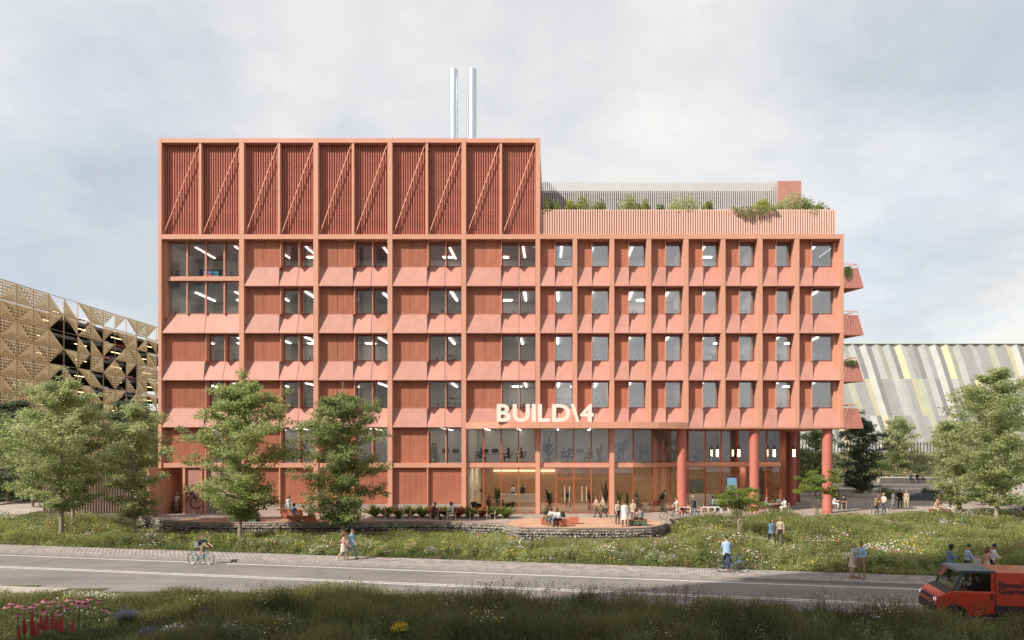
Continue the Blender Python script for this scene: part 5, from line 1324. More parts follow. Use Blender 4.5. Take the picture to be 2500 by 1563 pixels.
# ------------------------------------------------------------------ who is where
def pp(u, v, z=0.0): p = gp(u, v, z); return (p.x, p.y, z)
def people_street():
    p = at_ground(490, 1379); a = -_a
    bicycle((p.x, p.y, ROAD_Z), a, 'turquoise racing bicycle ridden along the road', (.04, .30, .33))
    q = Vector((p.x, p.y, 0)) + RT * -.235
    person('ride', (q.x, q.y, ROAD_Z), R(90) + a, 'cyclist in navy shirt and grey shorts riding on the road', NAVY, GREYC, ('short', 'brown'), 0, DENIM, 'short', 'short')
    bag = thing('shoulder_bag', 'grey shoulder bag on the back of the road cyclist', 'bag', (q.x + .10, q.y - .19, ROAD_Z + 1.20), a, None, .78); b = MB(); b.hexa([(-.20, -.05, -.16), (.14, -.05, -.20), (.14, .06, -.20), (-.20, .06, -.16), (-.24, -.04, .10), (.10, -.04, .14), (.10, .05, .14), (-.24, .05, .10)]); soft(b.build('pouch', cloth(GREYC), bag), .03); b = MB(); b.tube([(-.1, -.02, .12), (.12, .0, .36), (.30, .12, .34), (.28, .24, .14), (.0, .22, -.06)], .014, 5); b.build('strap', cloth(CHAR), bag)
    p = at_ground(839, 1369); person('walk', (p.x, p.y, PAVE_Z), R(100), 'walking woman in pink top and cream skirt on the pavement', PINK, CREAMC, ('long', 'red'), 0, WHITE, 'short', 'short', ('skirt', CREAMC), .95)
    p = at_ground(858, 1366); person('walk', (p.x, p.y, PAVE_Z), R(82), 'walking man in pale blue jacket and jeans on the pavement', SKYB, JEANS, ('short', 'brown'), 0, TAN, 'long', 'long', ('jacket', SKYB), 1.02)
    p = at_ground(1774, 1396); person('push', (p.x, p.y, PAVE_Z), R(172), 'man in light blue blazer standing with a bicycle on the pavement', SKYB, NAVY, ('short', 'black'), 0, RUST, 'long', 'long', ('jacket', SKYB), 1.04)
    q = at_ground(1788, 1398.5); bicycle((q.x, q.y + .1, PAVE_Z), a + R(0), 'blue city bicycle held by the man in the light blue blazer', (.05, .14, .34), drop=False)
    p = at_ground(2082, 1411); person('talk', (p.x, p.y, PAVE_Z), R(55), 'blond woman in patterned cream dress standing on the shaded pavement', CREAMC, CREAMC, ('long', 'blond'), 0, TAN, 'long', 'short', ('dress', CREAMC), .98)
    p = at_ground(2104, 1414); person('talk', (p.x, p.y, PAVE_Z), R(-50), 'man in pale blue shirt and tan trousers talking to the blond woman', SKYB, TAN, ('short', 'black'), 1, TAN, h=1.03)
    p = gp(1884, 1331, -.45); person('walk', (p.x, p.y, float(hgt(p.x, p.y)) + .04), R(12), 'woman in denim jacket and black trousers walking on the meadow path', DENIM, BLACKC, ('long', 'black'), 1, BLACKC, extra=('jacket', DENIM), h=.97)
    p = gp(1905, 1331, -.45); person('stand', (p.x, p.y, float(hgt(p.x, p.y)) + .04), R(-14), 'bald man in beige shirt and grey trousers on the meadow path', BEIGE, CHAR, None, 1, BLACKC, 'short', h=1.02)
    for u, pose, lab, top, bot, hr, sk, ex, rz, h in ((2318, 'phone', 'person with curly black hair in denim shirt behind the van', DENIM, CHAR, ('curly', 'black'), 3, ('jacket', DENIM), 80, 1.0), (2361, 'phone', 'man in light blue shirt looking down behind the van', SKYB, CHAR, ('short', 'black'), 1, None, 85, 1.02),
            (2410, 'walk', 'woman with auburn hair in pink blouse behind the van', PINK, CREAMC, ('long', 'red'), 0, None, 85, .97), (2423, 'phone', 'bearded man in white shirt walking beside the woman behind the van', WHITE, CHAR, ('short', 'black'), 2, None, 88, 1.03)):
        d = 31.9; x = (u - VX) * d / FPX; s = d + SLOPE * x
        q = Vector((x, d - CD, PAVE_Z)) + RN * max(0, 35.2 - s); person(pose, (q.x, q.y, PAVE_Z), R(rz), lab, top, bot, hr, sk, extra=ex, h=h)
    bg = gp(2397, 1400, -.1); d = 32.2; x = (2399 - VX) * d / FPX; t = thing('tote_bag', 'cream tote bag carried by the woman with auburn hair', 'bag', (x, d - CD + .4, PAVE_Z + .62)); b = MB(); b.hexa([(-.16, -.05, 0), (.16, -.05, 0), (.16, .05, 0), (-.16, .05, 0), (-.18, -.02, .38), (.18, -.02, .38), (.18, .02, .38), (-.18, .02, .38)]); b.build('pouch', cloth(CREAMC), t); b = MB(); b.tube([(-.1, 0, .37), (-.06, 0, .62), (.06, 0, .64), (.1, 0, .37)], .012, 5); b.build('handle', cloth(CREAMC), t)
people_street()

def people_terrace():
    person('sit', pp(1331, 1281), R(25), 'woman in olive patterned dress seated on a terracotta cube', OLIVE, OLIVE, ('long', 'brown'), 1, TAN, 'short', 'short', ('lap', OLIVE))
    person('sit_lean', pp(1349, 1283.5), R(-15), 'bald man in white shirt and pale jeans seated between two others', WHITE, JEANS, None, 3, TAN, 'short')
    person('sit_lean', pp(1366, 1286), R(-40), 'young man with backpack in white shirt seated on a cube', WHITE, BLACKC, ('short', 'black'), 2, CHAR)
    p = pp(1374, 1285); t = thing('backpack', 'black backpack on the young man seated on a cube', 'bag', (p[0] - .06, p[1] + .0, .82), R(-40)); b = MB(); b.hexa([(-.15, .06, -.20), (.15, .06, -.20), (.13, .24, -.18), (-.13, .24, -.18), (-.13, -.06, .22), (.13, -.06, .22), (.11, .10, .24), (-.11, .10, .24)]); soft(b.build('pack', cloth(CHAR), t), .04); b = MB(); b.hexa([(-.10, .24, -.16), (.10, .24, -.16), (.10, .29, -.15), (-.10, .29, -.15), (-.09, .17, .04), (.09, .17, .04), (.09, .22, .04), (-.09, .22, .04)]); b.build('pocket', cloth(CHAR), t)
    person('walk', pp(1457, 1262), R(-70), 'woman in pink shirt and dark trousers walking past the entrance', PINK, OLIVE, ('curly', 'brown'), 1, CHAR, h=.98); person('walk', pp(1473, 1263.5), R(-72), 'man in beige sweater and dark trousers walking past the entrance', BEIGE, OLIVE, ('short', 'brown'), 0, CHAR, h=1.03)
    person('talk', pp(1508, 1280), R(40), 'woman in cream blouse and dark trousers holding a tablet', CREAMC, CHAR, ('long', 'brown'), 0, CHAR); person('stand', pp(1525, 1286.5), R(175), 'scientist in long white coat standing with back to the street', WHITE, CHAR, ('short', 'brown'), 1, CHAR, extra=('coat', WHITE), h=1.05)
    person('talk', pp(1546, 1277), R(-30), 'blond woman in beige jacket and jeans facing the white coat', BEIGE, DENIM, ('long', 'blond'), 0, CHAR, extra=('jacket', BEIGE))
    person('sit', pp(1552, 1284), R(150), 'woman in pink top seated on the green bench with her back turned', PINK, CHAR, ('long', 'red'), 0, CHAR, h=.96); person('sit', pp(1563, 1284.5), R(165), 'man in grey jacket seated on the green bench', GREYC, CHAR, ('short', 'brown'), 1, CHAR, extra=None)
    person('push', pp(1654, 1268), R(-75), 'woman in cream top and pale trousers pushing a bicycle', CREAMC, CREAMC, ('bun', 'brown'), 0, TAN, 'short', h=.98); bicycle(pp(1637, 1269), R(180), 'black bicycle with basket pushed by the woman in cream', (.02, .02, .022), True, drop=False)
    person('push', pp(1696, 1267), R(-80), 'man in grey cap and dark jacket pushing a bicycle', CHAR, JEANS, ('cap', 'cap'), 1, CHAR, extra=('jacket', CHAR), h=1.05, cap=BEIGE); bicycle(pp(1683, 1266.5), R(195), 'black bicycle with basket pushed by the man in a cap', (.02, .02, .022), True, drop=False)
    person('push', pp(431, 1252), R(176), 'man in white shirt and beige trousers entering the bicycle door', WHITE, BEIGE, ('helmet', 'helmet'), 0, CHAR, h=1.0, cap=WHITE); bicycle(pp(423, 1252), R(100), 'dark bicycle wheeled through the recessed red door', (.03, .04, .04), drop=False)
    person('talk', pp(705, 1262), R(30), 'woman in long white coat standing behind the terracotta bench', WHITE, WHITE, ('long', 'black'), 2, CHAR, extra=('coat', WHITE)); person('sit', pp(717, 1274), R(165), 'man in blue shirt seated on the terracotta bench with back turned', BLUE, BEIGE, ('curly', 'black'), 3, CHAR)
    person('sit', pp(757, 1274.5), R(170), 'person in white shirt seated at the end of the terracotta bench', WHITE, BEIGE, ('short', 'brown'), 0, CHAR); person('stand', pp(786, 1262), R(60), 'person in denim shirt and dark trousers standing beside the slender tree', DENIM, CHAR, ('short', 'black'), 1, CHAR)
    p = gp(1082, 1269); person('sit_desk', (p.x - .74, p.y, 0), R(90), 'man in dark suit seated at the cafe table by the ferns', CHAR, CHAR, ('short', 'black'), 2, CHAR); person('sit_desk', (p.x + .74, p.y, 0), R(-90), 'woman in white blouse seated at the cafe table by the ferns', WHITE, BEIGE, ('curly', 'black'), 3, TAN)
people_terrace()

def people_plaza():
    # table of four under the overhang
    p = gp(1893, 1251); cafe_table((p.x, p.y, 0), 'timber table of the four people between two rose columns', 1.7, .8)
    for u, v, rz, lab, top, bot, hr, sk in ((1868, 1252, 80, 'grey haired man in pale shirt seated at the end of the table of four', SKYB, CHAR, ('short', 'grey'), 0), (1884, 1249, 25, 'woman with curly hair in tan top at the table of four', BEIGE, BEIGE, ('curly', 'brown'), 1), (1901, 1247, -5, 'man in white shirt facing the street at the table of four', WHITE, CHAR, ('short', 'grey'), 1), (1918, 1252, -80, 'woman in white coat seated at the end of the table of four', WHITE, WHITE, ('bun', 'black'), 2)):
        q = gp(u, v); person('sit_desk', (q.x, q.y, 0), R(rz), lab, top, bot, hr, sk, WHITE); cafe_chair((q.x, q.y, 0), R(rz), 'timber chair under the ' + lab.split(' seated')[0].split(' facing')[0].split(' at the')[0], CREAM)
    p = gp(1748, 1247); cafe_table((p.x, p.y, 0), 'timber table of two people behind the white bike stands', 1.0, .7)
    for u, rz, lab, top, hr in ((1738, 80, 'person in pale blue coat seated behind the bike stands', SKYB, ('bun', 'black')), (1757, -60, 'man in white shirt and tie seated behind the bike stands', WHITE, ('short', 'black'))):
        q = gp(u, 1248); person('sit_desk', (q.x, q.y, 0), R(rz), lab, top, CHAR, hr, 2); cafe_chair((q.x, q.y, 0), R(rz), 'timber chair under the ' + lab.split(' seated')[0], CREAM)
    p = gp(2046, 1240); cafe_table((p.x, p.y, 0), 'timber table beyond the outer rose column with three people', 1.1, .8)
    for u, v, rz, lab, top, bot, hr, sk in ((2035, 1243, 60, 'person in white coat seated just past the outer column', WHITE, WHITE, ('short', 'brown'), 1), (2048, 1236, 0, 'woman with curly hair facing the table past the outer column', BEIGE, CHAR, ('curly', 'brown'), 1), (2060, 1244, 165, 'man in navy jacket with his back turned past the outer column', NAVY, NAVY, ('short', 'black'), 0)):
        q = gp(u, v); person('sit_desk', (q.x, q.y, 0), R(rz), lab, top, bot, hr, sk); cafe_chair((q.x, q.y, 0), R(rz), 'timber chair under the ' + lab.split(' seated')[0].split(' facing')[0].split(' with his')[0], CREAM)
    q = gp(2044, 1226); person('sit', (q.x, q.y, 0), R(10), 'person in white coat seated by the railing behind the outer column', WHITE, WHITE, ('short', 'black'), 2); cafe_chair((q.x, q.y, 0), R(10), 'timber chair under the person seated by the railing', CREAM)
    person('phone', pp(2140, 1258), R(20), 'woman in mustard jacket beside the parked bicycle on the plaza', TAN, CHAR, ('long', 'brown'), 1, CHAR, extra=('jacket', TAN)); person('talk', pp(2158, 1258), R(-60), 'tall blond man in cream shirt holding the bicycle on the plaza', CREAMC, GREYC, ('short', 'blond'), 0, h=1.06); bicycle(pp(2149, 1259), R(8), 'dark bicycle standing across the plaza couple', (.03, .03, .035), drop=False)
    person('talk', pp(2181, 1244), R(30), 'woman in grey coat talking on the shaded plaza', GREYC, GREYC, ('bun', 'black'), 1, extra=('coat', GREYC)); person('talk', pp(2197, 1243), R(-5), 'man in dark suit on the shaded plaza', BLACKC, BLACKC, ('short', 'brown'), 0, extra=('jacket', BLACKC), h=1.06); person('stand', pp(2213, 1244), R(-40), 'elderly man in beige jacket and trousers on the shaded plaza', BEIGE, BEIGE, ('short', 'grey'), 0)
    for u, v, rz, lab, top, bot, hr, sk in ((2285, 1257, 30, 'bald man in beige seated on the rust cube', BEIGE, BEIGE, None, 0), (2295, 1256, -20, 'elderly woman in tan seated on the rust cube', TAN, TAN, ('short', 'grey'), 0), (2321, 1257, 20, 'person in white coat seated between rust cubes', WHITE, WHITE, ('short', 'black'), 2), (2347, 1257, -50, 'person in grey shirt and dark trousers seated past the post', GREYC, CHAR, ('bun', 'black'), 1)):
        q = gp(u, v); person('sit_lean', (q.x, q.y + .22, 0), R(rz), lab, top, bot, hr, sk)
people_plaza()

def people_inside():
    z2, z3 = ZV(698.4) + .43, ZV(813.4) + .43
    def ins(pose, u, y, z, rz, lab, top, bot, hr=('short', 'black'), sk=1, ex=None): return person(pose, (XU(u, y), y, z), R(rz), lab, top, bot, hr, sk, extra=ex)
    ins('sit', 432, 1.9, z2, 80, 'seated person in dark clothes in the upper corner room by the screen', CHAR, CHAR); ins('sit', 566, 2.2, z2, -80, 'seated person in navy facing the screen in the upper corner room', NAVY, CHAR)
    ins('talk', 428, 1.9, z3, 70, 'standing man in dark suit leaning on the meeting table', CHAR, CHAR); ins('sit_desk', 440, 2.2, z3, 70, 'seated man in black at the end of the meeting table', BLACKC, BLACKC); ins('stand', 454, 2.4, z3, 40, 'standing person in dark top behind the meeting table', CHAR, CHAR); ins('talk', 470, 2.3, z3, -30, 'woman with long dark hair standing at the meeting table', BLACKC, CHAR, ('long', 'black')); ins('sit', 506, 3.8, z3, 0, 'person in white seated at the far side of the meeting table', WHITE, WHITE); ins('sit', 530, 3.8, z3, 10, 'person in white shirt seated beside another across the meeting table', WHITE, CHAR)
    ins('sit_desk', 557, 2.3, z3, -80, 'seated man in navy blazer at the meeting table', NAVY, CHAR); ins('sit', 571, 3.0, z3, -60, 'seated person in black at the window end of the meeting table', BLACKC, BLACKC)
    for i, u, lab in ((3, 712, 'scientist in white coat in the second floor lab by the slender tree'), (2, 1069, 'scientist in white coat in the third floor lab above the white benches'), (3, 1068, 'scientist in white coat reaching up in the second floor lab'), (3, 1277, 'scientist in white coat above the sign letters'), (3, 1657, 'scientist in white coat in the second floor lab past the canopy'), (3, 1905, 'scientist in white coat bending in the second floor lab by the column'), (0, 2020, 'scientist in white coat at the top floor corner window')):
        z = ZV(ROWS[i][2]) + .43; ins('talk', u, 1.75, z, (-60, 60)[i % 2], lab, WHITE, CHAR, ('short', 'brown'), 1, ('coat', WHITE))
    z = ZV(ROWS[1][2]) + .43; ins('stand', 2010, 2.2, z, 10, 'person in dark clothes in the fourth floor corner window', CHAR, CHAR); ins('stand', 2022, 2.4, z, -20, 'second person in grey behind the fourth floor corner window', GREYC, CHAR)
    F = Z1
    ins('sit_desk', 1172, 1.8, F, 80, 'man in blue shirt at the long first floor desk', BLUE, CHAR); ins('sit_desk', 1243, 1.8, F, -80, 'woman in black typing at the first floor desk', BLACKC, BLACKC, ('long', 'black')); ins('sit_desk', 1275, 2.0, F, -80, 'person in olive seated on the first floor next to the pier', OLIVE, OLIVE); ins('sit_desk', 1388, 2.6, F, 80, 'woman in black at the desk between the palms', BLACKC, CHAR, ('bun', 'black')); ins('sit_desk', 1440, 2.4, F, -80, 'man in olive shirt at the desk between the palms', OLIVE, OLIVE); ins('sit', 1375, 3.0, F, 70, 'person in grey seated behind the desk with palms', CHAR, CHAR)
    ins('talk', 1056, 1.8, F, 40, 'person in white coat talking behind the first floor window by the ferns', WHITE, WHITE, ex=('coat', WHITE)); ins('talk', 1064, 2.2, F, -40, 'second person in white coat behind the first floor window by the ferns', WHITE, WHITE, ex=('coat', WHITE))
    ins('talk', 1510, 2.2, F, 60, 'person in green standing behind the big leafed palm', GREEN, CHAR); ins('stand', 1566, 2.8, F, 20, 'woman in olive dress standing at the rounded glazing', OLIVE, OLIVE, ('bun', 'black')); ins('talk', 1580, 3.0, F, -30, 'man in grey standing at the rounded glazing', GREYC, CHAR)
    ins('sit_desk', 1692, 6.6, F, 40, 'person in white at the far first floor desk past the first column', WHITE, CHAR); ins('sit_desk', 1729, 6.7, F, 20, 'woman in black at the first floor desk behind the first pendant', BLACKC, CHAR, ('long', 'brown')); ins('sit_desk', 1797, 6.2, F, -70, 'man in grey shirt at the first floor desk behind the second pendant', GREYC, CHAR)
    ins('sit', 1192, 2.2, .036, 30, 'woman in black seated in the lobby lounge', BLACKC, CHAR, ('bun', 'brown')); ins('sit_lean', 1228, 2.4, .036, -40, 'person in green reclining in the lobby lounge', GREEN, OLIVE); ins('stand', 1252, 8.7, .36, 0, 'receptionist with long black hair behind the marble desk', WHITE, CHAR, ('long', 'black')); ins('stand', 1276, 8.7, .36, 0, 'receptionist in dark jacket behind the marble desk', NAVY, CHAR)
    ins('walk', 1387, 6.0, .036, 10, 'person in grey trousers walking through the lobby', CHAR, GREYC); ins('talk', 1554, 4.6, .036, 30, 'person in jeans standing deep in the curved lobby', GREYC, JEANS); ins('stand', 1694, 8.7, .036, 0, 'barista in grey behind the lobby bar', GREYC, CHAR); ins('stand', 1766, 6.0, .036, 20, 'person in blue next to the bright lobby screen', BLUE, CHAR)
people_inside()

def people_high():
    zr = ZV(574)
    for u, lab, top, hr in ((1763, 'woman with long dark hair on the roof terrace', BLACKC, ('long', 'brown')), (1783, 'man in white shirt on the roof terrace', WHITE, ('short', 'black')), (1797, 'man in pale blue shirt on the roof terrace', SKYB, ('short', 'black'))):
        person('talk', (XU(u, 1.1), 1.1, zr + .76), R(20), lab, top, CHAR, hr, 3)
    b = MB(); b.box(XU(1745, 1), XU(1815, 1), .7, 3.2, zr + .003, zr + .76); dk = b.build('roof_deck', WOOD, BLD)
    person('talk', (XU(2071, .9), .9, ZV(816) + .014), R(60), 'bearded man in black leaning on the upper corner balcony', BLACKC, BLACKC, ('short', 'black'), 1)
people_high()
# ------------------------------------------------------------------ vegetation
def leaf_quads(P, size, rs, up=0.55, asp=0.55):
    """one bent diamond leaf per point: returns verts (4n,3), faces (n,4)"""
    n = len(P)
    nrm = rs.normal(size=(n, 3)); nrm[:, 2] = np.abs(nrm[:, 2]) + up; nrm /= np.linalg.norm(nrm, axis=1)[:, None]
    t = rs.normal(size=(n, 3)); t -= nrm * (t * nrm).sum(1)[:, None]; t /= np.linalg.norm(t, axis=1)[:, None]
    b = np.cross(nrm, t); s = size * rs.uniform(.65, 1.35, n)[:, None]
    V = np.empty((n, 4, 3)); V[:, 0] = P - t * s; V[:, 1] = P + b * s * asp; V[:, 2] = P + t * s; V[:, 3] = P - b * s * asp
    return V.reshape(-1, 3), np.arange(4 * n).reshape(n, 4)

def tree(name, label, base, H, rx, cb, seed, nleaf, leaf, lsize=.085, bark=None, tr=.012, lean=(0, 0), lobes=26, ry=None, droop=0.0, group=None, clump=.68, top_pow=1.0):
    rs = np.random.RandomState(seed); rg = random.Random(seed); ry = ry or rx
    root = thing(name, label, 'tree', base, 0, group)
    bark = bark or mat('pale_birch_bark', (.30, .25, .19), .9, 0, .3, 4, bump=.3, bscale=20)
    r0 = H * tr; K = 14; tp = []
    for k in range(K + 1):
        t = k / K; tp.append(Vector((lean[0] * t * H + math.sin(t * 5 + seed) * .015 * H * t, lean[1] * t * H + math.cos(t * 4 + seed * 2) * .015 * H * t, t * H * .97)))
    tb = MB(); tb.tube([tp[0] - Vector((0, 0, .25))] + tp, [r0 * 1.7] + [r0 * (1.25 if k == 0 else 1) * (1 - .86 * (k / K) ** 1.1) for k in range(K + 1)], 9)
    anchors = []                                         # (point, clump radius)
    def trunk_at(t): q = t * K; i = min(int(q), K - 1); return tp[i].lerp(tp[i + 1], q - i)
    for i in range(lobes):
        t = cb + (0.97 - cb) * ((i + .5) / lobes); t = min(.98, t + rg.uniform(-.02, .02))
        prof = max(.02, math.sin(math.pi * min(1, max(.01, (t - cb) / (1 - cb)) ** top_pow * .92 + .08))) ** .7 * rg.uniform(.62, 1.12)
        az = i * 2.39996 + rg.uniform(-.5, .5); L = max(.25, prof) * 1.0
        s = trunk_at(max(cb * .8, t - .10)); el = rg.uniform(.25, .65) + (t - cb) * .5
        end = s + Vector((math.cos(az) * rx * L * 1.02, math.sin(az) * ry * L * 1.02, math.hypot(rx * L, rx * L) * .5 * el - droop * L * rx))
        pts = []
        for q in range(6):
            f = q / 5; m = s.lerp(end, f); m += Vector((0, 0, math.sin(f * math.pi) * .10 * L * rx)) + Vector((rg.uniform(-1, 1), rg.uniform(-1, 1), rg.uniform(-1, 1))) * .035 * L * rx * (1 if 0 < q < 5 else 0); pts.append(m)
        lr = r0 * (.42 * (1 - t) + .12); tb.tube(pts, [lr * (1 - .75 * q / 5) for q in range(6)], 6, cap=False)
        for q in range(1, 6):
            m = pts[q]; anchors.append((m, clump * rg.uniform(.55, 1.0)))
            for _ in range(4):
                dv = Vector((rg.uniform(-1, 1), rg.uniform(-1, 1), rg.uniform(-.35, .75))); sub = m + dv * (.42 * rx * L * rg.uniform(.35, 1.0))
                md = m.lerp(sub, .5) + Vector((0, 0, .04)); tb.tube([m, md, sub], [lr * .28, lr * .2, lr * .08], 4, cap=False); anchors.append((sub, clump * rg.uniform(.45, .95)))
    for _ in range(4): anchors.append((trunk_at(rg.uniform(.86, 1.0)), clump * .7))
    tb.build('trunk', bark, root, smooth=True)
    A = np.array([tuple(a[0]) for a in anchors]); Rr = np.array([a[1] for a in anchors]); w = Rr ** 2; w /= w.sum()
    idx = rs.choice(len(A), nleaf, p=w)
    off = rs.normal(size=(nleaf, 3)); off /= np.linalg.norm(off, axis=1)[:, None]; off *= (rs.rand(nleaf) ** .55)[:, None]; off *= np.array([1, 1, .58])
    P = A[idx] + off * Rr[idx][:, None]
    P[:, 2] = np.maximum(P[:, 2], .25)
    V, F = leaf_quads(P, lsize, rs)
    ct = rs.rand(len(A)); tint = np.clip(ct[idx] * .55 + rs.rand(nleaf) * .45, 0, 1)
    link('crown', np_mesh('crown', V, F, leaf, np.repeat(tint, 4)), root)
    return root

L_MID = leaf_mat('leaf_mid_green', (.195, .24, .095), (.42, .47, .215), .50)
L_LIGHT = leaf_mat('leaf_light_green', (.225, .265, .125), (.46, .50, .265), .48)
L_DARK = leaf_mat('leaf_dark_green', (.055, .08, .048), (.15, .19, .105), .34)
L_DEEP = leaf_mat('leaf_deep_green', (.14, .18, .072), (.34, .40, .175), .48)
L_YEL = leaf_mat('leaf_yellow_green', (.19, .22, .04), (.46, .47, .13), .46)
SMOOTHB = mat('pale_smooth_bark', (.36, .28, .20), .85, 0, .22, 3, bump=.2)
def trees():
    def place(u, v, z): p = gp(u, v, z); return (p.x, p.y, float(hgt(p.x, p.y)) - .02)
    tree('tree', 'tall airy tree in front of the red facade, nearer the bicycle panel', place(587, 1318, -.75), 12.2, 3.3, .17, 4, 44000, L_MID, .086, lobes=36)
    tree('tree', 'slender airy tree in front of the red facade beside the terracotta bench', place(838, 1313, -.75), 11.5, 3.1, .13, 9, 40000, L_DEEP, .086, lobes=36, lean=(-.012, 0))
    tree('tree', 'broad pale green tree on the bank before the golden car park', place(150, 1305, -.4), 12.4, 3.0, .22, 14, 28000, L_LIGHT, .088, lobes=30)
    tree('tree', 'pale green tree beside the red wing wall and timber fence', place(328, 1305, -.6), 11.0, 2.15, .18, 23, 18000, L_LIGHT, .086)
    tree('tree', 'darker tree standing between the two pale green trees', place(178, 1276, -.1), 10.8, 2.6, .28, 31, 18000, L_DEEP, .095, SMOOTHB)
    tree('tree', 'large dark tree beside the driveway hedge', (-56.5, 12.0, 0), 11.5, 5.0, .12, 37, 17000, L_DARK, .13, lobes=30, clump=1.0)
    tree('tree', 'olive green tree behind the driveway kerb', (-50.0, 7.0, 0), 10.0, 3.4, .12, 41, 13000, L_DEEP, .11, clump=.8)
    tree('tree', 'dark tree behind the timber fence under the car park', (-46.5, 16.0, 0), 11.5, 4.2, .15, 43, 14000, L_DARK, .13, clump=.9)
    tree('tree', 'tree behind the timber fence close to the red building', (-41.5, 14.0, 0), 9.5, 3.2, .2, 45, 11000, L_DEEP, .12, clump=.8)
    p = place(2432, 1290, -.4); tree('tree', 'large pale green tree on the meadow edge opposite the coloured hall', p, 13.0, 3.5, .15, 51, 33000, L_LIGHT, .09, lobes=32)
    tree('tree', 'pale tree with smooth straight trunk beside the rust cube seats', place(2331, 1258, 0), 9.4, 2.2, .20, 57, 17000, L_LIGHT, .09, SMOOTHB, .018)
    tree('tree', 'tall tree at the plaza end behind the large pale tree', (42.0, 8.0, 0), 12.5, 4.4, .15, 61, 15000, L_DEEP, .12, clump=.9)
    tree('tree', 'dark evergreen tree growing from the round plaza bed', (36.2, 22.0, 0.02), 10.4, 3.0, .10, 67, 17000, L_DARK, .12, droop=.10, clump=.72)
    tree('tree', 'light green tree in front of the diagonal striped hall', (50.5, 41.5, 2.4), 8.6, 3.0, .12, 71, 11000, L_LIGHT, .12, clump=.7)
    tree('tree', 'dark bushy tree behind the outer rose column', (31.5, 24.0, 0), 8.6, 2.7, .12, 73, 11000, L_DEEP, .12, clump=.75)
    tree('tree', 'small dark multi branched tree between the rear columns', (28.3, 22.0, 0), 6.6, 1.9, .28, 77, 8000, L_DEEP, .11, clump=.6)
    tree('tree', 'green tree among the shrubs on the rear bank', (58.5, 42.0, 2.6), 7.6, 3.0, .15, 79, 9000, L_MID, .12, clump=.8)
    # two small spreading trees with several stems
    for u, v, z, H, rx, sd, lab in ((1805, 1320, -.5, 3.9, 1.65, 83, 'small spreading tree with many thin stems in the meadow before the bike stands'), (1994, 1270, -.1, 4.7, 2.05, 89, 'small spreading tree with many thin stems before the outer rose column')):
        p = gp(u, v, z); root = thing('small_tree', lab, 'tree', (p.x, p.y, float(hgt(p.x, p.y)) - .02)); rg = random.Random(sd); rs = np.random.RandomState(sd)
        tb = MB(); A, Rr = [], []
        for k in range(7):
            a = k * .9 + rg.uniform(-.2, .2); L = rg.uniform(.75, 1.0); tip = Vector((math.cos(a) * rx * .62 * L, math.sin(a) * rx * .5 * L, H * rg.uniform(.66, .82)))
            pts = [Vector((math.cos(a) * .07, math.sin(a) * .07, -.1)), Vector((math.cos(a) * .14 + rg.uniform(-.05, .05), math.sin(a) * .14, H * .25)), tip * .62 + Vector((rg.uniform(-.08, .08), 0, H * .10)), tip]
            tb.tube(pts, [.034, .028, .020, .008], 6)
            for q in range(7):
                f = rg.uniform(-.25, 1); s = pts[2].lerp(pts[3], f) if f > 0 else pts[1].lerp(pts[2], 1 + f); e = s + Vector((rg.uniform(-1, 1) * .95, rg.uniform(-1, 1) * .7, rg.uniform(-.35, .8))) * rx * .55
                tb.tube([s, s.lerp(e, .5) + Vector((0, 0, .05)), e], [.010, .007, .003], 4, cap=False); A.append(e); Rr.append(rg.uniform(.26, .48))
        tb.build('stems', mat('pale_multi_stem_bark', (.34, .26, .18), .85, 0, .2, 5), root, smooth=True)
        A = np.array([tuple(q) for q in A]); Rr = np.array(Rr); n = 12000; idx = rs.choice(len(A), n); off = rs.normal(size=(n, 3)); off /= np.linalg.norm(off, axis=1)[:, None]; off *= (rs.rand(n) ** .5)[:, None] * np.array([1, 1, .5])
        V, F = leaf_quads(A[idx] + off * Rr[idx][:, None], .05, rs); ct = rs.rand(len(A)); link('crown', np_mesh('crown', V, F, leaf_mat('leaf_spring_green', (.11, .16, .035), (.30, .36, .10), .45), np.repeat(np.clip(ct[idx] * .5 + rs.rand(n) * .5, 0, 1), 4)), root)
trees()

def shrub(name, label, loc, rx, rz_, n, lm, seed, ls=.07, group=None, cat='shrub', ry=None, flowers=None):
    """leafy bush: clumps on short stems; some carry blossom"""
    rs = np.random.RandomState(seed); root = thing(name, label, cat, loc, 0, group); ry = ry or rx
    k = 16; A = rs.uniform(-1, 1, (k, 3)); A[:, 2] = np.abs(A[:, 2]) * .8 + .1; A /= np.maximum(1, np.linalg.norm(A, axis=1))[:, None]; A = A * np.array([rx, ry, rz_]) * .85
    tb = MB()
    for a in A[:10]: tb.tube([(0, 0, -.05), (a[0] * .4, a[1] * .4, a[2] * .55), tuple(a)], [.018, .012, .005], 4, cap=False)
    tb.build('stems', mat('shrub_stem', (.12, .08, .05), .9), root)
    idx = rs.choice(k, n); off = rs.normal(size=(n, 3)); off /= np.linalg.norm(off, axis=1)[:, None]; off *= (rs.rand(n) ** .5)[:, None] * np.array([rx, ry, rz_]) * .42
    P = A[idx] + off; P[:, 2] = np.maximum(P[:, 2], .03); V, F = leaf_quads(P, ls, rs)
    ct = rs.rand(k); link('foliage', np_mesh('foliage', V, F, lm, np.repeat(np.clip(ct[idx] * .5 + rs.rand(n) * .5, 0, 1), 4)), root)
    if flowers:
        m = 130; q = rs.choice(len(P), m); Q = P[q] + np.array([0, 0, .05]); Q = Q[Q[:, 2] > rz_ * .45]; V, F = leaf_quads(Q, ls * .75, rs, 1.2, .9); o = link('blossom', np_mesh('blossom', V, F, flowers), root); o['kind'] = 'stuff'
    return root
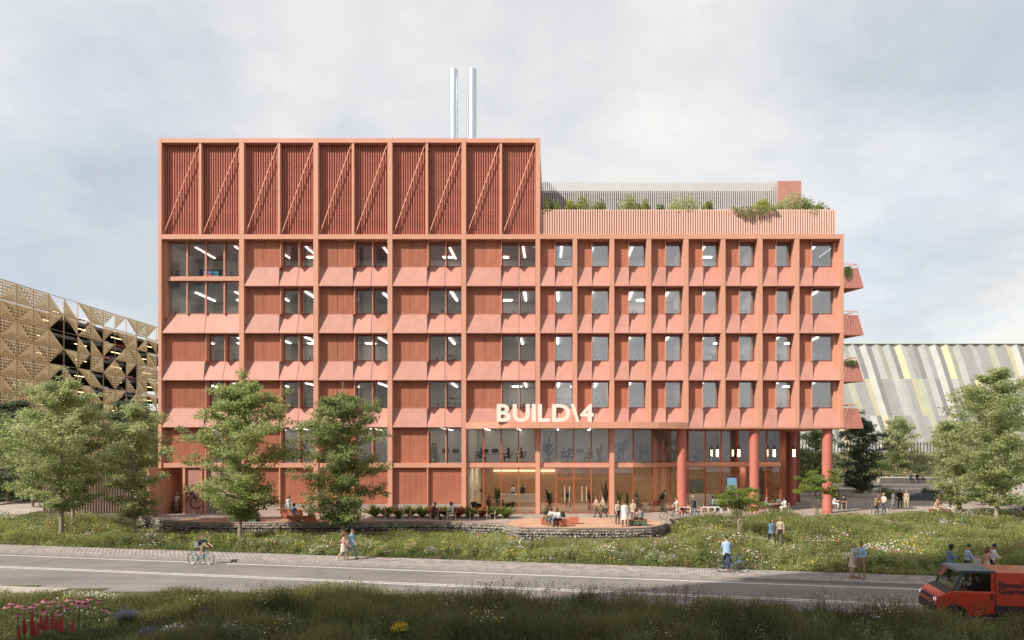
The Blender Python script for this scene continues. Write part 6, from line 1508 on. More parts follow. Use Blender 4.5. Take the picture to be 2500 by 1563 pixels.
def roof_plants():
    z = ZV(574); rows = [(1342, 1.0, 26, L_DEEP, 'dark bushy'), (1398, .8, 20, L_YEL, 'yellow leaved'), (1428, .9, 34, L_LIGHT, 'tall pale'), (1464, .55, 22, L_MID, 'small round'), (1530, 1.05, 38, L_LIGHT, 'tall feathery'), (1560, .6, 20, L_LIGHT, 'low feathery'), (1578, .55, 22, L_MID, 'small dense'), (1614, .45, 15, L_DEEP, 'spiky little'), (1668, 1.5, 34, L_LIGHT, 'broad airy'), (1728, .5, 20, L_MID, 'lone round'), (1862, 1.0, 22, L_YEL, 'golden leaved'), (1900, .85, 18, L_MID, 'green leafy'), (1938, 1.2, 34, L_LIGHT, 'tall yellow green'), (1985, 1.15, 28, L_DEEP, 'dense dark'), (2012, .7, 18, L_MID, 'trailing edge')]
    for k, (u, r, hp, lm, ad) in enumerate(rows):
        h = hp * .042 + .75; root = shrub('roof_shrub', '%s shrub rising above the striped roof parapet' % ad, (XU(u, 1.1), 1.1 + (k % 3) * .15, z + 1.75), r * .95, h, 1500 + int(900 * r), lm, 200 + k, .075, 'roof terrace shrubs')
        b = MB(); b.box(-r * .8, r * .8, -.4, .4, -1.74, .12); b.build('planter', POTG, root)
    rs = np.random.RandomState(5); root = thing('hanging_plant', 'green trailing plant spilling over the striped roof parapet', 'plant', (XU(1838), .02, ZV(507)))
    n = 52; V, F, T = [], [], []
    st = MB(); P = []
    for k in range(n):
        x = rs.uniform(-1.9, 1.9); L = max(.25, (1 - (x / 2.1) ** 2) * rs.uniform(.3, 1.05)); y = rs.uniform(-.10, .02)
        pts = [(x, .5, .08), (x + rs.uniform(-.1, .1), y + .05, .10), (x + rs.uniform(-.12, .12), y - .03, -L * .5), (x + rs.uniform(-.15, .15), y, -L)]; st.tube(pts, .006, 4, cap=False)
        for _ in range(60): t = rs.rand(); i = 1 if t < .4 else 2; a, c = np.array(pts[i]), np.array(pts[i + 1]); P.append(a + (c - a) * rs.rand() + rs.normal(0, .045, 3))
    st.build('stems', mat('shrub_stem', (.12, .08, .05), .9), root); P = np.array(P); V, F = leaf_quads(P, .042, rs); link('foliage', np_mesh('foliage', V, F, L_LIGHT, np.repeat(rs.rand(len(P)), 4)), root)
    for vb, lab in ((701, 'trailing plant on the top balcony'), (929.6, 'trailing plant over the rim of the third balcony')):
        root = thing('hanging_plant', 'dark green ' + lab, 'plant', (XR + .35, -.03, ZV(vb - 47))); st = MB(); P = []
        for k in range(24):
            x = rs.uniform(-.3, .2 if vb < 900 else .75); L = rs.uniform(.3, 1.2 if vb < 900 else .45); st.tube([(x, .02, .12), (x, -.03, .03), (x + rs.uniform(-.1, .1), -.05, -L)], .005, 4, cap=False)
            for _ in range(30): P.append((x + rs.normal(0, .05), -.05 + rs.normal(0, .03), .08 - L * rs.rand()))
        st.build('stems', mat('shrub_stem', (.12, .08, .05), .9), root); P = np.array(P); V, F = leaf_quads(P, .05, rs); link('foliage', np_mesh('foliage', V, F, L_DEEP, np.repeat(rs.rand(len(P)), 4)), root)
roof_plants()

FERN = leaf_mat('fern_leaf', (.06, .10, .022), (.20, .25, .06), .4); FERNR = leaf_mat('rust_leaf', (.20, .06, .03), (.38, .15, .07), .4)
def fern_bed():
    rs = np.random.RandomState(8)
    sides = ['ferny clump nearest the slender tree', 'second ferny clump from the slender tree', 'third ferny clump from the slender tree', 'fourth ferny clump from the slender tree', 'ferny clump behind the man in the dark suit', 'rust tinted clump behind the cafe table talkers', 'ferny clump behind the woman in white blouse', 'rust tinted clump at the lobby glass edge', 'ferny clump before the first lobby pane', 'rust tinted clump before the second lobby pane', 'ferny clump before the third lobby pane', 'bright green clump ending the bed by the entrance']
    for k in range(12):
        u = 915 + k * 29; p = gp(u, 1262 + (k % 3) * 1.5); m = FERNR if 'rust' in sides[k] else FERN
        root = thing('fern_clump', sides[k] + ' on the terrace', 'plant', (p.x, p.y, 0.0), 0, 'ferny clumps in the terrace bed', 1.7); V, F, n = [], [], 0
        for q in range(90):
            a = rs.uniform(0, 6.28); L = rs.uniform(.45, 1.0); ln = rs.uniform(.3, 1.1); dr = np.array([math.cos(a), math.sin(a), 0]); sd = np.array([-dr[1], dr[0], 0]); w = rs.uniform(.03, .075)
            for t in (0, .35, .7, 1.0):
                c = dr * (L * t * math.sin(ln)) + np.array([0, 0, L * t * math.cos(ln) * (1 - .35 * t) + .02]); ww = w * (1 - abs(2 * t - .8) ** 2 * .6) * (1 if t < 1 else .1); V += [c + sd * ww, c - sd * ww]
            for j in range(3): F.append((n + 2 * j, n + 2 * j + 1, n + 2 * j + 3, n + 2 * j + 2))
            n += 8
        link('fronds', np_mesh('fronds', np.array(V), np.array(F), m, np.repeat(rs.rand(90), 8)), root)
fern_bed()

# ---- meadow and verge: uncountable grass, leaves and flowers as one mass per bed
G_MEADOW = leaf_mat('meadow_blade', (.105, .14, .045), (.40, .42, .17), .46, .7)
G_DRY = leaf_mat('meadow_seedhead', (.16, .10, .055), (.34, .26, .13), .35, .8)
G_VERGE = leaf_mat('verge_blade', (.050, .070, .022), (.225, .235, .09), .38, .7)
FLW = [mat('petal_white', (.72, .70, .64), .7), mat('petal_yellow', (.62, .42, .03), .7), mat('petal_pink', (.38, .14, .19), .7), mat('petal_magenta', (.30, .03, .10), .7), mat('petal_lilac', (.32, .26, .46), .7), mat('petal_orange', (.52, .14, .03), .7)]
def vnoise(x, y, sc, seed):
    """smooth value noise on numpy arrays"""
    rs = np.random.RandomState(seed); T = rs.rand(64, 64); x, y = x / sc + 17.3, y / sc + 9.1; i, j = np.floor(x).astype(int), np.floor(y).astype(int); fx, fy = x - i, y - j; fx = fx * fx * (3 - 2 * fx); fy = fy * fy * (3 - 2 * fy)
    g = lambda a, c: T[a % 64, c % 64]
    return (g(i, j) * (1 - fx) + g(i + 1, j) * fx) * (1 - fy) + (g(i, j + 1) * (1 - fx) + g(i + 1, j + 1) * fx) * fy
def blades(P, h, w, rs, tint, bend=.45):
    """bent tapering blades, one folded quad each (verts: base pair, shoulder, tip)"""
    n = len(P); a = rs.uniform(0, 6.283, n); dr = np.stack([np.cos(a), np.sin(a), np.zeros(n)], 1); sd = np.stack([-np.sin(a), np.cos(a), np.zeros(n)], 1); b = (bend * rs.uniform(.2, 1.4, n))[:, None]; h = h[:, None]; up = np.array([0, 0, 1.0])
    V = np.empty((n, 4, 3)); c1 = P + up * h * .6 + dr * h * b * .34; c2 = P + up * h * (1 - .25 * b) + dr * h * b * .95; w = w[:, None] if hasattr(w, '__len__') else w
    V[:, 0] = P - sd * w * .5; V[:, 1] = c1 - sd * w; V[:, 2] = c2; V[:, 3] = c1 + sd * w
    return V.reshape(-1, 3), np.arange(4 * n).reshape(n, 4), np.repeat(tint, 4)
def path_mask(x, d):
    m = np.ones(len(x), bool)
    for c, w in ((PA, .62), (PB, .95)):
        for q in c[::2]: m &= (x - q[0]) ** 2 + (d - q[1]) ** 2 > w * w
    return m
TRUNKS = []
def scatter(x0, x1, d0, d1, n, rs, meadow=True):
    x = rs.uniform(x0, x1, n); d = rs.uniform(d0, d1, n); s = d + SLOPE * x
    if meadow:
        de = np.interp(x, _wx, _wy, left=-3.2, right=-4.0) + CD - .25
        k = (s > 37.32) & (d < de) & path_mask(x, d)
    else: k = (s < 26.62) & ~((x < -15.2 - (26.6 - s) * 1.2) & (s > 24.3 - (x + 20) * .1))
    return x[k], d[k]
def stuff_bed(name, label, cat, x0, x1, d0, d1, ntuft, per, hr, wid, mats, seed, meadow=True, leafy=6, flower=.10, lsz=.045, spread=.16):
    rs = np.random.RandomState(seed); x, d = scatter(x0, x1, d0, d1, ntuft, rs, meadow); n = len(x); s = d + SLOPE * x; y = d - CD; z = hgt(x, y)
    patch = vnoise(x, d, 2.2, seed); patch2 = vnoise(x, d, .8, seed + 1); tall = .42 + 1.15 * vnoise(x, d, 1.5, seed + 2) * (0.45 + 1.0 * patch2)
    if meadow:
        tall *= np.clip((s - 37.1) / 1.1, .32, 1); gap = np.interp(x, _wx, _wy, left=-3.2, right=-4.0) + CD - d; tall *= np.where((x > WX0) & (x < WX1 + .5), np.clip(gap / 4.2, .22, 1), 1)
    else: tall *= np.clip((26.9 - s) / .9, .45, 1) * np.where(x < -12.5, np.where(s < 20.0, .40, .50), 1)
    I = np.repeat(np.arange(n), per); m = len(I); P = np.stack([x[I] + rs.normal(0, spread, m), y[I] + rs.normal(0, spread, m), z[I] - .03], 1)
    h = hr[0] + (hr[1] - hr[0]) * rs.rand(m); h *= tall[I]; tint = np.clip(patch[I] * .75 + patch2[I] * .35 + rs.rand(m) * .35 - .25, 0, 1)
    V, F, T = blades(P, h, wid * rs.uniform(.6, 1.3, m), rs, tint); MI = np.zeros(len(F), int); dry = rs.rand(m) < .10; MI[dry] = 1
    # leafy sprays
    I = np.repeat(np.arange(n), leafy); m2 = len(I); Q = np.stack([x[I] + rs.normal(0, spread * .9, m2), y[I] + rs.normal(0, spread * .9, m2), z[I] + tall[I] * hr[1] * rs.uniform(.1, .85, m2)], 1); V2, F2 = leaf_quads(Q, lsz, rs, .8); T2 = np.repeat(np.clip(patch[I] * .7 + patch2[I] * .3 + rs.rand(m2) * .35 - .25, 0, 1), 4)
    # flowers gather in drifts
    fl = vnoise(x, d, 1.6, seed + 5) + .25 * rs.rand(n); cand = np.where(fl > np.quantile(fl, 1 - flower * 2.4))[0]; I = np.repeat(cand, 5); m3 = len(I)
    Q = np.stack([x[I] + rs.normal(0, spread, m3), y[I] + rs.normal(0, spread, m3), z[I] + tall[I] * hr[1] * rs.uniform(.7, 1.02, m3)], 1); V3, F3 = leaf_quads(Q, lsz * .62, rs, 1.5, .95); V3[:, 2] += .0
    colr = vnoise(x, d, 2.0, seed + 9) * .8 + vnoise(x, d, .7, seed + 12) * .35; cid = np.clip((colr[I] * 6.3 - .6).astype(int), 0, 5); wh = rs.rand(m3) < .40; cid[wh] = 0
    VV = np.concatenate([V, V2, V3]); FF = np.concatenate([F, F2 + len(V), F3 + len(V) + len(V2)]); TT = np.concatenate([T, T2, np.full(len(V3), .5)]); MM = np.concatenate([MI, np.zeros(len(F2), int), 2 + cid])
    link(name, np_mesh(name, VV, FF, mats + FLW, TT, MM), kind='stuff', label=label, cat=cat)
stuff_bed('meadow', 'wildflower meadow between the pavement and the gabion wall', 'meadow', -50, 10.5, 34, 57, 24000, 8, (.24, .66), .012, [G_MEADOW, G_DRY], 101, flower=.035, leafy=8, lsz=.06)
stuff_bed('meadow', 'wildflower meadow sloping from the plaza edge to the pavement', 'meadow', 9.0, 44, 27, 56, 22000, 8, (.28, .80), .013, [G_MEADOW, G_DRY], 131, flower=.035, leafy=8, lsz=.063)
stuff_bed('verge_grass', 'tall rough grass and seed heads on the street verge', 'grass', -24, 22, 19.0, 31.5, 16000, 13, (.35, .85), .0095, [G_VERGE, G_DRY], 171, False, 7, .02, .034, .15)

def mounds(name, label, cat, x0, x1, d0, d1, n, per, rr, hh, ls, lms, seed, meadow=True):
    """leafy cushions of uneven size scattered through a bed"""
    rs = np.random.RandomState(seed); x, d = scatter(x0, x1, d0, d1, n, rs, meadow); n = len(x); r = rs.uniform(rr[0], rr[1], n); h = rs.uniform(hh[0], hh[1], n)
    if meadow: gap = np.interp(x, _wx, _wy, left=-3.2, right=-4.0) + CD - d; h *= np.where((x > WX0) & (x < WX1 + .5), np.clip(gap / 5.0, .20, 1), 1)
    I = np.repeat(np.arange(n), per); m = len(I); o = rs.normal(size=(m, 3)); o /= np.linalg.norm(o, axis=1)[:, None]; o *= (rs.rand(m) ** .4)[:, None]; o[:, 2] = np.abs(o[:, 2])
    P = np.stack([x[I] + o[:, 0] * r[I], d[I] - CD + o[:, 1] * r[I], hgt(x, d - CD)[I] + o[:, 2] * h[I]], 1); V, F = leaf_quads(P, ls, rs, .5, .42); k = rs.choice(len(lms), n, p=[.34, .30, .24, .12]); t = np.clip(rs.rand(n)[I] * .6 + rs.rand(m) * .4, 0, 1)
    link(name, np_mesh(name, V, F, lms, np.repeat(t, 4), k[I]), kind='stuff', label=label, cat=cat)
L_BUSH = leaf_mat('leaf_bush_green', (.055, .085, .03), (.15, .20, .07), .38); L_RUSTY = leaf_mat('leaf_rusty', (.13, .085, .045), (.30, .20, .105), .4); L_SAGE = leaf_mat('leaf_sage', (.12, .15, .085), (.33, .36, .22), .42)
mounds('meadow_shrubs', 'low leafy cushions mixed through the meadow below the gabion wall', 'shrubs', -50, 10.5, 34, 57, 620, 150, (.25, .62), (.35, .95), .05, [L_BUSH, L_YEL, L_LIGHT, L_RUSTY], 501)
mounds('meadow_shrubs', 'low leafy cushions mixed through the meadow below the plaza', 'shrubs', 9, 44, 27, 56, 620, 150, (.28, .70), (.4, 1.1), .055, [L_BUSH, L_YEL, L_LIGHT, L_RUSTY], 503)
mounds('verge_shrubs', 'leafy cushions among the grass of the street verge', 'shrubs', -12.5, 20, 19.2, 31, 520, 130, (.2, .5), (.45, .95), .038, [L_DEEP, leaf_mat('leaf_verge', (.035, .055, .02), (.12, .15, .05), .35), L_SAGE, L_RUSTY], 507, False)
def seed_stalks():
    """dry seed heads rising over the back of the verge"""
    rs = np.random.RandomState(61); n = 1500; l = rs.uniform(-13, 22, n); k = vnoise(l, l * 0 + 3, 1.7, 4) > .42; l = l[k]; n = len(l); s = 26.55 - np.abs(rs.normal(0, 1.1, n)); P = np.array([tuple(RP(a, c, 0)) for a, c in zip(l, s)]); P[:, 2] = hgt(P[:, 0], P[:, 1]); h = rs.uniform(.75, 1.35, n)
    V, F, T = blades(P, h, np.full(n, .006), rs, rs.rand(n) * .5, .25); tips = V.reshape(-1, 4, 3)[:, 2]; mid = V.reshape(-1, 4, 3)[:, 1]; Q = np.repeat(tips, 9, 0); M = np.repeat(mid, 9, 0); Q = Q + (M - Q) * (rs.rand(len(Q)) * .45)[:, None] + rs.normal(0, .035, Q.shape); V2, F2 = leaf_quads(Q, .024, rs); mats = [leaf_mat('dry_stalk', (.075, .045, .025), (.17, .11, .055), .3), leaf_mat('dry_seed', (.055, .028, .018), (.16, .085, .045), .3)]
    link('seed_heads', np_mesh('seed_heads', np.concatenate([V, V2]), np.concatenate([F, F2 + len(V)]), mats, np.concatenate([T, np.repeat(rs.rand(len(Q)), 4)]), np.concatenate([np.zeros(len(F), int), np.ones(len(F2), int)])), kind='stuff', label='brown seed heads standing above the verge grass along the road', cat='seed heads')
seed_stalks()
# individual clumps along the pavement and in the beds
def clumps():
    rg = random.Random(77); kinds = [('yellow flowering', L_MID, FLW[1]), ('white flowering', L_LIGHT, FLW[0]), ('pink flowering', L_MID, FLW[2]), ('plain green', L_BUSH, None), ('lilac flowering', L_LIGHT, FLW[4])]
    marks = ['west of the bank trees', 'below the broad pale tree', 'between the bank trees', 'by the trunk near the wing wall', 'opposite the red wing wall', 'opposite the bicycle panel', 'ahead of the road cyclist', 'below the tall facade tree', 'below the green bench', 'opposite the terracotta bench', 'beside the walking couple', 'past the walking couple', 'below the cafe tables', 'below the fern bed', 'before the first lobby bay', 'below the gravel pad', 'opposite the cube seats', 'opposite the entrance doors', 'opposite the white coat', 'below the rounded wall end', 'near the small spreading tree', 'before the man with the blue bicycle', 'past the blue bicycle', 'below the meadow path', 'beside the path end', 'behind the blond woman', 'opposite the plaza bicycle', 'before the shaded meadow', 'behind the van people', 'by the large pale tree']
    k = 0
    for i, mk in enumerate(marks):
        for j in range(2):
            l = -36 + i * 2.0 + j * 1.0 + rg.uniform(-.3, .3); s = 37.75 + rg.uniform(0, 1.5) + (j * .5); q = RP(l, s, 0); kd = kinds[rg.choice((0, 0, 1, 2, 3, 3, 4)) if 25 > i > 2 else 3]
            if not path_mask(np.array([q.x]), np.array([q.y + CD]))[0]: continue
            shrub('flower_clump', '%s clump at the kerbside bed %s%s' % (kd[0], mk, '' if j == 0 else ', inner one'), (q.x, q.y, float(hgt(q.x, q.y)) - .02), rg.uniform(.4, .72), rg.uniform(.5, .9), 760, kd[1], 300 + k, .055, 'clumps along the pavement', 'flower clump', None, kd[2]); k += 1
clumps()
def cone_flowers():
    st = mat('flower_stem', (.06, .11, .03), .8); cone = mat('cone_centre', (.16, .045, .015), .8); b = MB()
    b.tube([(0, 0, 0), (.02, .01, .4), (0, 0, .85)], .008, 5); sm = b.mesh('stem', st)
    b = MB(); b.lathe([(.034, 0), (.038, .015), (.030, .04), (.012, .055)], 12); cm = b.mesh('cone', cone, True)
    pm = MB(); pm.face([(.025, -.011, .0), (.06, -.018, -.012), (.10, -.010, -.045), (.10, .010, -.045), (.06, .018, -.012), (.025, .011, 0)]); pe = pm.mesh('petal', FLW[2])
    lb = MB()
    for q in range(5): a = q * 1.9; d = Vector((math.cos(a), math.sin(a), 0)); n = Vector((-d.y, d.x, 0)); z = .12 + q * .11; lb.face([Vector((0, 0, z)), d * .10 + n * .028 + Vector((0, 0, z + .06)), d * .20 + Vector((0, 0, z + .05)), d * .10 - n * .028 + Vector((0, 0, z + .06))])
    lm = lb.mesh('leaves', st); rg = random.Random(4)
    spots = [(88, 1474), (110, 1466), (122, 1478), (132, 1467), (148, 1476), (162, 1483), (168, 1463), (180, 1472), (190, 1466), (193, 1475), (207, 1467), (217, 1461), (242, 1469), (253, 1487), (28, 1472), (46, 1478), (60, 1485), (80, 1480), (78, 1490), (106, 1490), (143, 1497), (44, 1502), (16, 1480), (209, 1476)]
    for i, (u, v) in enumerate(spots):
        d = 22.6 - (v - 1465) * .035; X = (u - VX) * d / FPX; zt = CZ - (v - VY) * d / FPX; g = float(hgt(X, d - CD)); sc = zt - g
        root = thing('coneflower', 'pink coneflower with rust centre in the street verge patch', 'flower', (X, d - CD, g), rg.uniform(0, 6), 'pink coneflowers in the verge'); link('stem', sm, root, scale=(1, 1, sc / .85)); h = sc; link('leaves', lm, root, scale=(1, 1, sc / .85))
        s = rg.uniform(1.15, 1.5); hd = link('flower_head', cm, root, (0, 0, h - .01), scale=s); hd.rotation_euler = (rg.uniform(-.25, .25), rg.uniform(-.25, .25), 0)
        for q in range(12): link('petal', pe, hd, (0, 0, .012), q * math.pi / 6)
    rd = mat('red_spike_petal', (.44, .05, .05), .7); b = MB()
    rg = random.Random(6)
    for q in range(150):
        t = q / 150; a = q * 2.4; r = .040 * (1 - t ** 3) + .006; z = .52 + .36 * t; c = Vector((math.cos(a) * r, math.sin(a) * r, z)); b.lathe([(.004, -.014), (.020 * (1.15 - t), 0), (.004, .018)], 5, c)
    bm = b.mesh('flower_spike', rd)
    b = MB(); b.tube([(0, 0, 0), (0, 0, .5)], .010, 5); s2 = b.mesh('stem', st)
    for i, (u, v) in enumerate(((46, 1512), (57, 1513), (69, 1503), (79, 1516), (84, 1514), (91, 1493), (104, 1504), (108, 1508), (121, 1497), (124, 1512), (143, 1523), (156, 1504), (165, 1497), (175, 1510), (129, 1500), (63, 1506))):
        d = 20.6; X = (u - VX) * d / FPX; zt = CZ - (v - VY) * d / FPX; g = float(hgt(X, d - CD)); sc = (zt - g) / .84
        root = thing('red_flower_spike', 'upright red flower spike below the pink coneflowers', 'flower', (X + rg.uniform(-.06, .06), d - CD + rg.uniform(-.3, .3), g), rg.uniform(0, 6), 'red flower spikes in the verge', (.8, .8, sc * rg.uniform(.8, 1.05))); link('stem', s2, root); o = link('flower_spike', bm, root); link('leaves', lm, root)
    # lavender and white daisy cushions
    lav = mat('lavender_spike', (.14, .11, .26), .8)
    for i, (u, v, r, m, lab) in enumerate(((365, 1532, .62, lav, 'lavender cushion beside the white daisies in the verge'), (520, 1540, .75, lav, 'largest lavender cushion in the verge'), (510, 1487, .55, lav, 'pale lavender cushion farther back in the verge'), (310, 1484, .6, lav, 'lavender drift beside the coneflowers'), (425, 1520, .60, FLW[0], 'white daisy cushion between the lavenders'), (565, 1518, .45, FLW[0], 'small white daisy cushion near the largest lavender'), (790, 1528, .30, FLW[5], 'small orange flower tuft in the verge'), (975, 1517, .32, FLW[1], 'small yellow flower tuft in the verge'))):
        d = 21.2 if v > 1500 else 23.2; X = (u - VX) * d / FPX; g = float(hgt(X, d - CD)); zt = CZ - (v - VY) * d / FPX; rs = np.random.RandomState(400 + i); root = thing('flower_cushion', lab, 'flower', (X, d - CD, g), 0); H = max(.4, zt - g)
        n = 420; a = rs.uniform(0, 6.28, n); q = np.sqrt(rs.rand(n)); P = np.stack([np.cos(a) * q * r * .5, np.sin(a) * q * r * .35, np.zeros(n)], 1); V, F, T = blades(P, H * (1.05 - .35 * q) * rs.uniform(.75, 1.05, n), np.full(n, .006), rs, rs.rand(n), .35); link('leaves', np_mesh('leaves', V, F, L_DARK if m is lav else G_VERGE, T), root)
        tips = V.reshape(-1, 4, 3)[:, 2]; tips = tips[rs.rand(n) < .55]; Q = np.repeat(tips, 6 if m is lav else 3, 0) + rs.normal(0, 1, (len(tips) * (6 if m is lav else 3), 3)) * (np.array([.008, .008, .05]) if m is lav else np.array([.018, .018, .006])); V, F = leaf_quads(Q, .013 if m is lav else .020, rs, 1.0, .8); o = link('blossom', np_mesh('blossom', V, F, m), root); o['kind'] = 'stuff'
cone_flowers()
def hedges():
    rs = np.random.RandomState(15)
    def bank(name, label, x0, x1, y0, y1, z, hh, n, lm, ls, cat='hedge', flowers=None, kind='stuff'):
        P = np.stack([rs.uniform(x0, x1, n), rs.uniform(y0, y1, n), np.zeros(n)], 1); P[:, 2] = hgt(P[:, 0], P[:, 1]) + z + hh * (0.25 + .75 * vnoise(P[:, 0], P[:, 1], 1.6, 3)) * rs.rand(n) ** .6; V, F = leaf_quads(P, ls, rs)
        t = np.clip(vnoise(P[:, 0], P[:, 1], 1.2, 8) * .6 + rs.rand(n) * .4, 0, 1); mi = None; ms = [lm]
        if flowers: ms = [lm, flowers]; mi = ((rs.rand(n) < .35) & (P[:, 2] > hh * .25)).astype(int)
        link(name, np_mesh(name, V, F, ms, np.repeat(t, 4), mi), kind=kind, label=label, cat=cat)
    bank('hedge', 'dark clipped undergrowth beside the driveway', -72, -46, 14, 17, 0, 3.2, 16000, L_DARK, .13)
    bank('lavender_bed', 'long lavender bed under the plaza railing', 37, 50, 14.5, 19, .38, .85, 15000, L_DARK, .06, 'flower bed', mat('lavender_spike', (.14, .11, .26), .8))
    bank('shrub_bank', 'planted bank of grasses and pink flowers behind the terraced seats', 30, 85, 34, 48, 0, 1.2, 30000, L_DEEP, .12, 'shrubs', mat('petal_dusty', (.34, .22, .17), .8))
    bank('shrub_bank', 'low green planting at the plaza end', 36, 60, -3.5, 1.5, .0, 1.0, 9000, L_DARK, .09, 'shrubs')
hedges()
def plaza_shrubs():
    names = ['dark rounded shrub at the foot of the lowest seat terrace', 'sage shrub beside the plaza railing end', 'pale shrub next to the round bed', 'green shrub behind the trio on the plaza', 'flowering shrub at the railing corner', 'low shrub between the seat terraces', 'bushy shrub at the end of the seat terraces', 'tall shrub in front of the picket fence', 'dark shrub below the light green tree', 'spreading shrub on the bank crest', 'small shrub beside the terrace people', 'pale bank shrub near the evergreen tree']
    rg = random.Random(12)
    for k, (x, y, r, h) in enumerate(((33.5, 25.0, 1.1, 1.3), (39.5, 22.8, 1.0, 1.1), (39.0, 20.6, .8, .9), (43.5, 20.6, 1.0, 1.2), (48.5, 20.5, 1.1, 1.2), (41.5, 29.3, 1.0, 1.0), (55.0, 30.0, 1.5, 1.6), (47.0, 40.0, 1.6, 2.0), (52.5, 39.0, 1.5, 1.7), (43.0, 41.0, 1.7, 2.0), (56.0, 35.0, 1.2, 1.3), (37.5, 38.0, 1.6, 1.9))):
        z = float(hgt(x, y)); z = z if y > 28.5 else 0.0
        shrub('plaza_shrub', names[k], (x, y, max(z, 0) + (.0 if y < 28.4 else .0)), r, h, 1100, (L_DARK, L_SAGE, L_LIGHT, L_BUSH)[k % 4], 700 + k, .10, 'shrubs behind the plaza')
plaza_shrubs()
# ------------------------------------------------------------------ golden perforated car park
def car_mesh_set():
    out = {}
    prof = [(-2.1, .30), (-2.12, .62), (-1.95, .86), (-1.35, .93), (-.75, 1.40), (.65, 1.43), (1.35, 1.02), (1.95, .88), (2.12, .66), (2.1, .30)]
    b = MB(); n = len(prof)
    for y, inset in ((-.88, 0), (.88, 0)):
        pass
    i0 = 0
    for k, (x, z) in enumerate(prof):
        w = .88 if z < 1.1 else .70
        b.v += [(x, -w, z), (x, w, z)]
    for k in range(n):
        k2 = (k + 1) % n; b.f.append((2 * k, 2 * k + 1, 2 * k2 + 1, 2 * k2)); b.m.append(0)
    b.f.append(tuple(2 * k for k in range(n))); b.m.append(0); b.f.append(tuple(2 * k + 1 for k in range(n))[::-1]); b.m.append(0); out['body'] = b
    g = MB()
    for s in (-1, 1): g.face([(-1.25, s * .885, .96), (-.72, s * .715, 1.36), (.60, s * .715, 1.38), (1.22, s * .885, 1.0)][::s])
    g.face([(-1.36, -.78, .945), (-1.36, .78, .945), (-.78, .66, 1.395), (-.78, -.66, 1.395)]); g.face([(1.33, -.78, 1.045), (1.33, .78, 1.045), (.70, .66, 1.42), (.70, -.66, 1.42)]); out['window'] = g
    w = MB(); w.lathe([(.20, -.09), (.32, -.09), (.32, .09), (.20, .09)], 16); w.v = [(x, z, y) for x, y, z in w.v]; out['wheel'] = w
    l = MB(); l.box(-2.125, -2.08, -.75, -.45, .62, .74); l.box(-2.125, -2.08, .45, .75, .62, .74); out['headlight'] = l
    return out
CARP = car_mesh_set(); _cg = mat('car_glass_dark', (.02, .025, .03), .1); _cm = {}
def parked_car(loc, rz, col, label):
    root = thing('parked_car', label, 'car', loc, rz, 'cars parked in the golden car park')
    if not _cm: _cm['w'] = CARP['window'].mesh('window', _cg); _cm['wh'] = CARP['wheel'].mesh('wheel', DARKM); _cm['h'] = CARP['headlight'].mesh('headlight', WHITEM)
    CARP['body'].build('body', plain('car_paint_%d_%d_%d' % tuple(int(c * 100) for c in col), col, .3, .2, .5, .5), root); link('window', _cm['w'], root); link('headlight', _cm['h'], root)
    for x in (-1.3, 1.3):
        for y in (-.84, .84): link('wheel', _cm['wh'], root, (x, y, .32))

def gold_mat(name, r, sc, seed):
    m = bpy.data.materials.new(name); m.use_nodes = True; nt = m.node_tree; N, L = nt.nodes, nt.links; b = N['Principled BSDF']; b.inputs['Roughness'].default_value = .42; b.inputs['Metallic'].default_value = .0
    tc = N.new('ShaderNodeTexCoord'); nz = N.new('ShaderNodeTexNoise'); nz.inputs['Scale'].default_value = .25; L.new(tc.outputs['Object'], nz.inputs['Vector']); rp = N.new('ShaderNodeValToRGB'); rp.color_ramp.elements[0].position = .3; rp.color_ramp.elements[0].color = (.86, .545, .265, 1); rp.color_ramp.elements[1].position = .7; rp.color_ramp.elements[1].color = (.92, .63, .34, 1); L.new(nz.outputs[0], rp.inputs[0]); L.new(rp.outputs[0], b.inputs['Base Color'])
    # punched round holes on a square grid, cut right through the sheet
    mp = N.new('ShaderNodeVectorMath'); mp.operation = 'SCALE'; mp.inputs['Scale'].default_value = sc; L.new(tc.outputs['Object'], mp.inputs[0]); fr = N.new('ShaderNodeVectorMath'); fr.operation = 'FRACTION'; L.new(mp.outputs[0], fr.inputs[0]); sb = N.new('ShaderNodeVectorMath'); sb.operation = 'SUBTRACT'; sb.inputs[1].default_value = (.5, .5, .5); L.new(fr.outputs[0], sb.inputs[0])
    ml = N.new('ShaderNodeVectorMath'); ml.operation = 'MULTIPLY'; ml.inputs[1].default_value = (0, 1, 1); L.new(sb.outputs[0], ml.inputs[0]); ln = N.new('ShaderNodeVectorMath'); ln.operation = 'LENGTH'; L.new(ml.outputs[0], ln.inputs[0]); lt = N.new('ShaderNodeMath'); lt.operation = 'LESS_THAN'; lt.inputs[1].default_value = r; L.new(ln.outputs['Value'], lt.inputs[0])
    tr = N.new('ShaderNodeBsdfTransparent'); mx = N.new('ShaderNodeMixShader'); L.new(lt.outputs[0], mx.inputs[0]); L.new(b.outputs[0], mx.inputs[1]); L.new(tr.outputs[0], mx.inputs[2]); L.new(mx.outputs[0], N['Material Output'].inputs[0]); return m
GOLD_A = gold_mat('gold_sheet_fine_holes', .15, 2.4, 1); GOLD_B = gold_mat('gold_sheet_wide_holes', .27, 2.0, 2); GOLD_S = mat('gold_edge', (.55, .36, .17), .45, .25)
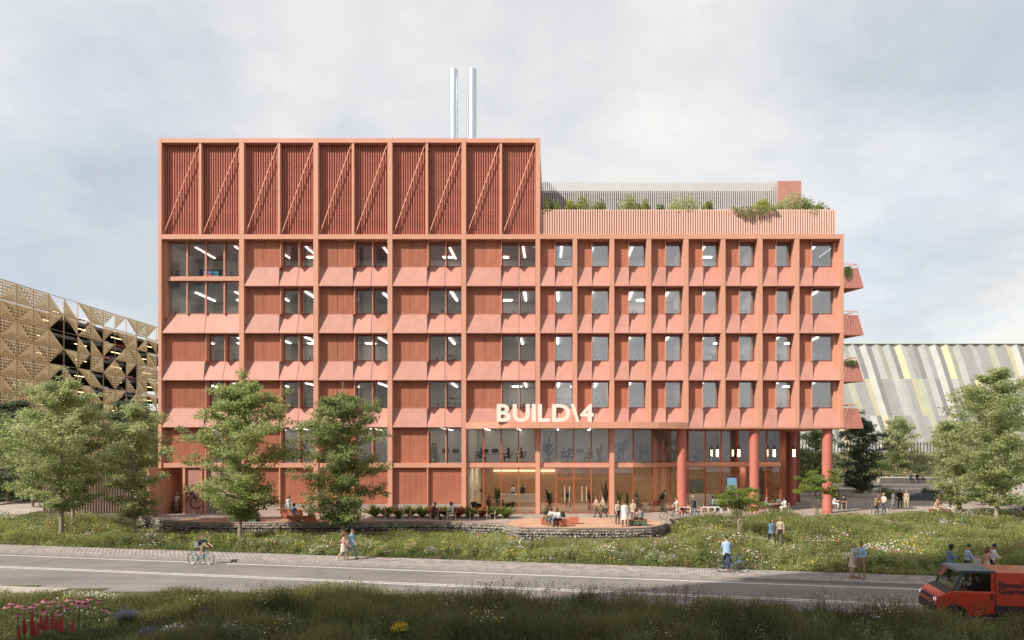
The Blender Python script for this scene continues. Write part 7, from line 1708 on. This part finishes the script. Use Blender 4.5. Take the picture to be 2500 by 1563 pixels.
def car_park():
    X0 = -87.5; W, Hh = 3.5, 3.0; d0 = 1650 * 87.5 / (1355 - 41); ys = [d0 - CD + (k - 3) * W for k in range(19)]; ztop = 32.5
    root = thing('car_park', 'golden perforated multi storey car park with triangular open panels', 'building', (X0, ys[6], 0)); oy = ys[6]
    rg = random.Random(19); NR = 11
    # deck slabs, rear wall, columns
    for r in range(NR):
        z = ztop - (r + 1) * Hh; b = MB(); b.box(-16, -.45, ys[0] - oy, ys[-1] - oy, z - .9, z - .45); b.build('deck', mat('deck_concrete', (.20, .175, .16), .9), root)
        b = MB(); b.box(-.55, -.46, ys[0] - oy, ys[-1] - oy, z - 1.0, z - .38); b.build('upstand', mat('dark_upstand', (.085, .075, .08), .8), root)
        if r > 0:
            for y in (ys[5] + 1, ys[8], ys[11], ys[14]): b = MB(); b.box(-3.1, -3.0, y - oy, y - oy + 3.2, z + Hh - .98, z + Hh - .92); b.build('strip_light', emit_mat('deck_strip_glow', (1, .72, .34), 4), root)
    b = MB(); b.box(-16.2, -16, ys[0] - oy, ys[-1] - oy, 0, ztop - Hh - .5); b.build('rear_wall', mat('deck_concrete', (.20, .175, .16), .9), root)
    for k in range(19): b = MB(); b.box(-.08, .06, ys[k] - oy - .05, ys[k] - oy + .05, 0, ztop); b.build('mullion', GOLD_S, root)
    for r in range(NR + 1): b = MB(); b.box(-.06, .05, ys[0] - oy, ys[-1] - oy, ztop - r * Hh - .03, ztop - r * Hh + .03); b.build('rail', GOLD_S, root)
    cache = {}
    def tri(k, r, kind, m):
        key = (kind, m.name); me = cache.get(key)
        if me is None:
            q = {'ll': [(0, 0), (W, 0), (0, Hh)], 'lr': [(0, 0), (W, 0), (W, Hh)], 'ul': [(0, 0), (W, Hh), (0, Hh)], 'ur': [(W, 0), (W, Hh), (0, Hh)], 'full': [(0, 0), (W, 0), (W, Hh), (0, Hh)]}[kind]
            b = MB(); bul = .0 if kind == 'full' else .28
            c = (sum(p[0] for p in q) / len(q), sum(p[1] for p in q) / len(q))
            for i in range(len(q)): a_, c_ = q[i], q[(i + 1) % len(q)]; b.face([(0, a_[0], a_[1]), (0, c_[0], c_[1]), (bul, c[0], c[1])])
            me = cache[key] = b.mesh('perforated_panel', m)
        link('perforated_panel', me, root, (0, ys[k] - oy, ztop - (r + 1) * Hh))
    for k in range(18):
        for r in range(NR):
            if k < 5 or r >= 8:
                tri(k, r, 'ur' if (k + r) % 2 else 'ul', GOLD_B); tri(k, r, 'll' if (k + r) % 2 else 'lr', GOLD_A)
            else:
                n = rg.random(); kd = rg.choice(('ll', 'lr', 'ul', 'ur'))
                if n < .20: tri(k, r, kd, GOLD_B); tri(k, r, {'ll': 'ur', 'ur': 'll', 'lr': 'ul', 'ul': 'lr'}[kd], GOLD_A)
                elif n < .93: tri(k, r, kd, GOLD_A if rg.random() < .6 else GOLD_B)
    cols = {'white': (.70, .70, .70), 'red': (.40, .02, .02), 'dark': (.03, .03, .035), 'blue': (.03, .08, .22), 'silver': (.45, .46, .48)}
    spots = [(7.3, 0, 'dark'), (9.2, 0, 'white'), (10.4, 1, 'white'), (8.2, 2, 'dark'), (9.6, 2, 'silver'), (12.3, 1, 'red'), (13.4, 1, 'dark'), (10.5, 2, 'red'), (11.5, 2, 'white'), (12.6, 2, 'white'), (9.4, 3, 'dark'), (12.4, 3, 'red'), (11.9, 4, 'silver'), (12.5, 4, 'white'), (13.5, 4, 'blue'), (10.4, 4, 'white'), (13.6, 2, 'blue'), (14.2, 3, 'silver'), (13.6, 5, 'dark')]
    lev = ['roof', 'ninth', 'eighth', 'seventh', 'sixth', 'fifth']
    sn = {}
    for kx, r, c in spots:
        z = ztop - (r + 1) * Hh - .45; y = ys[0] + (kx - .8) * W; key = (c, r); sn[key] = sn.get(key, 0) + 1
        parked_car((X0 - 2.7, y, z), R(rg.choice((0, 180, 160, 90, 20))), cols[c], '%s%s car parked on the %s deck of the golden car park' % ('second ' if sn[key] > 1 else '', c, lev[r]))
car_park()

# ------------------------------------------------------------------ folded pale hall with diagonal colour stripes
def hall():
    d = 112.0; Y = d - CD; k = d / FPX
    x = lambda u: (u - VX) * k; zz = lambda v: CZ + (VY - v) * k
    root = thing('striped_hall', 'pale folded metal hall with yellow, green and orange diagonal stripes', 'building', (x(2280), Y, 0)); ox = x(2280)
    rows = [(839.5, 879), (879, 925), (925, 971), (971, 1015), (1015, 1058), (1058, 1104)]; cw = 14.2; ncol = 40; u0 = 1995
    cols = {'w': mat('hall_white_mesh', (.58, .585, .57), .6, 0, .08, .6, bump=.1, bscale=8), 'g': mat('hall_grey_mesh', (.48, .485, .48), .6, 0, .08, .6, bump=.1, bscale=8), 'd': mat('hall_shadow_side_mesh', (.345, .35, .345), .6, 0, .08, .6), 'y': mat('hall_yellow', (.70, .64, .45), .6, 0, .06, .6), 'n': mat('hall_green', (.45, .485, .385), .6, 0, .06, .6), 'o': mat('hall_orange', (.68, .40, .22), .6, 0, .06, .6)}  # darker grey paints the shadow side of the folds into the colour
    rg = random.Random(33)
    for r, (v1, v0) in enumerate(rows):
        z0, z1 = zz(v0), zz(v1)
        for c in range(-1, ncol):
            st = c - r                                          # stripe number runs diagonally
            h = (st + (r // 2) * 7) % 19
            col = 'wdynggdwdgngdywddgn'[h]
            if col == 'y' and (st * 31 + r // 2 * 17) % 5 == 0: col = 'o'
            if col == 'n' and (st * 13 + r // 2) % 3 == 0: col = 'g'
            ya, yb = (.0, -.30) if st % 2 else (-.30, .0)
            xa = lambda cc: x(u0 + cc * cw) - ox
            b = MB(); p = [(xa(c + 1), ya, z0), (xa(c + 2), yb, z0), (xa(c + 1), yb, z1), (xa(c), ya, z1)]
            b.face(p); q = [(a_[0], .05, a_[2]) for a_ in p]
            b.face([q[3], q[2], q[1], q[0]]); b.face([p[0], q[0], q[1], p[1]]); b.face([p[2], q[2], q[3], p[3]])
            b.build('folded_panel', cols[col], root)
    for j in range(7):
        v = [839.5, 879, 925, 971, 1015, 1058, 1104][j]; b = MB(); b.box(x(u0) - ox, x(u0 + ncol * cw) - ox, -.36 if j in (0,) else -.04, .0, zz(v) - .05, zz(v) + .05); b.build('joint_rail', cols['w'], root)
    b = MB(); b.box(x(u0) - ox, x(u0 + (ncol + 1) * cw) - ox, .08, 25, 3.0, zz(841)); b.build('wall', cols['g'], root)
    b = MB(); b.box(x(u0) - ox, x(u0 + ncol * cw) - ox, -.1, .06, 3.0, zz(1104) - .06); b.build('base_wall', CONC, root)
    fn = thing('picket_fence', 'dark upright picket fence below the striped hall', 'fence', (x(2200), Y - 6, 4.2))
    pk = MB(); pk.box(-.05, .05, -.05, .05, -.6, 2.6); pm = pk.mesh('picket', DARKM)
    for i in range(110): link('picket', pm, fn, (-22 + i * .5, 0, 0))
    for z in (.2, 2.2): b = MB(); b.box(-22.2, 33, .055, .09, z - .03, z + .03); b.build('fence_rail', DARKM, fn)
hall()

def plaza_back():
    st = mat('seat_wall_stone', (.50, .435, .385), .9, 0, .1, .8, bump=.15)
    for i, (d, z0, h, x0, x1, lab) in enumerate(((84.0, 0, .62, 34, 58, 'lowest curved stone seat terrace behind the railing'), (87.5, .3, 1.0, 36, 62, 'middle stone seat terrace with three people'), (91.0, .3, 1.75, 44, 66, 'upper stone seat terrace below the planted bank'))):
        root = thing('seat_terrace', lab, 'seat terrace', (x0, d - CD, 0)); n = 12
        for k in range(n):
            a, c = (x1 - x0) * k / n, (x1 - x0) * (k + 1) / n; cv = lambda t: -2.2 * math.sin(math.pi * t / (x1 - x0)) * .6
            b = MB(); b.hexa([(a + .01, cv(a), -.3), (c - .01, cv(c), -.3), (c - .01, cv(c) + 3.6, -.3), (a + .01, cv(a) + 3.6, -.3), (a + .01, cv(a), h), (c - .01, cv(c), h), (c - .01, cv(c) + 3.6, h), (a + .01, cv(a) + 3.6, h)]); b.build('stone_block', st, root)
    x = lambda u, d: (u - VX) * d / FPX
    for u, lab, top, hr in ((2224, 'person in blue seated on the upper terrace', BLUE, ('short', 'grey')), (2239, 'person in dark jacket seated on the upper terrace', NAVY, ('short', 'black')), (2252, 'person in beige seated on the upper terrace', BEIGE, ('short', 'blond'))):
        person('sit', (x(u, 88.6), 89.9 - CD - 1.3 + .0, 1.0 + .14), R(0), lab, top, CHAR, hr, 0)
    rl = thing('plaza_railing', 'thin pale railing along the lavender bed', 'railing', (x(2050, 80), 80 - CD, 0)); L = x(2330, 80) - x(2050, 80); n = 14
    for k in range(n + 1): b = MB(); b.box(L * k / n - .025, L * k / n + .025, -.025, .025, 0, 1.05); b.build('post', CREAM, rl)
    b = MB(); b.box(-.03, L + .03, -.03, .03, 1.055, 1.10); b.build('top_rail', CREAM, rl)
    for z in (.3, .55, .8): b = MB(); b.tube([(0, -.03, z), (L, -.03, z)], .012, 5); b.build('wire', CREAM, rl)
    bed = MB(); bed.lathe([(2.6, 0), (2.6, .30), (2.5, .34), (2.3, .34)], 32, (0, 0, 0)); r = thing('round_bed', 'round sandy bed around the dark evergreen tree', 'planter', (36.2, 22.0, 0.0)); bed.build('rim', st, r); b = MB(); b.lathe([(2.29, .2), (2.29, .30)], 28); b.build('soil', mat('sandy_soil', (.36, .29, .22), .95), r)
    for u, rz, lab in ((2094, 40, 'person in white seated at the rim of the round bed'), (2127, -40, 'person in pale blue seated at the other rim of the round bed')):
        q = gp(u, 1210); person('sit', (q.x, q.y + 0.3, 0), R(rz), lab, WHITE if rz > 0 else SKYB, BEIGE, ('short', 'brown'), 1)
        st2 = thing('block_seat', 'low rust cube under the ' + lab.split(' seated')[0] + ' at the round bed', 'seat', (q.x, q.y + .35, 0), R(rz), 'block seats'); b = MB(); b.box(-.28, .28, -.22, .3, .03, .45); b.build('cube_top', BRICKM, st2); b = MB(); b.box(-.24, .24, -.18, .26, 0, .03); b.build('base', DARKM, st2)
    # timber slat fence beside the red wing wall
    f = thing('slat_fence', 'tall brown vertical slat fence beside the red wing wall', 'fence', (XU(105, 1.2), 1.2, 0)); L = XU(381, 1.2) - XU(105, 1.2); sm = mat('brown_slat', (.20, .135, .10), .75, 0, .18, 2, stretch=(4, 4, .3)); s = MB(); s.box(-.055, .055, -.05, .0, 0.02, 3.15); me = s.mesh('slat', sm); n = int(L / .235)
    for k in range(n): link('slat', me, f, (.08 + k * .235, 0, 0))
    for z in (.4, 2.7): b = MB(); b.box(0, L, .004, .06, z - .04, z + .04); b.build('fence_rail', sm, f)
    b = MB(); b.box(0, L, .07, .10, .0, 3.0); b.build('backing', mat('fence_backing', (.10, .07, .055), .9), f)
    p = gp(2331, 1257); 
plaza_back()

# ------------------------------------------------------------------ red delivery van
def van():
    RED = mat('orange_red_van_paint', (.50, .048, .022), .35, 0, .03, .8); RED.node_tree.nodes['Principled BSDF'].inputs['Coat Weight'].default_value = .5
    SLATE = mat('slate_cab_paint', (.05, .065, .085), .35, 0, .05, 1); BLK = mat('black_cladding', (.022, .022, .026), .6, 0, .1, 3); VG = glass_mat('van_glass', (.60, .64, .66), .05); CHR = mat('wheel_alloy', (.55, .55, .56), .3, .8, .05, 3)
    p = at_ground(2331, 1524); a = -_a
    O = Vector((p.x, p.y, ROAD_Z)) - RT * .50
    root = thing('delivery_van', 'orange red electric delivery van with slate cab roof driving along the street', 'van', O, a)
    W = 1.86; YN, YF = -.02, W                       # local x back along the van, y across (near side at 0)
    # body: lower front, bonnet, cab base and cargo box as one shell; cross-section leans in towards the roof
    def shell(name, prof, m, ins=lambda z: 0.0, y0=0.0, y1=W, parent=None, bev=.03):
        b = MB(); n = len(prof)
        for (x, z) in prof: b.v += [(x, y0 + ins(z), z), (x, y1 - ins(z), z)]
        for k in range(n): k2 = (k + 1) % n; b.f.append((2 * k, 2 * k2, 2 * k2 + 1, 2 * k + 1)); b.m.append(0)
        b.f.append(tuple(2 * k for k in range(n))[::-1]); b.m.append(0); b.f.append(tuple(2 * k + 1 for k in range(n))); b.m.append(0)
        o = b.build(name, m, parent or root); bm = bmesh.new(); bm.from_mesh(o.data); bmesh.ops.recalc_face_normals(bm, faces=bm.faces); bm.to_mesh(o.data); bm.free()
        if bev: soft(o, bev, 3)
        return o
    lean = lambda z: max(0, z - 1.15) * .05
    arch = lambda cx, r: [(cx + r * math.cos(t), .30 + r * math.sin(t)) for t in np.linspace(math.pi, 0, 11)]
    low = [(-.10, .52), (-.13, .80), (-.06, .98), (.16, 1.10), (.40, 1.20), (1.83, 1.22), (1.83, .42)] + arch(.50, .42)[::-1] + [(.04, .34)]
    shell('front_body', low, RED, lean)
    shell('cargo_box', [(1.84, .72), (1.84, 1.93), (5.15, 1.95), (5.2, 1.75), (5.2, .72)], RED, lambda z: max(0, z - 1.0) * .045)
    shell('lower_cladding', [(1.84, .38), (1.84, .715), (5.19, .715), (5.19, .40)] + arch(3.32, .44)[::-1], BLK, lambda z: .012, bev=.015)
    shell('bumper', [(-.16, .34), (-.17, .60), (-.11, .66), (.06, .60), (.10, .40), (.06, .28)], BLK, lambda z: .02)
    shell('cab_roof', [(.60, 1.88), (.72, 1.955), (1.86, 1.965), (1.86, 1.86), (.74, 1.86)], SLATE, lambda z: .05, bev=.02)
    # pillars and dark belt under the windows
    for y in (0.03, W - .09):
        b = MB(); b.hexa([(.40, y, 1.19), (.50, y, 1.19), (.50, y + .06, 1.19), (.40, y + .06, 1.19), (.73, y + .01, 1.87), (.82, y + .01, 1.87), (.82, y + .07, 1.87), (.73, y + .07, 1.87)]); b.build('pillar', SLATE, root)
        b = MB(); b.box(1.70, 1.835, y, y + .06, 1.215, 1.87); b.build('pillar', RED, root)
    b = MB(); b.hexa([(.18, .02, 1.09), (.46, .02, 1.20), (.46, W - .02, 1.20), (.18, W - .02, 1.09), (.20, .02, 1.14), (.46, .03, 1.26), (.46, W - .03, 1.26), (.20, W - .02, 1.14)]); b.build('cowl', BLK, root)
    b = MB(); b.face([(.44, .06, 1.24), (.44, W - .06, 1.24), (.73, W - .10, 1.88), (.73, .10, 1.88)][::-1]); b.build('windscreen', VG, root)
    for y, s in ((.035, 1), (W - .035, -1)):
        b = MB(); b.face([(.52, y, 1.22), (.62, y, 1.22), (1.55, y, 1.23), (1.66, y, 1.32), (1.69, y, 1.86), (.82, y + s * .02, 1.86)][::s]); b.build('side_window', VG, root)
    dr = MB(); dr.box(.98, 1.80, -.012, .0, .44, .70); dr.box(1.04, 1.80, -.010, .0, .74, 1.14); d_o = soft(dr.build('door', RED, root), .008); h = MB(); h.box(1.68, 1.74, -.035, -.006, .93, 1.16); h.build('handle', BLK, d_o)
    sm = MB(); sm.box(1.828, 1.842, -.004, .004, .45, 1.9); sm.build('door_seam', BLK, root)
    g = MB(); g.hexa([(-.155, .30, .83), (-.155, W - .30, .83), (-.05, W - .30, .83), (-.05, .30, .83), (-.145, .30, .93), (-.145, W - .30, .93), (-.05, W - .30, .93), (-.05, .30, .93)]); g.build('grille', BLK, root)
    for y in (.16, W - .16): g = MB(); g.lathe([(.085, 0), (.085, .05), (.06, .055)], 16); g.v = [(-.10 - q[2], y + q[0], .86 + q[1]) for q in g.v]; hl = g.build('headlight', emit_mat('headlight_glow', (.8, .82, .85), .4), root); k = MB(); k.ring((-.15, y, .86), .088, .014, 'x', 20, 6); k.build('rim', BLK, hl)
    for cx in (.50, 3.32):
        for y in (.12, W - .12):
            t = MB(); t.lathe([(.20, -.11), (.30, -.11), (.32, -.08), (.32, .08), (.30, .11), (.20, .11)], 28); t.v = [(x_, z_, y_) for x_, y_, z_ in t.v]; w = t.build('wheel', BLK, root, (cx, y, .32), smooth=False); c = MB(); sgn = -1 if y < 1 else 1
            for q in range(5): an = q * 1.2566 + .3; c.hexa([Vector((math.cos(an + o_) * r_, sgn * (.09 + dy), math.sin(an + o_) * r_)) for dy in (0, .015) for (r_, o_) in ((.03, -.9), (.225, -.30), (.225, .30), (.03, .9))])
            c.ring((0, sgn * .09, 0), .225, .014, 'y', 28, 6); c.build('rim', CHR, w)
        ar = MB(); ar.tube([(cx + .40 * math.cos(t), .015, .30 + .40 * math.sin(t)) for t in np.linspace(0.05, math.pi - .05, 13)], .035, 6); ar.build('wheel_arch', BLK, root)
        iw = MB(); iw.box(cx - .38, cx + .38, .26, W - .26, .2, .68); iw.build('axle_housing', BLK, root)
    b = MB(); b.box(.2, 5.1, .15, W - .15, .28, .42); b.build('chassis', BLK, root)
    fl = MB(); fl.box(.5, 1.83, .06, W - .06, .42, .50); fl.box(1.80, 1.83, .06, W - .06, .5, 1.86); fl.build('cab_interior', BLK, root)
    st = MB(); st.box(1.22, 1.66, .25, .75, .50, .88); st.hexa([(1.58, .25, .88), (1.70, .25, .88), (1.70, .75, .88), (1.58, .75, .88), (1.68, .27, 1.48), (1.78, .27, 1.48), (1.78, .73, 1.48), (1.68, .73, 1.48)]); st.build('driver_seat', BLK, root)
    sw = MB(); sw.ring((.98, .5, 1.36), .17, .015, 'x', 24, 6); sw.tube([(.98, .5, 1.36), (.75, .5, 1.1)], .02, 6); sw.build('steering_wheel', BLK, root)
    for body, z in (('Elevate\\', 1.39), ('Quarter', 1.175)):
        c = bpy.data.curves.new('lettering', 'FONT'); c.body = body; c.size = 1.0; c.offset = .024; c.extrude = .004; tmp = bpy.data.objects.new('t', c); COL.objects.link(tmp); dg = bpy.context.evaluated_depsgraph_get(); me = bpy.data.meshes.new_from_object(tmp.evaluated_get(dg)); bpy.data.objects.remove(tmp); me.materials.clear(); me.materials.append(BLK)
        o = link('lettering', me, root, scale=.275, loc=(1.93, .004 + max(0, z - 1.0) * .045 - .022, z)); o.rotation_euler = (R(90) - .045, 0, 0)
    dv = Vector((1.42, .5, 0)); q = O + RT * 1.42 + RN * .5
    person('drive', (q.x, q.y, ROAD_Z + .46), R(-90) + a, 'driver in navy shirt at the wheel of the red van', NAVY, CHAR, ('short', 'black'), 0, h=.96)
van()
